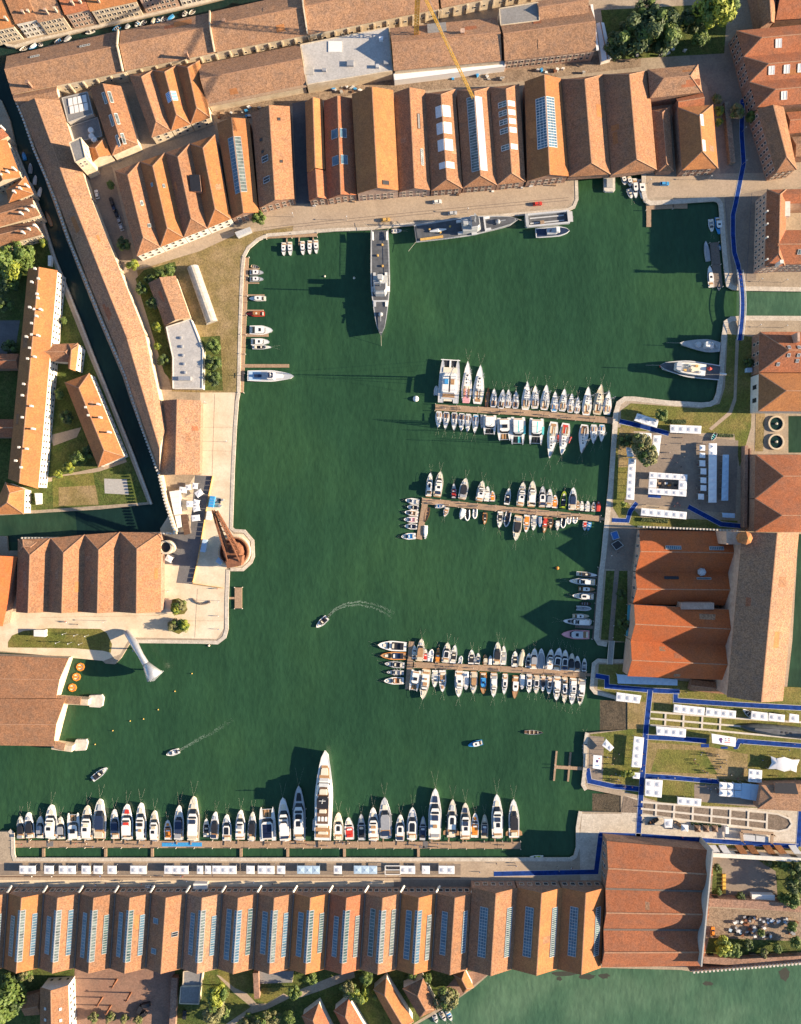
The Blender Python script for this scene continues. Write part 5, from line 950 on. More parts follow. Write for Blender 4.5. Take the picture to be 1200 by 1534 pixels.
fleet('%s from left below the lower pier', 'boats along the lower pier', [
 (619, 1035, 624, 1004, 14, 'P', 'w', 'w'), (633, 1047, 639, 1003, 13, 'M', 'c', 't'), (651, 1030, 652, 1004, 9, 'O', 'w', 'l'), (663, 1037, 663, 1004, 10, 'O', 'w', 't'), (687, 1044, 688, 1005, 12, 'M', 'w', 'w'), (698, 1034, 698, 1006, 9, 'V', 'w', 'w'), (709, 1039, 710, 1007, 10, 'H', 'w', 't'), (724, 1040, 724, 1007, 10, 'T', 'o', 'b'), (739, 1044, 740, 1009, 10, 'M', 'w', 'w'), (755, 1040, 757, 1010, 8, 'H', 'w', 'w'), (771, 1047, 773, 1012, 10, 'T', 't', 'w'), (782, 1033, 783, 1011, 8, 'V', 'w', 'w'), (792, 1038, 793, 1011, 9, 'H', 'w', 'w'), (803, 1039, 804, 1012, 9, 'H', 'w', 'd'), (813, 1036, 814, 1013, 8, 'H', 'w', 'k'), (822, 1040, 824, 1014, 9, 'H', 'w', 'd'), (833, 1049, 835, 1014, 11, 'M', 'w', 'k'), (845, 1053, 846, 1015, 9, 'H', 'c', 'w'), (856, 1055, 859, 1016, 11, 'M', 'w', 'g'), (868, 1056, 872, 1017, 11, 'M', 'w', 'k')])
QB = [
 (31, 1222, 32, 1256, 11, 'H', 'g', 'k'), (43, 1216, 46, 1255, 13, 'H', 'w', 'k'), (61, 1222, 60, 1255, 12, 'H', 'l', 'g'), (78, 1204, 77, 1255, 17, 'M', 'w', 'w'), (91, 1223, 92, 1257, 12, 'H', 'w', 'g'), (110, 1217, 112, 1258, 18, 'P', 'w', 'w'), (132, 1205, 131, 1256, 17, 'M', 'c', 'w'), (151, 1195, 150, 1255, 18, 'H', 'w', 'n'), (172, 1211, 173, 1256, 13, 'H', 'l', 'n'), (191, 1203, 191, 1256, 17, 'M', 'w', 'r'),
 (212, 1201, 212, 1257, 15, 'M', 'w', 'k'), (232, 1213, 232, 1258, 14, 'M', 'w', 'e'), (251, 1228, 252, 1258, 11, 'O', 'w', 'o'), (269, 1205, 268, 1257, 14, 'H', 'w', 'n'), (291, 1191, 290, 1258, 18, 'M', 'c', 'n'), (309, 1226, 309, 1254, 9, 'O', 'w', 'k'), (323, 1215, 321, 1256, 12, 'H', 'w', 'k'), (340, 1219, 340, 1259, 13, 'H', 'w', 'd'), (361, 1212, 360, 1257, 14, 'M', 'w', 'g'), (379, 1215, 377, 1258, 12, 'H', 'l', 'k'),
 (400, 1208, 402, 1259, 23, 'P', 'w', 'd', 'white power catamaran with dark solar panels on its roof'), (424, 1193, 428, 1258, 17, 'M', 'w', 'k'), (448, 1175, 449, 1257, 18, 'M', 'g', 'k'), None, (507, 1216, 507, 1258, 14, 'H', 'c', 'w'), (522, 1224, 524, 1258, 13, 'O', 'w', 'r'), (541, 1219, 542, 1259, 11, 'O', 'g', 'k'), (559, 1208, 560, 1258, 15, 'M', 'w', 't'), (576, 1193, 578, 1254, 18, 'H', 'g', 'g'),
 (600, 1219, 599, 1259, 13, 'H', 'w', 'w'), (618, 1208, 617, 1257, 15, 'H', 'l', 'd'), (634, 1222, 633, 1259, 10, 'O', 'n', 'n'), (652, 1179, 651, 1256, 18, 'M', 'w', 'n'), (678, 1196, 676, 1253, 15, 'H', 'k', 'w'), (697, 1201, 697, 1256, 15, 'M', 'c', 'n'), (712, 1217, 711, 1255, 11, 'O', 'w', 'o'), (726, 1219, 726, 1256, 10, 'O', 'e', 'n'), (744, 1188, 745, 1254, 16, 'M', 'w', 'n'), (769, 1196, 770, 1254, 15, 'H', 'w', 'k')]
for i, row in enumerate(QB):
    if row: 
        t = boat('%s from left along the southern pontoon', i, row, 'yachts along the southern pontoon')
        b = W(row[0], row[1], ZW+1); s_ = W(row[2], row[3], ZW+1); L = (b-s_).length
        if row[4] > 12: MB().bar((-L/2-.3, row[4]*S*.22, .9), (-L/2-2.6, row[4]*S*.22, 1.0), .6, .12).build('gangplank', 'plank', t)
        if row[0] in (678, 769):
            for sg in (-1, 1): MB().prism([(-L*.30, sg*row[4]*S*.48), (-L*.46, sg*row[4]*S*.48), (-L*.45, sg*row[4]*S*.82), (-L*.36, sg*row[4]*S*.8)], 1.2, 1.4).build('fold_out_balcony', 'teak', t)
fleet('%s from top on the eastern walkway', 'boats along the eastern walkway', [
 (895, 862, 864, 859, 6.5, 'T', 'l', 'k'), (852, 870, 891, 872, 9.5, 'M', 'l', 'k'), (892, 883, 867, 882, 7, 'T', 'h', 'w'), (857, 892, 889, 894, 9, 'H', 'l', 'w'), (868, 904, 885, 905, 5, 'D', 'k', 'g'), (886, 912, 864, 911, 6, 'R', 'l', 'g'), (883, 923, 858, 923, 7, 'T', 'e', 'w'), (843, 930, 884, 932, 10, 'M', 'l', 'k'), (841, 950, 883, 951, 13, 'T', 'p', 'l')])
fleet('%s from left on the upper left jetty', 'white launches on the upper left jetty', [(425, 383, 425, 363, 7, 'T', 'w', 'w'), (435, 383, 434, 362, 7, 'T', 'w', 'w'), (454, 382, 453, 361, 7, 'T', 'w', 'w'), (464, 381, 464, 360, 7, 'T', 'w', 'w'), (474, 380, 473, 359, 7, 'T', 'w', 'w')])
fleet('%s from top on the western walkway', 'boats along the western walkway', [(389, 401, 376, 398, 5, 'D', 'e', 'g'), (395, 408, 374, 408, 8, 'T', 'g', 'w'), (395, 418, 374, 418, 7.5, 'T', 'g', 'w'), (373, 447, 398, 447, 7.5, 'T', 'l', 'w'), (370, 470, 396, 470, 7.5, 'T', 'r', 'h'), (409, 495, 374, 494, 13, 'T', 'w', 'w'), (404, 512, 376, 512, 10, 'T', 'w', 'w'), (407, 520, 378, 520, 6, 'O', 'l', 'd')])
fleet('%s from left by the covered dock', 'white launches by the covered dock', [(937, 277, 933, 262, 7, 'T', 'w', 'w'), (945, 279, 942, 264, 7, 'T', 'w', 'w'), (947, 297, 942, 282, 8, 'O', 'w', 'g'), (953, 297, 951, 267, 8, 'T', 'w', 'w'), (963, 298, 961, 268, 10, 'T', 'w', 'w')])
for row in [(1078, 351, 1076, 325, 10, 'T', 'b', 'w', 'blue hulled boat with white cabin at the upper right quay'), (1067, 347, 1065, 328, 8, 'O', 'w', 'g', 'small white boat left of the blue hulled boat'), (1057, 361, 1061, 391, 8, 'V', 'g', 'g', 'dark grey boat along the broad raft'), (1063, 398, 1066, 430, 8.5, 'T', 'w', 'w', 'white water bus at the lower end of the broad raft'), (1078, 435, 1077, 424, 4.5, 'D', 'l', 'g', 'tiny grey dinghy below the broad raft'), (1078, 366, 1078, 375, 4.5, 'D', 'b', 'w', 'small blue boat between raft and quay'),
            (602, 345, 587, 346, 6, 'O', 'w', 'l', 'small white boat beside the stern of the moored warship'), (877, 1104, 877, 1133, 7, 'O', 'g', 'n', 'grey blue boat moored along the lower right quay'), (793, 1285, 814, 1285, 6.5, 'O', 'w', 'y', 'white boat with yellow cockpit near the right end of the quay'),
            (655, 1533, 650, 1520, 7, 'O', 'w', 'l', 'white boat at the lagoon terrace, left of three'), (668, 1530, 660, 1517, 7, 'O', 'w', 'e', 'white boat at the lagoon terrace, middle of three'), (677, 1530, 670, 1515, 7, 'O', 'w', 'b', 'white boat at the lagoon terrace, right of three'), (945, 972, 943, 992, 5, 'D', 'n', 'w', 'dark boat in the inlet under the orange hall')]: boat('', 0, row, 'single moored boats')
for row in [(474, 940, 490, 925, 9, 'O', 'w', 'd', 'white motorboat turning in open water with a curved wake'), (249, 1131, 268, 1125, 8, 'O', 'w', 'l', 'white motorboat heading left with a straight wake'), (161, 1150, 138, 1168, 9, 'O', 'w', 'k', 'white motorboat with dark seats drifting above the southern yachts'), (701, 1117, 723, 1112, 8, 'T', 'b', 'w', 'small white roofed launch alone in the lower basin'), (814, 1098, 786, 1097, 6.5, 'D', 'g', 'e', 'slim grey rowing boat crossing the lower basin')]:
    t = boat('', 0, row, 'boats under way', lines=False)
TC = [(29, 76, 41, 70), (43, 74, 54, 66), (57, 69, 62, 65), (81, 65, 93, 58), (95, 63, 105, 54), (128, 51, 141, 45), (168, 46, 180, 39), (187, 43, 193, 37), (202, 40, 208, 32), (209, 39, 218, 31), (226, 36, 232, 28), (234, 34, 240, 27), (241, 34, 247, 25), (249, 32, 260, 23), (273, 25, 279, 17), (283, 22, 291, 15)]
for i, (a, b, c, d) in enumerate(TC): boat('%s from left in the top canal', i, (a, b-1, c, d-1, 5.5, 'DVO'[i % 3], 'wbwlw'[i % 5], 'ewgbg'[i % 5]), 'small boats in the top canal', lines=False)
for i, (a, b, c, d) in enumerate([(34, 227, 37, 239), (45, 244, 45, 259), (53, 262, 51, 276), (61, 280, 57, 294), (68, 316, 77, 338)]): boat('%s from top in the western canal', i, (a, b, c, d, 5.5, 'VVVVD'[i], 'bllwh'[i], 'bglwt'[i]), 'small boats in the western canal', lines=False)

# ------------------------------------------------------------------ large special craft
def ship(label, name, cat, bow, stern, wp, fb, hm, dm, sheer=.25, kind='m'):
    b, s_ = W(*bow, ZW+2), W(*stern, ZW+2); d = b-s_; L = d.length; c = (b+s_)/2
    t = thing(name, label, cat, (c.x, c.y, ZW), math.atan2(d.y, d.x)); st, zt = hull(t, L, wp*S, fb, kind, hm, dm, sheer); return t, L, wp*S, st, zt
# superyacht
t, L, B, st, zt = ship('largest white superyacht, towering over the southern pontoon', 'superyacht', 'yacht', (488, 1121), (484, 1256), 27, 4.2, 'white', 'white', .22)
pad(t, 'bow_lounge', st, L, .17, .33, .72, 4.5, 4.95, 'teak', taper=1); pad(t, 'bow_jacuzzi', st, L, .195, .275, .55, 4.95, 5.3, 'cream', taper=.95)
d1 = pad(t, 'main_deck_house', st, L, .30, .86, .86, 4.2, 6.6, 'white', slope=.03, taper=.97); pad(t, 'wheelhouse_window', st, L, .345, .37, .80, 6.6, 6.75, 'glass_dark', taper=1)
pad(t, 'upper_deck', st, L, .35, .80, .84, 6.6, 8.6, 'white', slope=.04, taper=.95); s2 = pad(t, 'sun_deck', st, L, .38, .78, .62, 8.6, 8.75, 'brown', taper=1)
pad(t, 'sun_bed', st, L, .40, .46, .46, 8.75, 9.1, 'cream', parent=s2); pad(t, 'dark_hardtop', st, L, .47, .60, .64, 10.4, 10.6, 'black', taper=1); m = MB()
for fx in (.48, .59):
    for sg in (-1, 1): m.bar((L/2-fx*L, sg*B*.28, 8.6), (L/2-fx*L, sg*B*.28, 10.4), .3, .3)
m.build('hardtop_post', 'white', t); MB().bar((L*.0, 0, 10.5), (-L*.01, 0, 14.5), .35, .35).bar((0, -1.6, 12.6), (0, 1.6, 12.6), .25, .2).build('radar_mast', 'white', t)
pad(t, 'sun_deck_sofa', st, L, .62, .66, .4, 8.75, 9.3, 'cream', parent=s2)
for q in range(3): pad(t, 'lounger', st, L, .70, .75, .14, 8.75, 9.1, 'white', yo=(q-1)*1.7, parent=s2)
pad(t, 'upper_aft_deck', st, L, .80, .865, .8, 6.6, 6.7, 'teak', taper=1); pad(t, 'upper_aft_seats', st, L, .81, .835, .6, 6.7, 7.2, 'cream'); pad(t, 'aft_deck', st, L, .865, .97, .85, 4.2, 4.35, 'teak', taper=1); pad(t, 'aft_sofa', st, L, .90, .93, .6, 4.35, 4.9, 'cream'); MB().box(-L/2-1.2, -L/2+.1, -B*.42, B*.42, .5, .8).build('swim_platform', 'teak', t)
MB().box(-L*.40, -L*.28, B*.5, B*.58, 2.0, 3.8).build('side_stair', 'light_grey', t); MB().bar((-L/2-1, B*.2, 1.2), (-L/2-5, B*.2, 1.0), 1, .15).build('gangplank', 'plank', t)
# big sailing/motor catamaran
t0 = W(673, 571, ZW+1); t = thing('sailing_catamaran', 'very large white catamaran with tall mast at the upper pier head', 'catamaran', (t0.x, t0.y, ZW), math.pi/2-.06); L, B = 22, 10.4
for sg in (-1, 1): hull(t, L, 2.9, 2.2, 'm', 'white', 'light_grey', .1, yoff=sg*(B/2-1.45))
MB().box(-L*.42, L*.25, -B*.36, B*.36, 1.2, 2.3).build('bridge_deck', 'light_grey', t); MB().bar((L*.47, -B*.46, 2.2), (L*.47, B*.46, 2.2), .4, .4).build('crossbeam', 'white', t)
for sg in (-1, 1): MB().box(L*.33, L*.46, sg*.5 if sg > 0 else -2.9, 2.9 if sg > 0 else -.5, 1.9, 2.0).build('net', 'black', t)
MB().box(L*.26, L*.48, -.45, .45, 1.9, 2.35).build('nacelle', 'white', t); MB().box(L*.19, L*.30, -B*.32, B*.32, 2.2, 2.5).build('bow_lounge', 'cream', t)
MB().prism([(L*.18, 2.4), (L*.12, 3.6), (-L*.26, 3.7), (-L*.30, 3), (-L*.30, -3), (-L*.26, -3.7), (L*.12, -3.6), (L*.18, -2.4)], 2.3, 4.6, 0, [(L*.13, 2.2), (L*.08, 3.3), (-L*.25, 3.4), (-L*.28, 2.8), (-L*.28, -2.8), (-L*.25, -3.4), (L*.08, -3.3), (L*.13, -2.2)]).build('saloon', 'white', t)
MB().box(-L*.10, L*.02, .6, 2.4, 4.6, 4.9).build('flybridge_seat', 'sky_blue', t); MB().box(-L*.10, L*.02, -2.4, -.6, 4.6, 4.9).build('flybridge_seat', 'teak', t); MB().box(-L*.38, -L*.30, -3, 3, 2.31, 2.5).build('cockpit', 'teak', t); MB().box(-L*.46, -L*.40, -2.2, 2.2, 1.0, 2.0).build('tender_platform', 'cream', t)
MB().tube([(L*.08, 0, 4), (L*.06, 0, 33)], [.3, .16], 8).build('mast', 'light_grey', t); MB().tube([(L*.07, 0, 6.4), (-L*.28, 0, 6.6)], .4, 6).build('boom', 'black', t)
MB().tube([(L*.47, 0, 2.2), (L*.06, 0, 31)], .05, 4).tube([(-L*.1, 4.8, 2.2), (L*.06, 0, 30)], .05, 4).tube([(-L*.1, -4.8, 2.2), (L*.06, 0, 30)], .05, 4).build('rigging', 'grey', t)
boat('', 0, (654, 578, 653, 592, 5, 'R', 'l', 'w', 'small tender on the left side of the very large catamaran'), 'single moored boats', lines=False)
# warships
def warship(label, bow, stern, wp, fb, flip):
    t, L, B, st, zt = ship(label, 'naval_ship', 'warship', bow, stern, wp, fb, 'ship_grey', 'ship_deck', .3)
    pad(t, 'forecastle', st, L, .03, .22, .88, fb, fb*1.28, 'ship_grey', taper=1); pad(t, 'forecastle_deck', st, L, .035, .218, .84, fb*1.28, fb*1.3, 'ship_deck', taper=1); MB().lathe([(1.2, 0), (1.0, 1.2), (.3, 1.6)], 10, (L*.30, 0, fb*1.2)).bar((L*.3, 0, fb*1.2+1.1), (L*.37, 0, fb*1.2+1.5), .35, .35).build('gun_turret', 'ship_grey', t)
    pad(t, 'breakwater', st, L, .32, .335, .9, fb, fb+1.1, 'light_grey', taper=1)
    b1 = pad(t, 'bridge_house', st, L, .37, .55, .74, fb, fb+4.2, 'ship_grey', slope=.01, taper=.96); b2 = pad(t, 'wheelhouse', st, L, .39, .47, .66, fb+4.2, fb+6.8, 'light_grey', slope=.01, taper=.95); pad(t, 'funnel', st, L, .50, .545, .30, fb+4.2, fb+7.5, 'ship_grey', taper=.8)
    pad(t, 'wheelhouse_roof', st, L, .395, .465, .55, fb+6.8, fb+6.9, 'ship_deck', taper=1, parent=b2)
    MB().bar((L*.06, 0, fb+6), (L*.06, 0, fb+15), .45, .45).bar((L*.06, -2.2, fb+11), (L*.06, 2.2, fb+11), .3, .3).bar((L*.06, -1.4, fb+13), (L*.06, 1.4, fb+13), .25, .25).build('mast', 'ship_grey', t)
    MB().lathe([(.9, 0), (1.1, .5), (.6, 1.3)], 10, (L*.02, 0, fb+4.2)).build('radar_dome', 'white', t)
    for q, (fx, yy) in enumerate(((.57, .3), (.57, -.3), (.44, .42), (.44, -.42), (.30, .3), (.30, -.3))): MB().box(L/2-fx*L-1.3, L/2-fx*L+1.3, yy*B-.6, yy*B+.6, fb, fb+1.3 if fx > .5 else fb+1.0).build('deck_locker', ['white', 'light_grey'][q % 2], t)
    m = MB(); n = 14
    for sg in (-1, 1):
        for q in range(n):
            f0 = .58+.41*q/n; w = hw(st, f0)*.97*sg; m.bar((L/2-f0*L, w, fb), (L/2-f0*L, w, fb+1.1), .1, .1)
        m.bar((L/2-.58*L, hw(st, .58)*.97*sg, fb+1.1), (L/2-.99*L, hw(st, .98)*.97*sg, fb+1.1), .1, .1)
    m.build('guard_rail', 'ship_grey', t); pad(t, 'aft_deck', st, L, .60, .985, .86, fb, fb+.06, 'ship_deck', taper=1)
    for q, fx in enumerate((.66, .76, .86)): MB().lathe([(.55, 0), (.55, .8), (.2, .9)], 8, (L/2-fx*L, (-1)**q*B*.12, fb+.06)).build('capstan', 'gold_rail', t)
    if flip:
        MB().tube([(L/2-.70*L, 0, fb+.7), (L/2-.78*L, 0, fb+.8), (L/2-.86*L, 0, fb+.7)], [.3, 1.0, .4], 8).build('workboat', 'white', t); MB().box(L/2-.96*L, L/2-.74*L, -B*.40, -B*.28, fb, fb+.5).build('stores', 'gold_rail', t)
    else:
        for sg in (-1, 1): MB().tube([(L/2-.9*L, sg*B*.36, fb+.8), (L/2-.98*L, sg*B*.36, fb+.9)], [.5, .35], 7).build('lifeboat', 'white', t)
    m = MB(); m.tube([(L/2-.5, 0, fb*1.3), (L/2+4, 0, 0)], .07, 4); [m.tube([(-L/2, sg*B*.4, fb), (-L/2-4.5, sg*B*.8, fb-1)], .07, 4) for sg in (-1, 1)]; m.build('mooring_line', 'rope', t)
    return t
warship('grey warship moored bow out from the northern quay', (571, 505), (569, 347), 29, 4.0, False)
warship('grey warship lying alongside the northern quay', (776, 331), (622, 352), 29, 3.6, True)
t, L, B, st, zt = ship('open grey landing craft beside the covered dock quay', 'landing_craft', 'ship', (860, 324), (787, 331), 21, 1.2, 'light_grey', 'ship_deck', .0, 'r')
for sg in (-1, 1): MB().box(-L*.48, L*.40, sg*B*.36 if sg > 0 else -B*.48, B*.48 if sg > 0 else -B*.36, 1.0, 2.6).build('side_deck', 'light_grey', t); MB().box(-L*.40, L*.30, sg*B*.18-.3, sg*B*.18+.3, 1.2, 1.35).build('track', 'light_grey', t)
MB().box(-L*.5, -L*.44, -B*.45, B*.45, 1.0, 3.2).build('stern_house', 'ship_grey', t); MB().bar((L*.36, 0, 2.6), (L*.47, 0, 1.9), B*.75, .3).build('bow_ramp', 'grey', t); MB().box(-L*.2, -L*.12, -B*.34, -B*.1, 1.2, 2.4).build('crate', 'plank', t)
t, L, B, st, zt = ship('rounded grey tug moored outside the landing craft', 'harbour_tug', 'tug', (853, 345), (803, 349), 14, 1.7, 'light_grey', 'navy', .3, 'r')
hb = pad(t, 'deckhouse', st, L, .36, .68, .62, 1.6, 3.4, 'light_grey', taper=.95); pad(t, 'wheelhouse', st, L, .30, .42, .55, 3.2, 5.2, 'white', slope=.02, taper=.92); MB().lathe([(.5, 0), (.45, 1.4)], 8, (-L*.08, 0, 3.4)).build('funnel', 'navy', t); m = MB(); m.tube([(x, w*1.02, 1.55+.2) for x, w in st]+[(x, -w*1.02, 1.75) for x, w in st[::-1]], .25, 6); m.build('fender_rail', 'light_grey', t)
t, L, B, st, zt = ship('slim grey patrol boat in shade at the right quay', 'patrol_boat', 'warship', (1018, 514), (1079, 520), 20, 2.2, 'ship_grey', 'ship_grey', .2, 's')
MB().lathe([(1.5, 0), (1.4, 1.2), (.5, 1.6)], 12, (L*.05, 0, 2.2)).bar((L*.05, 0, 3.3), (L*.16, 0, 3.5), .3, .3).build('gun_turret', 'light_grey', t); pad(t, 'deckhouse', st, L, .56, .80, .55, 2.2, 4.4, 'light_grey', slope=.02); pad(t, 'bridge', st, L, .58, .68, .45, 4.4, 6, 'white'); MB().bar((-L*.15, 0, 5), (-L*.15, 0, 10), .25, .25).build('mast', 'ship_grey', t); MB().tube([(L/2, 0, 2.5), (L/2+6, 0, 0)], .06, 4).build('mooring_line', 'rope', t)
for q in range(4): MB().box(-L*(.36+.03*q), -L*(.345+.03*q), -1+q*.3, 1-q*.2, 2.2, 3.2+.3*(q % 2)).build('stern_gear', 'light_grey', t)
t, L, B, st, zt = ship('white and red decked ship stern to the right quay', 'training_ship', 'ship', (987, 548), (1077, 559), 25, 3.0, 'light_grey', 'ship_deck', .25)
pad(t, 'red_band', st, L, .02, .99, 1.01, .9, 1.3, 'red', taper=1); pad(t, 'long_deckhouse', st, L, .24, .74, .70, 3, 5.2, 'white', slope=.02, taper=.98); pad(t, 'wheelhouse', st, L, .22, .32, .72, 5.0, 7.2, 'light_grey', slope=.02, taper=.9); pad(t, 'upper_deck', st, L, .36, .64, .56, 5.2, 5.3, 'cream', taper=1); MB().lathe([(1.1, 0), (.8, 1.8)], 10, (0, 0, 5.2)).build('funnel', 'cream', t)
for q in range(5): MB().box(L*(.1-.06*q)-.6, L*(.1-.06*q)+.6, (-1)**q*1.4-.5, (-1)**q*1.4+.5, 5.3, 6.2).build('deck_gear', ['gold_rail', 'light_grey', 'cream'][q % 3], t)
MB().tube([(-L*.25, -.8, 5.6), (-L*.29, -.8, 5.8), (-L*.33, -.8, 5.6)], [.3, 1, .4], 8).build('rescue_boat', 'red', t); MB().bar((L*.1, 0, 7), (L*.1, 0, 13), .3, .3).build('mast', 'white', t); MB().tube([(L/2, 0, 3.5), (L/2+6, 0, 0)], .06, 4).build('mooring_line', 'rope', t); MB().bar((-L/2, 0, 1.8), (-L/2-4, 0, 1.5), .9, .15).build('gangplank', 'white', t)
t, L, B, st, zt = ship('long white and blue patrol vessel at the western walkway', 'patrol_vessel', 'ship', (441, 564), (371, 563), 17, 2.4, 'white', 'light_grey', .3)
pad(t, 'wheelhouse', st, L, .38, .56, .7, 2.3, 4.9, 'white', slope=.04, taper=.9); pad(t, 'fore_deckhouse', st, L, .24, .38, .5, 2.4, 3.2, 'white'); pad(t, 'wheelhouse_roof', st, L, .44, .55, .5, 4.9, 5.0, 'navy', taper=1); pad(t, 'aft_deck', st, L, .62, .97, .84, 2.3, 2.4, 'tent_blue', taper=1); pad(t, 'tender', st, L, .70, .85, .3, 2.4, 3.3, 'navy', taper=.7); MB().bar((L*.02, 0, 5), (L*.02, 0, 8.5), .25, .25).bar((L*.02, -1.2, 7.5), (L*.02, 1.2, 7.5), .2, .2).build('mast', 'white', t)
# submarine in the grassed dry dock
a, b = W(1108, 1087), W(1330, 1112); d = b-a; L = d.length; c = (a+b)/2; t = thing('submarine', 'dark grey museum submarine lying in the grassed dry dock', 'submarine', (c.x, c.y, -.6), math.atan2(d.y, d.x)+math.pi); m = MB()
m.tube([(L/2-x*L, 0, 1.6) for x in (0, .02, .06, .14, .3, .6, .9, 1)], [.1, .9, 1.7, 2.5, 2.9, 2.9, 1.6, .2], 14); m.build('pressure_hull', 'sub_hull', t, smooth=True); MB().prism([(L*.42, .4), (L*.3, 1.2), (-L*.3, 1.2), (-L*.3, -1.2), (L*.3, -1.2), (L*.42, -.4)], 3.9, 4.7).build('casing', 'ship_deck', t); MB().prism([(L*.06, .3), (L*.03, .9), (-L*.05, .8), (-L*.08, 0), (-L*.05, -.8), (L*.03, -.9), (L*.06, -.3)], 4.7, 8.5).build('sail', 'sub_hull', t)
for q in range(3): MB().lathe([(.5, 4.7), (.5, 4.85)], 10, (L*(.24-.03*q), 0, 0)).build('hatch', 'black', t)
# ------------------------------------------------------------------ tents and canopies
def tent(label, q, n=1, m_=1, h=3.0, mat='tent', disc=True, group=None, rise=.28, name='exhibition_tent'):
    """row of n x m peaked modules; q = 4 corners, first edge runs along n"""
    P4 = [W(x, y, h) for x, y in q]; t = site(name, label, 'tent', W(sum(p[0] for p in q)/4, sum(p[1] for p in q)/4), group); lo = h-.55
    def P_(u, v): return lerp(lerp(P4[0], P4[1], u), lerp(P4[3], P4[2], u), v)
    for i in range(n):
        for j in range(m_):
            a, b, c, d = P_(i/n, j/m_), P_((i+1)/n, j/m_), P_((i+1)/n, (j+1)/m_), P_(i/n, (j+1)/m_); o_ = (a+b+c+d)/4
            for v in (a, b, c, d): v -= (v-o_)*.012
            ap = o_+Vector((0, 0, rise)); dn = Vector((0, 0, -.45))
            k1 = .42; ring = [lerp(v, o_, 1-k1)+Vector((0, 0, rise*.42)) for v in (a, b, c, d)]
            m = MB().add([a, b, c, d]+ring+[ap]+[v+dn for v in (a, b, c, d)], [(0, 1, 5, 4), (1, 2, 6, 5), (2, 3, 7, 6), (3, 0, 4, 7), (4, 5, 8), (5, 6, 8), (6, 7, 8), (7, 4, 8), (0, 9, 10, 1), (1, 10, 11, 2), (2, 11, 12, 3), (3, 12, 9, 0)])
            rf = m.build('canopy', mat, t); recalc(rf)
            if disc:
                r = min((b-a).length, (d-a).length)*.32; vs = [(ap.x, ap.y, ap.z+.03)]; nn = 16
                for k in range(nn):
                    an = 2*math.pi*k/nn; x, y = o_.x+r*math.cos(an), o_.y+r*math.sin(an)
                    e1, e2 = (b-a)/2, (d-a)/2; rel = Vector((x-o_.x, y-o_.y)); u_ = max(abs(rel.dot(e1.xy)/e1.length_squared), abs(rel.dot(e2.xy)/e2.length_squared))
                    z = h+rise*(1-(1-.42)*u_/k1) if u_ < k1 else h+rise*.42*(1-u_)/(1-k1); vs.append((x, y, z+.03))
                MB().add(vs, [(0, k+1, (k+1) % nn+1) for k in range(nn)]).build('printed_disc', 'tent_disc', rf, org=t['abs'])
    us = [i/n for i in range(n+1)]
    for u in us:
        for v in (0, 1): p = P_(u, v); p = lerp(p, (P4[0]+P4[2])/2, .02); MB().box(p.x-.06, p.x+.06, p.y-.06, p.y+.06, 0, h-.05).build('pole', 'light_grey', t)
    return t
GP = 'white disc printed tents'
TP = [('slanted tent of three modules at the top of the plaza', [(955, 619), (987, 629), (984, 641), (950, 630)], 3, 1), ('level tent of four modules at the top of the plaza', [(1004, 636), (1051, 638), (1050, 650), (1004, 648)], 4, 1), ('upright tent of six modules along the left side of the plaza', [(942, 686), (938, 748), (950, 749), (953, 687)], 6, 1),
      ('tent of six modules along the lower side of the plaza', [(961, 761), (1029, 767), (1028, 778), (960, 772)], 6, 1), ('single module tent beside the olive tree', [(957, 648), (976, 649), (976, 661), (957, 660)], 2, 1), ('two module tent right of the olive tree', [(979, 652), (976, 680), (987, 683), (991, 652)], 2, 1), ('narrow tent end left of the olive tree', [(938, 670), (947, 671), (950, 684), (940, 684)], 1, 1),
      ('three module tent above the upper slipway', [(924, 1037), (961, 1042), (958, 1054), (923, 1050)], 3, 1), ('four module tent, left of a pair below the orange halls', [(1010, 1055), (1056, 1060), (1055, 1072), (1009, 1067)], 4, 1), ('four module tent, right of a pair below the orange halls', [(1058, 1060), (1103, 1065), (1102, 1076), (1057, 1072)], 4, 1), ('two module tent right of the white speedboat', [(1126, 1065), (1150, 1068), (1150, 1080), (1125, 1077)], 2, 1), ('two module tent, second from the right edge', [(1152, 1068), (1176, 1071), (1175, 1082), (1151, 1079)], 2, 1), ('one module tent at the right edge above the submarine', [(1183, 1069), (1197, 1071), (1197, 1083), (1182, 1081)], 1, 1),
      ('four module tent below the grassed dry dock', [(983, 1088), (1028, 1092), (1027, 1105), (984, 1101)], 4, 1), ('upright four module tent beside the upright blue carpet', [(950, 1103), (946, 1149), (961, 1150), (965, 1105)], 4, 1), ('small tilted tent near the lower right quay', [(908, 1107), (920, 1120), (914, 1126), (902, 1117)], 2, 1), ('single square tent where blue carpets meet', [(948, 1157), (959, 1158), (958, 1167), (948, 1166)], 1, 1),
      ('square four disc tent below the blue carpet crossing', [(967, 1167), (993, 1169), (991, 1195), (966, 1192)], 2, 2), ('three module tent above the brown dry dock', [(1015, 1194), (1051, 1197), (1050, 1208), (1015, 1205)], 3, 1), ('square four disc tent left of the stretch tent', [(1122, 1152), (1142, 1154), (1141, 1173), (1121, 1171)], 2, 2), ('single tent between two boats on the lower terrace', [(995, 1227), (1008, 1227), (1007, 1240), (996, 1240)], 1, 1)]
for lb, q, n, m_ in TP: tent('white ' + lb, q, n, m_, group=GP)
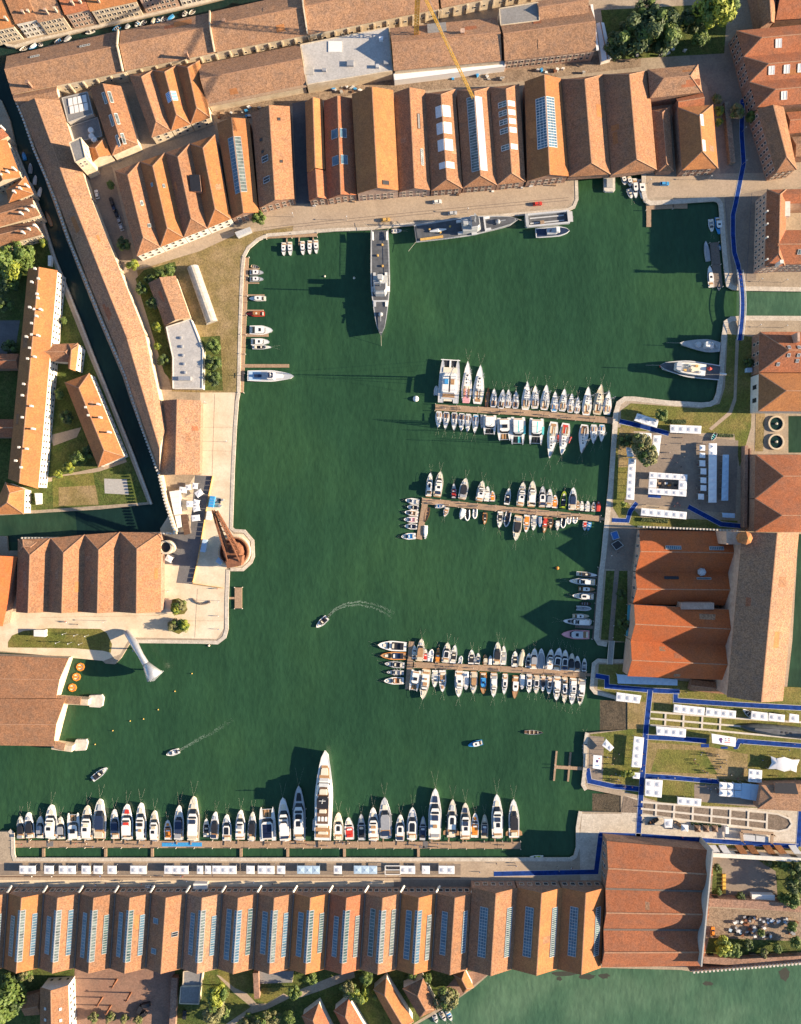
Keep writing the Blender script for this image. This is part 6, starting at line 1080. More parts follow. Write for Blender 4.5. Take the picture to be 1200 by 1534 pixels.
# ring shaped central tent: four strips round an open court
r = tent('large white ring shaped tent with open court in the plaza centre', [(973, 707), (1030, 711), (1029.4, 719.5), (972.5, 716.5)], 5, 1)
for q, n, m_ in (([(971.6, 731), (1028.6, 734.5), (1028, 744), (971, 740)], 5, 1), ([(972.5, 717), (984, 717.6), (983.4, 730.6), (971.7, 730.4)], 1, 1), ([(1017, 719.3), (1029.3, 720), (1028.7, 734), (1016.5, 733.4)], 1, 1)):
    s_ = tent('x', q, n, m_)
    for o in list(s_.children):
        o.parent = r; o.location = Vector(s_.location)-Vector(r.location)
    bpy.data.objects.remove(s_)
for k in range(6): p = W(988+k*5, 724+(k % 2)*3, 1); MB().box(p.x-.7, p.x+.7, p.y-.5, p.y+.5, 0, 1.1).build('display_counter', ['plank', 'black', 'white', 'orange'][k % 4], r)
tent('long plain white marquee on the right of the plaza', [(1062, 664), (1061.5, 753), (1073.5, 753), (1074, 664)], 9, 1, 3.4, disc=False, rise=.5)
tent('pale blue long canopy at the right edge of the plaza', [(1083, 681), (1081, 750), (1091, 750), (1092, 681)], 7, 1, 3.2, 'tent_blue', False, rise=.4)
tent('small grey canopy below the pale blue canopy', [(1082, 768), (1101, 769), (1101, 776), (1083, 775)], 2, 1, 3, 'tent_blue', False, rise=.2)
tent('long pale blue canopy along the foot of the orange halls', [(924, 1010), (1015, 1018), (1015, 1027), (926, 1024)], 8, 1, 3.2, 'tent_blue', False, rise=.25)
for i, (y, h2) in enumerate(((671, 9), (682, 8), (694, 9.5), (706, 9.5), (719.5, 9), (731, 9), (744, 9))):
    x = 1052.5+(1.5 if 2 < i < 6 else 0)+(-2 if i == 6 else 0); tent('square white parasol, %s from top beside the long marquee' % ORD(i), [(x-4.2, y-h2/2), (x+4.2, y-h2/2+.4), (x+4.2, y+h2/2), (x-4.2, y+h2/2-.4)], 1, 1, 2.8, disc=False, rise=.5, group='square parasols beside the marquee', name='parasol')
for i in range(3):
    for j in range(2):
        x, y = 1078+i*11.3, 1171.5+j*11+i*.9; tent('square white parasol, %s column %s row of the terrace block' % (ORD(i), ['upper', 'lower'][j]), [(x, y), (x+10.6, y+.8), (x+10.2, y+10.8), (x-.4, y+10)], 1, 1, 2.9, 'tent' if i < 2 else 'tent_blue', False, rise=.6, group='terrace parasols', name='parasol')
tent('pale blue flat canopy right of the terrace parasols', [(1112, 1173), (1140, 1176), (1138, 1201), (1110, 1196)], 2, 1, 3, 'tent_blue', False, rise=.15)
for i, x in enumerate((1045, 1058, 1071)): tent('brown pyramid parasol, %s from left below the brown dry dock' % ORD(i), [(x-5, 1236), (x+4, 1237), (x+5, 1247), (x-4, 1246)], 1, 1, 2.6, 'brown', False, rise=1.2, group='brown parasols', name='parasol')
tent('white pyramid parasol left of the brown parasols', [(1021, 1235), (1031, 1236), (1031, 1246), (1021, 1245)], 1, 1, 2.6, 'tent', False, rise=1.2, name='parasol')
# stage with printed emblem, information tent with printed panel
for lb, q, mk in (('white stage roof with purple emblem facing the lawn', [(1066, 1099), (1103, 1105), (1102, 1119), (1067, 1113)], 1), ('white tent with printed emblem at the lower right quay', [(889, 1131), (902, 1132), (901, 1153), (888, 1151)], 0)):
    t = tent(lb, q, 1, 1, 4.2 if mk else 3, disc=False, rise=.04, name='stage_tent' if mk else 'information_tent')
    c = W(sum(p[0] for p in q)/4, sum(p[1] for p in q)/4, 4.2 if mk else 3); rf = t.children[0]; z = c.z+.10
    def mark(nm, x0, x1, y0, y1, mt): MB().box(c.x+x0, c.x+x1, c.y+y0, c.y+y1, z, z+.03).build(nm, mt, rf, org=t['abs'])
    if mk:
        MB().prism([(c.x-2.0, c.y+1.0), (c.x-1.2, c.y+1.3), (c.x-.6, c.y+.5), (c.x-1.1, c.y-.1), (c.x-.9, c.y-1.0), (c.x-1.4, c.y-1.4), (c.x-1.7, c.y-.4), (c.x-2.3, c.y+.1)], z, z+.03).build('emblem', 'purple', rf, org=t['abs'])
        for a, b, y, mt in ((.6, 1.2, .8, 'purple'), (2.2, 2.8, .8, 'red'), (.6, 1.3, 0, 'sky_blue'), (2.2, 2.9, 0, 'red')): mark('print_mark', a, b, y-.18, y+.18, mt)
        mark('print_line', .4, 3.2, -1.1, -.75, 'red')
    else:
        MB().prism([(c.x-.4, c.y+1.2), (c.x+.5, c.y+1.0), (c.x+.3, c.y-.2), (c.x-.5, c.y)], z, z+.03).build('emblem', 'purple', rf, org=t['abs']); mark('print_mark', .7, 1.2, 1.6, 2.1, 'red'); mark('print_line', -.9, .9, -1.8, -1.5, 'sky_blue')
# white stretch tent
t = site('stretch_tent', 'white double peaked stretch tent on the lawn at the right edge', 'tent', W(1174, 1145)); pts = [W(x, y, z) for x, y, z in ((1155, 1133, 3), (1164, 1136, 2.4), (1175, 1134, 3.4), (1187, 1138, 2.4), (1198, 1138, 3), (1194, 1147, 2.4), (1193, 1157, 3), (1184, 1154, 2.4), (1175, 1156, 3.2), (1163, 1152, 2.4), (1151, 1152, 3), (1156, 1143, 2.4))]
pk = [W(1165, 1143, 3.9), W(1175, 1145, 3.5), W(1185, 1147, 3.9)]
MB().add(pts+pk, [(0, 1, 12), (1, 2, 12), (2, 13, 12), (13, 8, 12), (8, 9, 12), (9, 10, 12), (10, 11, 12), (11, 0, 12), (2, 3, 14), (3, 4, 14), (4, 5, 14), (5, 6, 14), (6, 7, 14), (7, 8, 14), (8, 13, 14), (13, 2, 14)]).build('membrane', 'tent', t, smooth=True)
for p in pts[::2]+[pk[0], pk[2]]: MB().bar((p.x, p.y, 0), p, .15, .15).build('pole', 'light_grey', t)
# tents of the southern quay
SQ = [(29, 53, 2), (66, 80, 1), (88, 113, 2), (122, 135, 1), (140, 153, 1), (161, 174, 1), (195, 219, 2), (246, 282, 3), (295, 304, 1), (307, 316, 1), (318, 354, 3), (369, 381, 1), (386, 411, 2), (415, 427, 1), (445, 479, 3), (500, 512, 1), (530, 565, 3), (599, 622, 2), (632, 644, 1), (657, 681, 2)]
for i, (x0, x1, n) in enumerate(SQ): tent('white quay tent of %s, %s from the left' % (['one module', 'two modules', 'three modules'][n-1], ORD(i)), [(x0, 1297), (x1, 1297.3), (x1, 1309.5), (x0, 1309)], n, 1, 3, 'tent' if i not in (14, 16) else 'tent_blue', i not in (9, 11, 14, 16, 18), group='quay tents')
t = site('glass_kiosk', 'open green white framed kiosk between the quay tents', 'kiosk', W(588, 1303)); m = MB()
for a, b in (((577, 1297), (600, 1297)), ((600, 1297), (600, 1310)), ((600, 1310), (577, 1310)), ((577, 1310), (577, 1297)), ((577, 1303), (600, 1303))): m.bar(W(*a, 3), W(*b, 3), .35, .3)
m.build('roof_frame', 'white', t)
for a in ((578, 1298), (599, 1298), (599, 1309), (578, 1309)): p = W(*a); MB().box(p.x-.12, p.x+.12, p.y-.12, p.y+.12, 0, 3).build('post', 'white', t)
# white sun sails by the grey western lane
for i, (x, y, w, h, a) in enumerate(((274, 734, 11, 9, .1), (282, 730, 8, 8, -.1), (292, 728, 8, 9, .1), (298, 739, 11, 9, -.6), (284, 755, 10, 9, 0), (294, 753, 9, 9, .2), (294, 762, 10, 8, -.2), (293, 776, 12, 9, -.1), (253, 837, 10, 9, .5))):
    ca, sa = math.cos(a), math.sin(a); q = [(x+ca*u*w/2-sa*v*h/2, y+sa*u*w/2+ca*v*h/2) for u, v in ((-1, -1), (1, -1), (1, 1), (-1, 1))]; tent('white sun sail, %s along the grey western lane' % ORD(i), q, 1, 1, 2.7, disc=False, rise=.35, group='sun sails by the western lane', name='sun_sail')
for lb, q, h, mt in (('long white cabin beside the canal wall', [(254, 737), (269, 735), (270, 770), (261, 771)], 3, 'white'), ('narrow pale cabin below the long white cabin', [(262, 773), (270, 772), (272, 789), (266, 791)], 3, 'white'), ('brown decked bar hut by the canal wall', [(272, 772), (280, 771), (285, 799), (276, 801)], 2.6, 'plank_dark'), ('blue site container near the rusty crane', [(315, 743), (322, 744), (319, 760), (312, 759)], 2.6, 'sky_blue'), ('white site container near the rusty crane', [(310, 766), (317, 766), (315, 779), (308, 778)], 2.6, 'white'), ('pale blue container in the crane shadow', [(304, 808), (310, 809), (307, 827), (300, 826)], 2.6, 'tent_blue'),
                     ('grey container left of the rusty crane base', [(327, 835), (334, 840), (330, 846), (323, 841)], 2.6, 'tent_blue'), ('light grey hut in the verge beside the bend of the quay', [(352, 348), (374, 340), (377, 346), (356, 355)], 2.6, 'light_grey'), ('white box trailer at the quay sheds', [(290, 1324), (310, 1324), (310, 1333), (290, 1333)], 3, 'white'), ('white truck trailer in the ruined yard', [(1127, 1340), (1160, 1341), (1160, 1350), (1127, 1349)], 3, 'white'), ('left grey trailer under the timber frame', [(1113, 1250), (1131, 1252), (1131, 1260), (1113, 1258)], 2.6, 'light_grey'), ('right grey trailer under the timber frame', [(1133, 1252), (1151, 1254), (1151, 1262), (1133, 1260)], 2.6, 'light_grey'), ('white kiosk below the brown dry dock', [(1087, 1239), (1092, 1239), (1092, 1249), (1087, 1249)], 2.6, 'white'), ('white solar shelter on the lawn of the covered dock', [(51, 944), (67, 944), (67, 954), (51, 953)], 3, 'white'), ('white van sized block in the walled garden', [(72, 383), (77, 383), (76, 398), (72, 398)], 2.4, 'white'), ('white pavilion booth near the square hipped front', [(1119, 551), (1127, 551), (1127, 557), (1119, 557)], 2.6, 'tent_blue'), ('white hut on the lower bank near the barracks', [(52, 739), (60, 739), (60, 755), (54, 756)], 2.6, 'white')):
    c = ctr(*q); t = site('site_cabin', lb, 'cabin', c); ps = [W(x, y, h) for x, y in q]; xy = [(p.x, p.y) for p in ps]; MB().prism(xy, 0, h-.15).build('body', mt, t)
    cx, cy = sum(p[0] for p in xy)/4, sum(p[1] for p in xy)/4; MB().prism([(cx+(x-cx)*1.04, cy+(y-cy)*1.04) for x, y in xy], h-.14, h+.04).build('roof', mt if mt != 'plank_dark' else 'brown', t)
    for k in range(1, 4):
        a, b = lerp(ps[0], ps[3], k/4), lerp(ps[1], ps[2], k/4); a.z = b.z = h+.08; MB().bar(a, b, .09, .08).build('roof_rib', 'light_grey' if mt != 'plank_dark' else 'plank', t)
t = site('timber_frame', 'tan timber portal frame around two grey trailers', 'frame', W(1134, 1252))
for a, b in (((1110, 1246), (1112, 1260)), ((1110, 1245), (1158, 1249)), ((1157, 1249), (1156, 1263))): MB().bar(W(*a, 3.2), W(*b, 3.2), 1.4, .5).build('beam', 'plank', t)
for a in ((1110, 1246), (1112, 1260), (1157, 1249), (1156, 1263)): p = W(*a); MB().box(p.x-.2, p.x+.2, p.y-.2, p.y+.2, 0, 3.2).build('post', 'plank', t)

# ------------------------------------------------------------------ blue carpets
CP = [('blue carpet winding from the shaded square to the footbridge', [(1112, 150), (1111, 200), (1114, 245), (1108, 275), (1102, 305), (1098, 322), (1098, 352), (1100, 378), (1106, 398), (1107, 408)], 2.1), ('blue carpet spur at the top of the shaded square', [(1111, 151), (1122, 150)], 1.8), ('slanted blue carpet entering the plaza from the upper pier', [(928, 631), (960, 638), (1002, 650)], 2.2), ('blue carpet step from the middle pier', [(917, 779), (940, 780), (944, 766), (954, 753)], 2.0), ('slanted blue carpet at the lower right of the plaza', [(1031, 759), (1080, 785), (1110, 788)], 2.2), ('short blue carpet in front of the ring tent', [(971, 743), (990, 744)], 1.4),
      ('blue carpet from the lower pier along the orange halls', [(892, 1012), (909, 1015), (909, 1028), (973, 1034), (1018, 1036)], 2.2), ('long blue carpet above the two tent pairs', [(1012, 1038), (1012, 1049), (1100, 1055), (1330, 1068)], 2.3), ('upright blue carpet joining all event lawns', [(974, 1034), (968, 1090), (962, 1165), (956, 1255)], 2.4), ('blue carpet from the upright carpet to the stage', [(968, 1104), (1010, 1106), (1058, 1110)], 2.2), ('blue carpet running from the stage to the right edge', [(1102, 1120), (1107, 1110), (1330, 1127)], 2.2), ('blue carpet below the round lawn', [(961, 1162), (1010, 1165), (1077, 1171)], 2.2), ('blue carpet from the h shaped jetty', [(880, 1151), (883, 1170), (920, 1178), (958, 1182)], 2.3),
      ('long blue carpet along the great red shed', [(898, 1250), (960, 1252), (1060, 1259), (1196, 1268)], 2.2), ('upright blue carpet at the right edge', [(1196, 1268), (1200, 1210)], 2.4), ('blue carpet down to the southern quay', [(900, 1249), (893, 1306), (740, 1309)], 2.3)]
for i, (lb, pts, w) in enumerate(CP):
    o = strip('blue_carpet', pts, w, 'carpet', .07+.004*(i % 5), .10+.004*(i % 5), kind=None, label=lb, cat='carpet', group='blue event carpets')
    for s_ in (-1, 1):
        e = strip('carpet_edge', pts, .16, 'carpet_edge', .07, .105+.004*(i % 5), off=s_*(w/2+.1), kind=None); e.parent = o
for i, (x, y, w, h) in enumerate(((1056, 1117, 12, 5), (1085, 1120, 10, 3), (1102, 1118, 5, 8))):
    a = W(x-w/2, y+h/2); b = W(x+w/2, y-h/2); tag(MB().box(a.x, b.x, a.y, b.y, .05, .092+.01*i).build('blue_carpet', 'carpet'), 'blue platform carpet around the stage, %s from left' % ORD(i), 'carpet', 'blue event carpets')

# ------------------------------------------------------------------ trees and shrubs
def crown_mesh(seed, n, mats, kind='round'):
    r = random.Random(seed); m = MB(); cl = []
    for k in range(26):
        while True:
            p = Vector((r.uniform(-1, 1), r.uniform(-1, 1), r.uniform(-.7, 1)))
            if .3 < p.length < .82: break
        if kind == 'cone': p.x *= 1-.6*max(0, p.z); p.y *= 1-.6*max(0, p.z)
        cl.append((p, r.uniform(.22, .42), r.randrange(len(mats))))
    for k in range(n):
        p, rad, mi = cl[r.randrange(len(cl))]
        d = Vector((r.gauss(0, 1), r.gauss(0, 1), r.gauss(0, .8)+.3)).normalized(); q = p+d*rad*r.uniform(.75, 1.08)
        nn = (d+Vector((r.uniform(-.6, .6), r.uniform(-.6, .6), r.uniform(-.2, .6)))).normalized(); a = nn.orthogonal().normalized(); b = nn.cross(a); an = r.uniform(0, 6.28); a, b = a*math.cos(an)+b*math.sin(an), b*math.cos(an)-a*math.sin(an)
        s_ = r.uniform(.06, .125); m.add([q-a*s_, q-b*s_*.6, q+a*s_*1.2, q+b*s_*.6], [(0, 1, 2, 3)], mi)
    return m.mesh('crown', mats)
CROWN = {k: [crown_mesh(s_+j, 2700, mats) for j in range(2)] for k, s_, mats in (('g', 10, ['leaf_green', 'leaf_dark', 'leaf_green']), ('d', 20, ['leaf_dark', 'leaf_dark', 'leaf_green']), ('b', 30, ['leaf_bright', 'leaf_green', 'leaf_bright']), ('o', 40, ['leaf_olive', 'leaf_green', 'leaf_olive']))}
tm = MB(); tm.tube([(0, 0, -.1), (.01, 0, .5), (0, .02, 1.0)], [.085, .065, .045], 7)
for k in range(5):
    a = k*1.26; tm.tube([(0, 0, .55+.07*k), (.28*math.cos(a), .28*math.sin(a), .95+.05*k), (.5*math.cos(a), .5*math.sin(a), 1.25+.05*k)], [.04, .028, .012], 5)
TRUNK = tm.mesh('trunk', 'bark')
def tree(label, px, py, rp, k='g', h=None, cat='tree', name='tree', group=None):
    R = rp*S; hh = h or (2.2+R*1.15); p = W(px, py, hh); t = thing(name, label, cat, (p.x, p.y, 0), RND.uniform(0, 6), group)
    th = hh-R*.55
    inst('trunk', TRUNK, t, (0, 0, 0), 0, (R*.9, R*.9, max(.4, th*.8)))
    inst('crown', CROWN[k][RND.randrange(2)], t, (0, 0, hh), RND.uniform(0, 6), (R*1.02, R*1.02, R*.85)); return t
TL = [('huge yellow green tree at the top right garden', 1075, 12, 31, 'b', 13), ('broad dark tree in the top right garden centre', 985, 47, 31, 'd', 10), ('dark tree left in the top right garden', 948, 52, 29, 'd', 9), ('low dark tree at the left edge of the top right garden', 925, 68, 19, 'd', 6), ('round tree with lit edge in the top right garden', 1000, 52, 19, 'g', 9), ('dark tree at the top edge of the top right garden', 970, 18, 20, 'd', 10), ('small tree right in the top right garden', 1050, 57, 14, 'g', 6), ('dark shrub tree under the huge yellow green tree', 1035, 30, 17, 'd', 6),
      ('small bush tree at the top of the mossy wall', 1075, 148, 8, 'o', 4), ('yellow bush tree below it on the mossy wall', 1077, 165, 8, 'b', 3.5), ('lowest bush tree on the mossy wall', 1077, 183, 6, 'b', 3), ('pale tree straddling the blue carpet', 1105, 166, 11, 'o', 6), ('green tree right of the blue carpet', 1125, 174, 9, 'g', 5),
      ('large tree at the left edge garden', 5, 398, 26, 'b', 9), ('tree above the barracks at the left edge garden', 28, 383, 22, 'g', 8), ('small tree next to the barracks gable', 40, 400, 11, 'g', 6), ('dark tree low in the left edge garden', 12, 424, 15, 'd', 6), ('lone small tree below the terrace houses', 63, 363, 7, 'b', 4), ('bushy tree at the lower left courtyard', 15, 520, 11, 'd', 5),
      ('bright round tree at the quay bend', 388, 325, 11, 'g', 5), ('single tree in the shaded western yard', 165, 277, 7, 'g', 5), ('dark tree at the foot of the four ridged workshop', 185, 365, 10, 'd', 5), ('bright bush at the path fork', 198, 395, 9, 'b', 4), ('tree at the top of the hedge strip', 253, 404, 10, 'g', 4), ('second tree of the hedge strip', 240, 412, 9, 'g', 4), ('third tree of the hedge strip', 225, 420, 9, 'd', 4), ('fourth tree of the hedge strip', 212, 432, 9, 'd', 4), ('bright bush midway down the hedge strip', 235, 490, 8, 'b', 3.5), ('bright bush lower down the hedge strip', 236, 519, 6, 'b', 3), ('dark bush near the end of the hedge strip', 245, 540, 9, 'd', 3.5), ('dark bush above the hedge strip end', 228, 455, 9, 'd', 4),
      ('upper tree between dry yard and quay', 320, 518, 12, 'g', 4), ('middle tree between dry yard and quay', 319, 543, 12, 'd', 4), ('lower tree between dry yard and quay', 320, 567, 11, 'd', 4),
      ('feathery olive tree over the plaza tents, upper part', 960, 664, 15, 'o', 7), ('feathery olive tree over the plaza tents, lower part', 969, 682, 16, 'o', 8), ('round green tree on the lawn above the plaza', 991, 622, 10, 'g', 5), ('golden bush in the quay corner of the plaza', 935, 755, 5, 'b', 2.5), ('dark shrub at the left edge of the plaza', 937, 660, 11, 'd', 3),
      ('upper golden shrub island on the cream quay, left shrub', 263, 911, 9, 'b', 2.2), ('upper golden shrub island on the cream quay, right shrub', 271, 907, 9, 'o', 2.4), ('lower left golden shrub on the cream quay', 260, 937, 10, 'o', 2.2), ('lower right golden shrub on the cream quay', 275, 936, 10, 'b', 2.2),
      ('large tree in the lower left corner', 8, 1503, 32, 'g', 10), ('olive tree beside the shed row at the lower left', 38, 1461, 11, 'o', 5), ('dark tree below the shed row at the left edge', 15, 1468, 13, 'd', 5), ('tall bright tree left in the southern garden', 325, 1490, 16, 'b', 8), ('grey olive tree at the bottom of the southern garden', 322, 1518, 20, 'o', 8), ('round tree by the garden path', 440, 1487, 11, 'g', 5), ('tree against the shed row in the garden', 465, 1464, 11, 'g', 5), ('olive tree left of the cottage trees', 521, 1481, 12, 'o', 5), ('bright broad tree above the cottages', 540, 1490, 14, 'b', 6), ('tree right above the cottages', 550, 1464, 12, 'g', 5), ('small tree between the cottages', 561, 1490, 7, 'b', 3.5), ('large round tree at the lagoon shore', 668, 1496, 18, 'o', 7), ('small tree at the shed row near the shore', 618, 1460, 8, 'g', 4), ('small tree right of it near the shore', 640, 1467, 8, 'g', 4),
      ('olive tree cut by the bottom edge of the garden', 395, 1531, 15, 'o', 6), ('second olive tree at the bottom edge of the garden', 372, 1533, 13, 'o', 6), ('green tree at the bottom edge near the path', 432, 1524, 11, 'g', 5), ('third olive tree at the bottom edge of the garden', 413, 1524, 9, 'o', 5), ('first clipped shrub at the brick square', 140, 1525, 8, 'o', 3), ('second clipped shrub at the brick square', 165, 1525, 8, 'o', 3), ('third clipped shrub at the brick square', 186, 1527, 7, 'o', 3), ('fourth clipped shrub at the brick square', 206, 1529, 7, 'o', 3),
      ('green tree in the walled yard by the great red shed', 1084, 1418, 15, 'b', 5), ('lower tree in the walled yard by the great red shed', 1100, 1424, 11, 'g', 4), ('dark tree at the right edge of the ruined yard, upper', 1193, 1302, 13, 'd', 6), ('dark tree at the right edge of the ruined yard, middle', 1190, 1326, 14, 'd', 6), ('dark tree at the right edge of the ruined yard, lower', 1186, 1350, 13, 'g', 5), ('bush in the scrap yard at the right edge', 1187, 1388, 8, 'g', 3), ('left bright bush by the blue carpet crossing', 936, 1160, 6, 'b', 3), ('right bright bush by the blue carpet crossing', 944, 1160, 6, 'b', 3),
      ('bush at the top right of the ruined yard', 1172, 1296, 9, 'g', 3.5), ('low bush below the white wall remnant', 1150, 1292, 6, 'o', 2.5), ('bush left of the white truck trailer', 1110, 1343, 7, 'd', 2.8), ('bush right of the white truck trailer', 1172, 1346, 9, 'g', 3.5), ('small bush at the great red shed wall', 1075, 1335, 6, 'g', 2.5), ('bush at the upper end of the great red shed wall', 1074, 1300, 6, 'd', 2.5), ('bush in the middle of the scrap yard', 1140, 1398, 6, 'g', 2.6), ('bush at the lower scrap yard edge', 1120, 1415, 8, 'd', 3), ('shrub at the right of the scrap yard', 1165, 1420, 8, 'g', 3), ('green shrub under the lagoon wall', 1145, 1428, 7, 'o', 2.6), ('tree at the right edge below the scrap yard', 1192, 1412, 9, 'g', 4), ('tree in the inner court of the barracks', 8, 455, 12, 'd', 6), ('small tree behind the barracks lawn', 95, 480, 6, 'g', 3), ('tree in the gap between barracks and canal house', 88, 590, 9, 'g', 4), ('low tree at the left edge terrace gardens', 30, 350, 9, 'b', 4),
      ('tree left of the oblique canal house', 117, 688, 13, 'g', 4), ('bright tree in the island garden', 103, 700, 9, 'b', 3.5), ('dark tree beside the canal house wall', 134, 676, 10, 'd', 4), ('small tree on the lower island lawn', 88, 710, 7, 'b', 3), ('dark bush at the barracks wing', 100, 625, 10, 'd', 4), ('shrub near the hipped pavilion front', 1121, 543, 7, 'd', 2.5), ('shrub beside the inlet hall', 931, 890, 8, 'd', 3), ('shrub beside the small bridge', 934, 935, 9, 'd', 3)]
for a in TL: tree(*a)
def hedge(label, p, q, w, h=1.3):
    a, b = W(*p), W(*q); d = b-a; t = site('hedge', label, 'hedge', (a+b)/2); m = MB(); r = random.Random(int(p[0])); n = int(d.length*w*60); nn = Vector((-d.y, d.x, 0)).normalized()
    for k in range(n):
        c = a+d*r.random()+nn*r.uniform(-w/2, w/2)+Vector((0, 0, r.uniform(.1, h))); u = Vector((r.uniform(-1, 1), r.uniform(-1, 1), r.uniform(-.5, .5))).normalized()*.2; v = u.cross(Vector((r.uniform(-1, 1), r.uniform(-1, 1), 1))).normalized()*.14; m.add([c-u, c-v, c+u, c+v], [(0, 1, 2, 3)])
    m.build('foliage', 'leaf_hedge', t); MB().bar(a+Vector((0, 0, h*.4)), b+Vector((0, 0, h*.4)), w*.7, h*.7).build('branches', 'leaf_dark', t)
hedge('clipped hedge on the lawn above the plaza', (1005, 632), (1027, 632), 2.2); hedge('clipped hedge below the six module tent', (960, 778), (1000, 781), 2.0); hedge('short hedge right of the beached rowing boat', (1075, 652), (1098, 653), 1.6); hedge('planting bed behind the brown parasols', (1035, 1233), (1080, 1237), 1.6, .8)

# ------------------------------------------------------------------ people
def person_mesh(cm, arm):
    me = bpy.data.meshes.new('sk'); J = [(0, 0, .95), (0, 0, 1.25), (0, 0, 1.45), (0, 0, 1.6), (0, .02, 1.72), (.1, 0, .9), (.12, .06, .5), (.13, 0, .08), (-.1, 0, .9), (-.12, -.04, .5), (-.13, -.06, .08), (.2, 0, 1.4), (.27, .02, 1.12), (.26, arm, .9), (-.2, 0, 1.4), (-.27, .02, 1.12), (-.26, arm*.6, .9), (.13, .14, .04), (-.13, .08, .04)]
    E = [(0, 1), (1, 2), (2, 3), (3, 4), (0, 5), (5, 6), (6, 7), (7, 17), (0, 8), (8, 9), (9, 10), (10, 18), (2, 11), (11, 12), (12, 13), (2, 14), (14, 15), (15, 16)]; R_ = [.15, .16, .14, .07, .11, .1, .07, .05, .1, .07, .05, .07, .05, .04, .07, .05, .04, .04, .04]
    me.from_pydata(J, E, []); o = bpy.data.objects.new('sk', me); col.objects.link(o); md = o.modifiers.new('s', 'SKIN'); sv = me.skin_vertices[0].data
    for i, r in enumerate(R_): sv[i].radius = (r, r*.85)
    sv[0].use_root = True
    dg = bpy.context.evaluated_depsgraph_get(); m2 = bpy.data.meshes.new_from_object(o.evaluated_get(dg)); bpy.data.objects.remove(o); m2.name = 'person'; m2.materials.clear()
    for k in (cm, 'skin', 'cloth1'): m2.materials.append(MAT[k])
    for p in m2.polygons: p.material_index = 1 if p.center.z > 1.56 else 2 if p.center.z < .92 else 0
    return m2
PM = [person_mesh('cloth%d' % i, .05+.06*(i % 3)) for i in range(6)]
def folk(label, grp, spots, z=0.0):
    for x, y in spots:
        if RND.random() < .3: continue
        k = RND.randrange(6); p = W(x, y, z); o = inst('person', PM[k], None, (p.x, p.y, z), RND.uniform(0, 6.28), RND.uniform(.95, 1.08)); tag(o, label.replace('person', 'person in %s top' % ['white', 'navy', 'red', 'blue', 'black', 'tan'][k]), 'person', grp)
def scatter(x0, x1, y0, y1, n): return [(RND.uniform(x0, x1), RND.uniform(y0, y1)) for k in range(n)]
folk('tiny person standing in the crowd on the round lawn', 'crowd on the round lawn', [(1063+22*math.cos(a)*RND.uniform(.7, 1.15), 1141+15*math.sin(a)*RND.uniform(.7, 1.2)) for a in [k*.16 for k in range(40)]])
folk('tiny person walking on the pale southern quay', 'people on the southern quay', scatter(20, 590, 1318, 1331, 46)+scatter(690, 880, 1292, 1306, 12))
folk('tiny person on the lane between the quay tents', 'people between quay tents', scatter(20, 690, 1310, 1312, 14))
folk('tiny person on the long southern pontoon', 'people on the southern pontoon', scatter(25, 775, 1261, 1269, 34), ZD)
folk('tiny person on the upper brown pier', 'people on the upper pier', [(x, 610+(x-652)*.075+RND.uniform(-3, 3)) for x in [RND.uniform(656, 910) for k in range(24)]], ZD)
folk('tiny person on the middle brown pier', 'people on the middle pier', [(x, 750+(x-632)*.102+RND.uniform(-3, 3)) for x in [RND.uniform(636, 895) for k in range(26)]], ZD)
folk('tiny person on the lower brown pier', 'people on the lower pier', [(x, 996+(x-620)*.058+RND.uniform(-3, 3)) for x in [RND.uniform(622, 872) for k in range(26)]], ZD)
folk('tiny person walking on the plaza between tents', 'people on the plaza', scatter(990, 1055, 655, 700, 14)+scatter(1032, 1048, 690, 755, 10)+scatter(955, 1030, 748, 760, 10))
folk('tiny person on a blue carpet of the event lawns', 'people on the event carpets', scatter(985, 1050, 1035, 1037, 4)+scatter(980, 1070, 1163, 1168, 8)+scatter(905, 950, 1174, 1180, 7)+scatter(958, 966, 1090, 1240, 10)+scatter(1110, 1195, 1112, 1116, 4)+scatter(910, 1180, 1252, 1262, 9))
folk('tiny person in the crowd by the tilted quay tent', 'crowd by the tilted tent', scatter(892, 930, 1126, 1172, 36)); folk('tiny person on the lawn near the stretch tent', 'people near the stretch tent', scatter(1130, 1198, 1120, 1168, 16)); folk('tiny person seated at the shaded terrace', 'people at the terrace', scatter(1055, 1078, 1172, 1195, 14)+scatter(1082, 1118, 1158, 1170, 12))
folk('tiny person on the footbridge carpet', 'people on the footbridge', [(1108+RND.uniform(-2, 2), y) for y in (412, 418, 424, 430, 436)], .9); folk('tiny person on the cream western quay', 'people on the western quay', scatter(245, 330, 880, 950, 6)+scatter(60, 190, 922, 938, 5)); folk('tiny person by the shaded eastern path', 'people on the eastern path', scatter(912, 928, 870, 955, 8)+scatter(905, 945, 800, 850, 4))
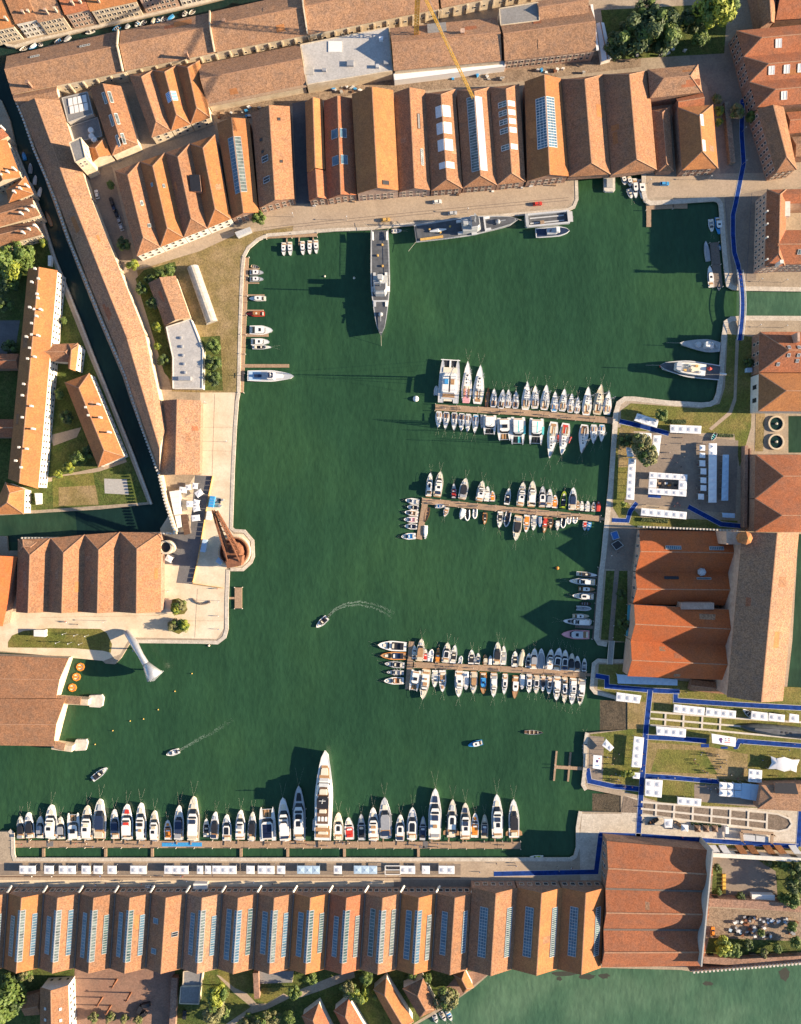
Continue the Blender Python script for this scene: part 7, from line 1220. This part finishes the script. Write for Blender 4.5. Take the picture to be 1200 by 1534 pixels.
# ------------------------------------------------------------------ cranes and landmarks
def lattice(m, a, b, w, n, r=.12):
    a, b = Vector(a), Vector(b); d = (b-a).normalized(); u = d.cross(Vector((0, 0, 1)) if abs(d.z) < .9 else Vector((1, 0, 0))).normalized(); v = u.cross(d); w0, w1 = (w, w) if not isinstance(w, tuple) else w
    def c(t, i): ww = w0+(w1-w0)*t; return lerp(a, b, t)+(u*(1 if i in (0, 3) else -1)+v*(1 if i < 2 else -1))*ww/2
    for i in range(4): m.bar(c(0, i), c(1, i), r*2, r*2)
    for k in range(n):
        for i in range(4): m.bar(c(k/n, i), c((k+1)/n, (i+1) % 4), r*1.3, r*1.3); m.bar(c(k/n, i), c(k/n, (i+1) % 4), r*1.3, r*1.3)
base = W(623, 70); t = site('tower_crane', 'yellow tower crane with long jib over the northern sheds', 'crane', base)
m = MB(); lattice(m, (base.x, base.y, 0), (base.x, base.y, 50), 1.9, 24, .16); m.build('mast', 'yellow', t); tip = W(709, 147, 48)
m = MB(); d = Vector((tip.x-base.x, tip.y-base.y, 0)); lattice(m, (base.x, base.y, 48), tip, .95, 30, .075); m.build('jib', 'yellow', t); e = Vector((base.x, base.y, 48))-d.normalized()*16
m = MB(); lattice(m, (base.x, base.y, 48), e, 1.4, 8, .13); m.build('counter_jib', 'yellow', t); MB().box(e.x-1.5, e.x+1.5, e.y-1.5, e.y+1.5, 45, 48.5).build('counterweight', 'concrete', t); MB().box(base.x-1.1, base.x+1.1, base.y-1.1, base.y+1.1, 45, 47.3).build('cab', 'white', t)
m = MB(); ap = Vector((base.x, base.y, 55)); lattice(m, (base.x, base.y, 50), ap, (1.8, .3), 4, .12); m.build('cat_head', 'yellow', t); MB().bar(ap, lerp(Vector((base.x, base.y, 48)), tip, .65), .1, .1).bar(ap, e, .1, .1).build('tie_rods', 'grey', t)
b0 = W(352, 826); t = site('harbour_crane', 'old rusty hydraulic harbour crane on the octagonal quay platform', 'crane', b0); n = 24
MB().lathe([(8.0, 0), (8.0, 1.6), (7.2, 1.6), (7.2, .6)], n, b0).build('stone_ring', 'stone', t); MB().lathe([(7.1, .2), (7.1, 3.0), (6.6, 3.0), (6.6, 1.2)], n, b0).build('slewing_ring', 'rust', t); m = MB()
for k in range(n): a = 2*math.pi*k/n; a2 = 2*math.pi*(k+1)/n; m.bar((b0.x+7.6*math.cos(a), b0.y+7.6*math.sin(a), 2.6), (b0.x+7.6*math.cos(a2), b0.y+7.6*math.sin(a2), 2.6), .22, .22)
m.build('guard_rail', 'gold_rail', t); MB().lathe([(5.4, 1.0), (4.6, 6.5), (3.8, 7.0)], 12, b0).build('turntable', 'rust', t); tip = W(322, 766, 27); ft = Vector((b0.x, b0.y+1, 7))
m = MB()
for s_ in (-1, 1):
    o_ = Vector((s_*3.0, -.6*s_, 0)); lattice(m, ft+o_, tip+o_*.28, (1.9, .9), 12, .24)
m.build('jib', 'rust', t); m = MB()
for k in range(1, 8): f = k/8; m.bar(lerp(ft, tip, f)+Vector((-3, .6, 0))*(1-f*.72), lerp(ft, tip, f)+Vector((3, -.6, 0))*(1-f*.72), .45, .35)
m.build('jib_ties', 'rust', t); p = W(351, 842, 8); MB().prism([(p.x-4.2, p.y+1.2), (p.x+4.2, p.y+3.2), (p.x+3.6, p.y-1.6), (p.x-3.2, p.y-3)], 3, 9.5).build('machine_house', 'rust', t); m = MB()
for s_ in (-1, 1): m.bar((p.x+s_*3, p.y, 9), (b0.x+s_*2.2, b0.y+3, 16), .5, .5).bar((b0.x+s_*2.2, b0.y+3, 16), tip+Vector((s_*.6, 0, 0)), .3, .3)
m.build('back_stay', 'rust', t); MB().tube([tip, tip-Vector((0, 0, 7))], .12, 5).build('hook_cable', 'black', t)
# silver sculpture reaching over the basin
t = site('silver_structure', 'silver tapering tube structure reaching from the lawn over the water', 'sculpture', W(205, 975)); P5 = [W(190, 947, 1.6), W(200, 962, 6.5), W(211, 982, 7.5), W(218, 994, 7.5), W(232, 1014, 7)]
MB().tube(P5[:4], [1.5, 1.9, 1.5, 1.7], 14, caps=False).build('tube', 'metal', t, smooth=True); MB().tube([P5[3], lerp(P5[3], P5[4], .5), P5[4]], [1.7, 2.9, 4.3], 14).build('flared_head', 'metal', t, smooth=True)
for k in range(3): a, b = W(225+k*2.5, 1021-k*.5, 6.5), W(240+k*2.5, 1004+k*.6, 6.5); MB().bar(a, b, .3, .3).build('end_rail', 'light_grey', t)
for x, y in ((205, 972), (226, 1004)): p = W(x, y); MB().tube([(p.x, p.y, -3), (p.x, p.y, 6)], .35, 8).build('leg', 'grey', t)
# floating orange rings
for i, (x, y) in enumerate(((121, 999), (115, 1014), (109, 1030))):
    p = W(x, y, ZW); t = site('floating_platform', 'orange octagonal floating ring, %s of three beside the covered dock' % ['uppermost', 'middle', 'lowest'][i], 'platform', p, 'orange floating rings'); MB().lathe([(2.1, -.2), (2.1, .5), (1.55, .5), (1.55, .1)], 8, p).build('ring', 'orange', t); MB().lathe([(1.5, -.1), (1.5, .12)], 8, p).build('deck', 'cream', t); MB().box(p.x-.8, p.x+.6, p.y-.5, p.y+.5, ZW+.1, ZW+.6).build('seat', 'orange', t)
# buoys
for i, (x, y, r_, mt, lb) in enumerate([(623, 597.5, 1.5, 'white', 'large white round buoy near the upper pier head'), (835, 851, .8, 'orange', 'orange buoy right of the basin centre'), (530.5, 416.5, .6, 'cream', 'pale buoy close to the warship, right of two'), (486.5, 414, .5, 'cream', 'pale buoy left of the warship, left of two'), (313, 967, .6, 'cream', 'pale buoy off the cream quay corner')] + [(x, y, .32, 'yellow', 'small yellow marker buoy, %s in the line off the covered dock' % ORD(k)) for k, (x, y) in enumerate(((287.5, 1009), (262, 1035.5), (237, 1063), (215, 1077), (195, 1080), (169, 1094.5), (142.5, 1115)))]):
    p = W(x, y, ZW); t = site('buoy', lb, 'buoy', p); MB().lathe([(r_*.5, -.3), (r_, 0), (r_, .25*r_+.1), (r_*.6, .6*r_+.2), (.1, .8*r_+.2)], 12, p).build('float', mt, t, smooth=True); MB().lathe([(.12, .6*r_), (.1, r_+.5), (.02, r_+.6)], 6, p).build('top_mark', 'grey', t)
# lamp posts with long shadows, sculptures, cars
LPST = [(310, 604, 'at the top of the cream western quay'), (342, 662, 'on the cream western quay edge'), (100, 948, 'left in the upper trio on the dock lawn'), (117, 950, 'middle of the upper trio on the dock lawn'), (133, 951, 'right in the upper trio on the dock lawn'), (90, 961, 'left in the lower trio on the dock lawn'), (108, 962, 'middle of the lower trio on the dock lawn'), (124, 963, 'right in the lower trio on the dock lawn'), (1135, 422, 'left one on the upper channel bank'), (1172, 423, 'right one on the upper channel bank'), (1133, 490, 'left one on the lower channel bank'), (1172, 491, 'right one on the lower channel bank'), (1060, 270, 'on the sunlit quay by the orange hipped hall'), (970, 275, 'beside the white launches of the covered dock'), (255, 885, 'right of the four ridged brown sheds'), (330, 900, 'at the landing stage below the rusty crane'), (160, 930, 'above the silver tube structure'), (1150, 268, 'above the grey fronted palace'), (1112, 247, 'on the lower winding carpet of the shaded square'), (1111, 198, 'on the upper winding carpet of the shaded square'), (440, 325, 'below the alley of the northern sheds'), (700, 318, 'behind the warship lying alongside'), (520, 330, 'left of the warship moored bow out')]
for x, y, lb in LPST:
    p = W(x, y); t = site('lamp_post', 'slim grey lamp post ' + lb, 'lamp post', p, 'lamp posts'); MB().tube([(p.x, p.y, 0), (p.x, p.y, 5.2)], [.09, .06], 6).build('post', 'grey', t); MB().lathe([(.1, 5.1), (.3, 5.3), (.26, 5.5), (.08, 5.6)], 8, p).build('lantern', 'light_grey', t)
for i, (x, y) in enumerate(((175, 1467), (196, 1487), (153, 1494), (166, 1506))):
    p = W(x, y); t = site('totem', 'tall rusty standing sculpture on the brick square, %s of four' % ['top', 'right', 'left', 'lowest'][i], 'sculpture', p, 'rusty sculptures'); MB().prism([(p.x-.7, p.y-.3), (p.x+.7, p.y-.3), (p.x+.5, p.y+.4), (p.x-.5, p.y+.4)], 0, 7.5, 0, [(p.x-.35, p.y-.2), (p.x+.35, p.y-.2), (p.x+.25, p.y+.2), (p.x-.25, p.y+.2)]).build('blade', 'rust', t); MB().bar((p.x-1.2, p.y+.3, 6.8), (p.x+.8, p.y+.6, 7.4), .5, .4).build('crossbar', 'rust', t)
def car(label, x, y, a, mt='black', L=4.4, B=1.8):
    p = W(x, y); t = thing('parked_car', label, 'car', (p.x, p.y, 0), a, 'parked vehicles'); MB().prism([(-L/2, -B/2+.1), (-L/2+.2, -B/2), (L/2-.4, -B/2), (L/2, -B/2+.25), (L/2, B/2-.25), (L/2-.4, B/2), (-L/2+.2, B/2), (-L/2, B/2-.1)], .35, .95).build('body', mt, t)
    c = MB().prism([(-L*.42, -B*.44), (L*.2, -B*.44), (L*.2, B*.44), (-L*.42, B*.44)], .95, 1.45, 0, [(-L*.33, -B*.36), (L*.07, -B*.36), (L*.07, B*.36), (-L*.33, B*.36)]).build('cabin', 'glass_dark', t); MB().prism([(-L*.33, -B*.36), (L*.07, -B*.36), (L*.07, B*.36), (-L*.33, B*.36)], 1.451, 1.5).build('roof', mt, c)
    for sx in (-.3, .31):
        for sy in (-1, 1): MB().tube([(sx*L, sy*(B/2-.2), .33), (sx*L, sy*(B/2+.02), .33)], .33, 10).build('wheel', 'tyre', t)
for i, (x, y, a, mt) in enumerate([(168, 303, 1.9, 'black'), (171, 312, 1.9, 'navy'), (175, 321, 1.9, 'black'), (179, 330, 1.9, 'grey'), (182, 340, 1.9, 'light_grey')]): car('%s car parked in the shaded western yard, %s from top' % (['black', 'navy', 'black', 'grey', 'silver'][i], ORD(i)), x, y, a, mt)
for a in [('white van parked by the western courtyard tree', 146, 292, 1.8, 'white'), ('blue pickup on the quay by the covered dock', 995, 276, 0, 'sky_blue'), ('black car in the southern garden corner', 277, 1519, 1.5, 'black'), ('red forklift on the northern quay', 805, 306, .1, 'red'), ('white van near the northern quay sheds', 655, 303, .1, 'white'), ('grey truck at the northern quay edge', 678, 320, .1, 'light_grey'), ('rusty truck beside the warship gangway', 578, 330, .1, 'gold_rail'), ('white car near the left sheds of the quay', 225, 1328, 0, 'white'), ('yellow digger in the scrap yard', 1067, 1394, 1.5, 'orange')]: car(*a)
for i, (x, y, a) in enumerate(((219, 1504, .3), (210, 1511, 1.2), (214, 1519, .6))):
    p = W(x, y); t = site('black_sculpture', 'black angular block sculpture on the brick square, %s piece' % ['top', 'left', 'lowest'][i], 'sculpture', p, 'black sculptures'); ca, sa = math.cos(a), math.sin(a); MB().prism([(p.x+ca*u-sa*v, p.y+sa*u+ca*v) for u, v in ((-2.2, -1), (2.2, -1.3), (2.4, 1), (-1.8, 1.3))], 0, 1.9, 0, [(p.x+ca*u-sa*v, p.y+sa*u+ca*v) for u, v in ((-1.9, -.8), (2, -1.1), (2.1, .8), (-1.5, 1.0))]).build('block', 'black', t)
# boats ashore
for row in [(1064, 661, 1071, 649, 6, 'D', 'w', 'q', 'white green rowing boat resting ashore on the plaza edge'), (969, 1233, 985, 1225, 6, 'D', 'k', 'h', 'black wooden boat displayed on the lower terrace'), (1025, 1241, 1010, 1229, 6, 'D', 'e', 't', 'tan wooden boat displayed on the lower terrace'), (1111, 1061, 1124, 1072, 7, 'O', 'w', 'd', 'white speedboat displayed between the lawn tents')]:
    t = boat('', 0, row, 'boats displayed ashore', lines=False); t.location.z = .55; MB().box(-1.2, -.9, -.7, .7, -.55, 0).box(.9, 1.2, -.7, .7, -.55, 0).build('cradle', 'plank', t)
# wakes
def wake(label, pts, n, spread):
    r = random.Random(3); m = MB(); ps = [W(x, y, ZW) for x, y in pts]; K_ = len(ps)-1
    def at(g):
        f = max(0, min(.9999, g))*K_; i = int(f); d = (ps[i+1]-ps[i]).normalized(); return lerp(ps[i], ps[i+1], f-i), d, Vector((-d.y, d.x, 0))
    for k in range(n):           # long thin foam streaks, thinning out behind the boat
        g = r.random()**1.25; side = r.choice((-1, 1)); off = side*(.25+g*spread)+r.gauss(0, .10+.30*g); ln = r.uniform(.006, .02); w = r.uniform(.025, .085)*(1.25-g)
        (a, d1, n1), (b_, d2, n2) = at(g), at(g+ln); u, v = a+n1*off, b_+n2*(off+r.uniform(-.1, .1))
        m.add([(u.x-n1.x*w*.3, u.y-n1.y*w*.3, ZW+.05), (v.x-n2.x*w, v.y-n2.y*w, ZW+.05), (v.x+n2.x*w, v.y+n2.y*w, ZW+.05), (u.x+n1.x*w*.3, u.y+n1.y*w*.3, ZW+.05)], [(0, 1, 2, 3)])
    tag(m.build('wake_foam', 'foam'), label, 'foam', kind='stuff')
wake('white foam arc behind the turning motorboat', [(491, 924), (502, 913), (518, 906), (538, 903.5), (558, 907), (575, 914), (589, 922)], 900, 1.0); wake('faint foam trail behind the motorboat heading left', [(269, 1124), (285, 1115), (302, 1105), (320, 1097), (348, 1078)], 420, .3)
# seaweed patches in the lagoon
for i, (x, y, rx, ry) in enumerate(((845, 1459, 20, 4), (838, 1466, 5, 4), (905, 1462, 9, 5), (880, 1463, 14, 5), (1175, 1460, 10, 11), (1060, 1473, 9, 4))):
    r = random.Random(i); ps = [W(x+rx*math.cos(k*.45)*r.uniform(.6, 1.1), y+ry*math.sin(k*.45)*r.uniform(.6, 1.1), ZW+.03) for k in range(14)]; o = MB().add(ps[::-1], [tuple(range(14))]).build('seaweed', 'weed'); tag(o, 'dark seaweed patch, %s along the lagoon wall' % ORD(i), 'seaweed', kind='stuff')
# clutter
MN = dict(light_grey='pale grey', black='black', grey='grey', white='white', plank='wooden', rust='rusty', tent_blue='pale blue', brown='brown', sky_blue='blue', concrete='concrete')
CR = scatter(1090, 1195, 1372, 1402, 60); r = random.Random(5)
for x, y in CR:
    p = W(x, y); a = r.uniform(0, 3); o = MB().prism([(math.cos(a+q*1.571)*r.uniform(.5, 1.3), math.sin(a+q*1.571)*r.uniform(.5, 1.1)) for q in range(4)], 0, r.uniform(.5, 1.5)).build('scrap_crate', cm_ := r.choice(['light_grey', 'black', 'grey', 'white', 'plank', 'rust', 'tent_blue'])); o.location = (p.x, p.y, .04); tag(o, 'small %s crate in the %s of the walled scrap yard' % (MN[cm_], 'left part' if x < 1125 else 'middle' if x < 1160 else 'right part'), 'crate', 'crates in the scrap yard')
for x, y in scatter(600, 780, 112, 122, 16)+scatter(310, 395, 160, 178, 16)+scatter(490, 560, 128, 140, 14)+scatter(800, 895, 104, 111, 8):
    p = W(x, y); a = r.uniform(0, 3); o = MB().prism([(math.cos(a+q*1.571)*r.uniform(.5, 1.4), math.sin(a+q*1.571)*r.uniform(.4, 1.0)) for q in range(4)], 0, r.uniform(.5, 1.8)).build('building_material', cm_ := r.choice(['light_grey', 'plank', 'white', 'brown', 'sky_blue', 'concrete', 'rust'])); o.location = (p.x, p.y, .03); tag(o, '%s building material heap behind the northern sheds, %s' % (MN[cm_], 'above the leftmost shed' if x < 400 else 'above the dark red shed' if x < 580 else 'by the white scaffold' if x < 790 else 'above the covered dock sheds'), 'material', 'building material in the yard')
for i, (x, y, n) in enumerate(((940, 82, 5), (985, 80, 5), (1015, 78, 3), (325, 745, 4), (330, 752, 4))):
    for x2, y2 in scatter(x-15, x+15, y-4, y+4, n) if i < 3 else scatter(x-4, x+6, y-8, y+8, n):
        p = W(x2, y2); a = r.uniform(0, 3); o = MB().prism([(math.cos(a+q*1.571)*r.uniform(.6, 1.4), math.sin(a+q*1.571)*r.uniform(.4, 1.0)) for q in range(4)], 0, r.uniform(.6, 1.6)).build('stone_block' if i < 3 else 'machine_part', r.choice(['stone', 'white', 'light_grey'] if i < 3 else ['grey', 'metal', 'black'])); o.location = (p.x, p.y, .03); tag(o, 'one of the pale stone blocks lying below the dark garden trees' if i < 3 else 'one of the grey machine parts stored above the rusty crane', 'block', 'stone blocks' if i < 3 else 'machine parts')
# fences with yellow panels around the crane yard
for i, pts in enumerate(([(319, 713), (313, 742)], [(297, 838), (289, 873)], [(289, 874), (336, 881)], [(313, 742), (297, 838)])):
    a, b = W(*pts[0]), W(*pts[1]); t = site('site_fence', 'yellow panel fence around the crane yard, %s run' % ['upper left', 'lower left', 'bottom', 'middle left'][i], 'fence', a, 'crane yard fences'); n = max(2, int((b-a).length/2.2))
    for k in range(n): u, v = lerp(a, b, k/n), lerp(a, b, (k+.86)/n); u.z = v.z = .55; MB().bar(u, v, .18, 1.0).build('panel', 'gold_rail', t)

# green beds of the ruined yard and stored trestles
surf('planting_bed', [(1135, 1288), (1200, 1292), (1200, 1346), (1165, 1344), (1162, 1305)], 'lawn_dark', 4)
surf('planting_bed', [(1068, 1300), (1082, 1300), (1080, 1345), (1066, 1343)], 'lawn_dark', 4)
surf('planting_bed', [(1062, 1405), (1200, 1410), (1200, 1432), (1056, 1432)], 'lawn_dark', 4)
for i, y in enumerate((1311, 1317, 1323, 1329, 1335)):
    p = W(1084, y); o = MB().box(-.8, .8, -.8, .8, 0, .9).build('yellow_barrier', 'yellow'); o.location = (p.x, p.y, .05); tag(o, 'yellow barrier block beside the great red shed, %s from top' % ORD(i), 'barrier', 'yellow barrier blocks')

for pts in ([(258, 898), (268, 896), (278, 902), (281, 913), (276, 920), (262, 921), (256, 915)], [(254, 930), (262, 934), (272, 930), (281, 932), (279, 943), (268, 950), (258, 946)]): surf('shrub_bed', pts, 'lawn', 6)
p = W(913, 274); t = site('mooring_block', 'pale stone mooring block under the seam of the two dock sheds', 'block', p); MB().prism([(p.x-2.7, p.y+5), (p.x+2.7, p.y+5), (p.x+2.8, p.y-3.6), (p.x+2, p.y-4.4), (p.x-2, p.y-4.4), (p.x-2.8, p.y-3.6)], -3, .3).build('block', 'stone', t); MB().box(p.x-1.5, p.x+1.5, p.y-2.5, p.y+2, .3, .8).build('plinth', 'concrete', t)
q = [(939, 905), (948, 907), (945, 952), (938, 955)]; tent('teal awning along the west front of the orange halls', [(941, 906), (938, 953), (944, 953), (948, 907)], 3, 1, 3.5, 'turquoise_dark', False, rise=.15)
for lb, q, mt in (('blue tarpaulin covered crate on the eastern quay', [(915, 798), (924, 795), (928, 806), (919, 809)], 'blue'), ('dark scaffold platform below the blue tarpaulin crate', [(916, 815), (926, 809), (934, 817), (923, 824)], 'black')):
    c = ctr(*q); t = site('covered_crate', lb, 'crate', c); ps = [W(x, y, 1.8) for x, y in q]; MB().prism([(p.x, p.y) for p in ps], 0, 1.8, 0, [(c.x+(p.x-c.x)*.9, c.y+(p.y-c.y)*.9) for p in ps]).build('cover', mt, t); m = MB()
    for k in range(4): m.bar(ps[k], ps[(k+1) % 4], .25, .25)
    m.build('frame', 'frame_grey', t)
t = site('bench', 'curved brown bench on the cream quay', 'bench', W(303, 903)); MB().tube([W(x, y, .4) for x, y in ((289, 897), (294, 902), (302, 905), (309, 904), (315, 901))], .45, 6).build('seat', 'plank_dark', t)

# rails and joints let into the quays, gear along the shed fronts
for pts, w, mt in (([(395, 345), (500, 334), (700, 314), (852, 300)], .22, 'plank_dark'), ([(395, 341), (500, 330), (700, 310), (852, 296)], .22, 'plank_dark'), ([(306, 640), (349, 640)], .14, 'paving_tan'), ([(304, 675), (347, 676)], .14, 'paving_tan'), ([(322, 590), (318, 712)], .14, 'paving_tan'), ([(245, 930), (334, 930)], .14, 'paving_tan'), ([(296, 882), (292, 955)], .16, 'paving_tan'), ([(60, 925), (240, 922)], .14, 'paving_tan'), ([(-20, 1326), (590, 1327)], .14, 'paving_tan'), ([(1086, 300), (1100, 425)], .2, 'asphalt'), ([(1126, 290), (1118, 420)], .2, 'asphalt')):
    o = strip('paving_joint', pts, w, mt, .0, .062, kind='structure')
r = random.Random(11)
for i, (x, y) in enumerate([(RND.uniform(470, 850), 0) for k in range(34)]):
    y = 303-(x-470)*.082+r.uniform(-2, 6); p = W(x, y); a = r.uniform(-.2, .2)+(1.57 if r.random() < .3 else 0); L_, B_ = r.uniform(.7, 2.6), r.uniform(.5, 1.2); cm_ = r.choice(['rust', 'plank', 'light_grey', 'black', 'concrete', 'brown', 'white'])
    o = MB().box(-L_/2, L_/2, -B_/2, B_/2, 0, r.uniform(.3, 1.4)).build('quay_equipment', cm_); o.location = (p.x, p.y, .05); o.rotation_euler = (0, 0, a); tag(o, '%s equipment box in front of the northern sheds, %s' % (MN[cm_], 'left of the tall broad shed' if x < 530 else 'below the tall broad shed' if x < 600 else 'below the hipped sheds' if x < 780 else 'near the covered dock'), 'equipment', 'equipment along the northern sheds')
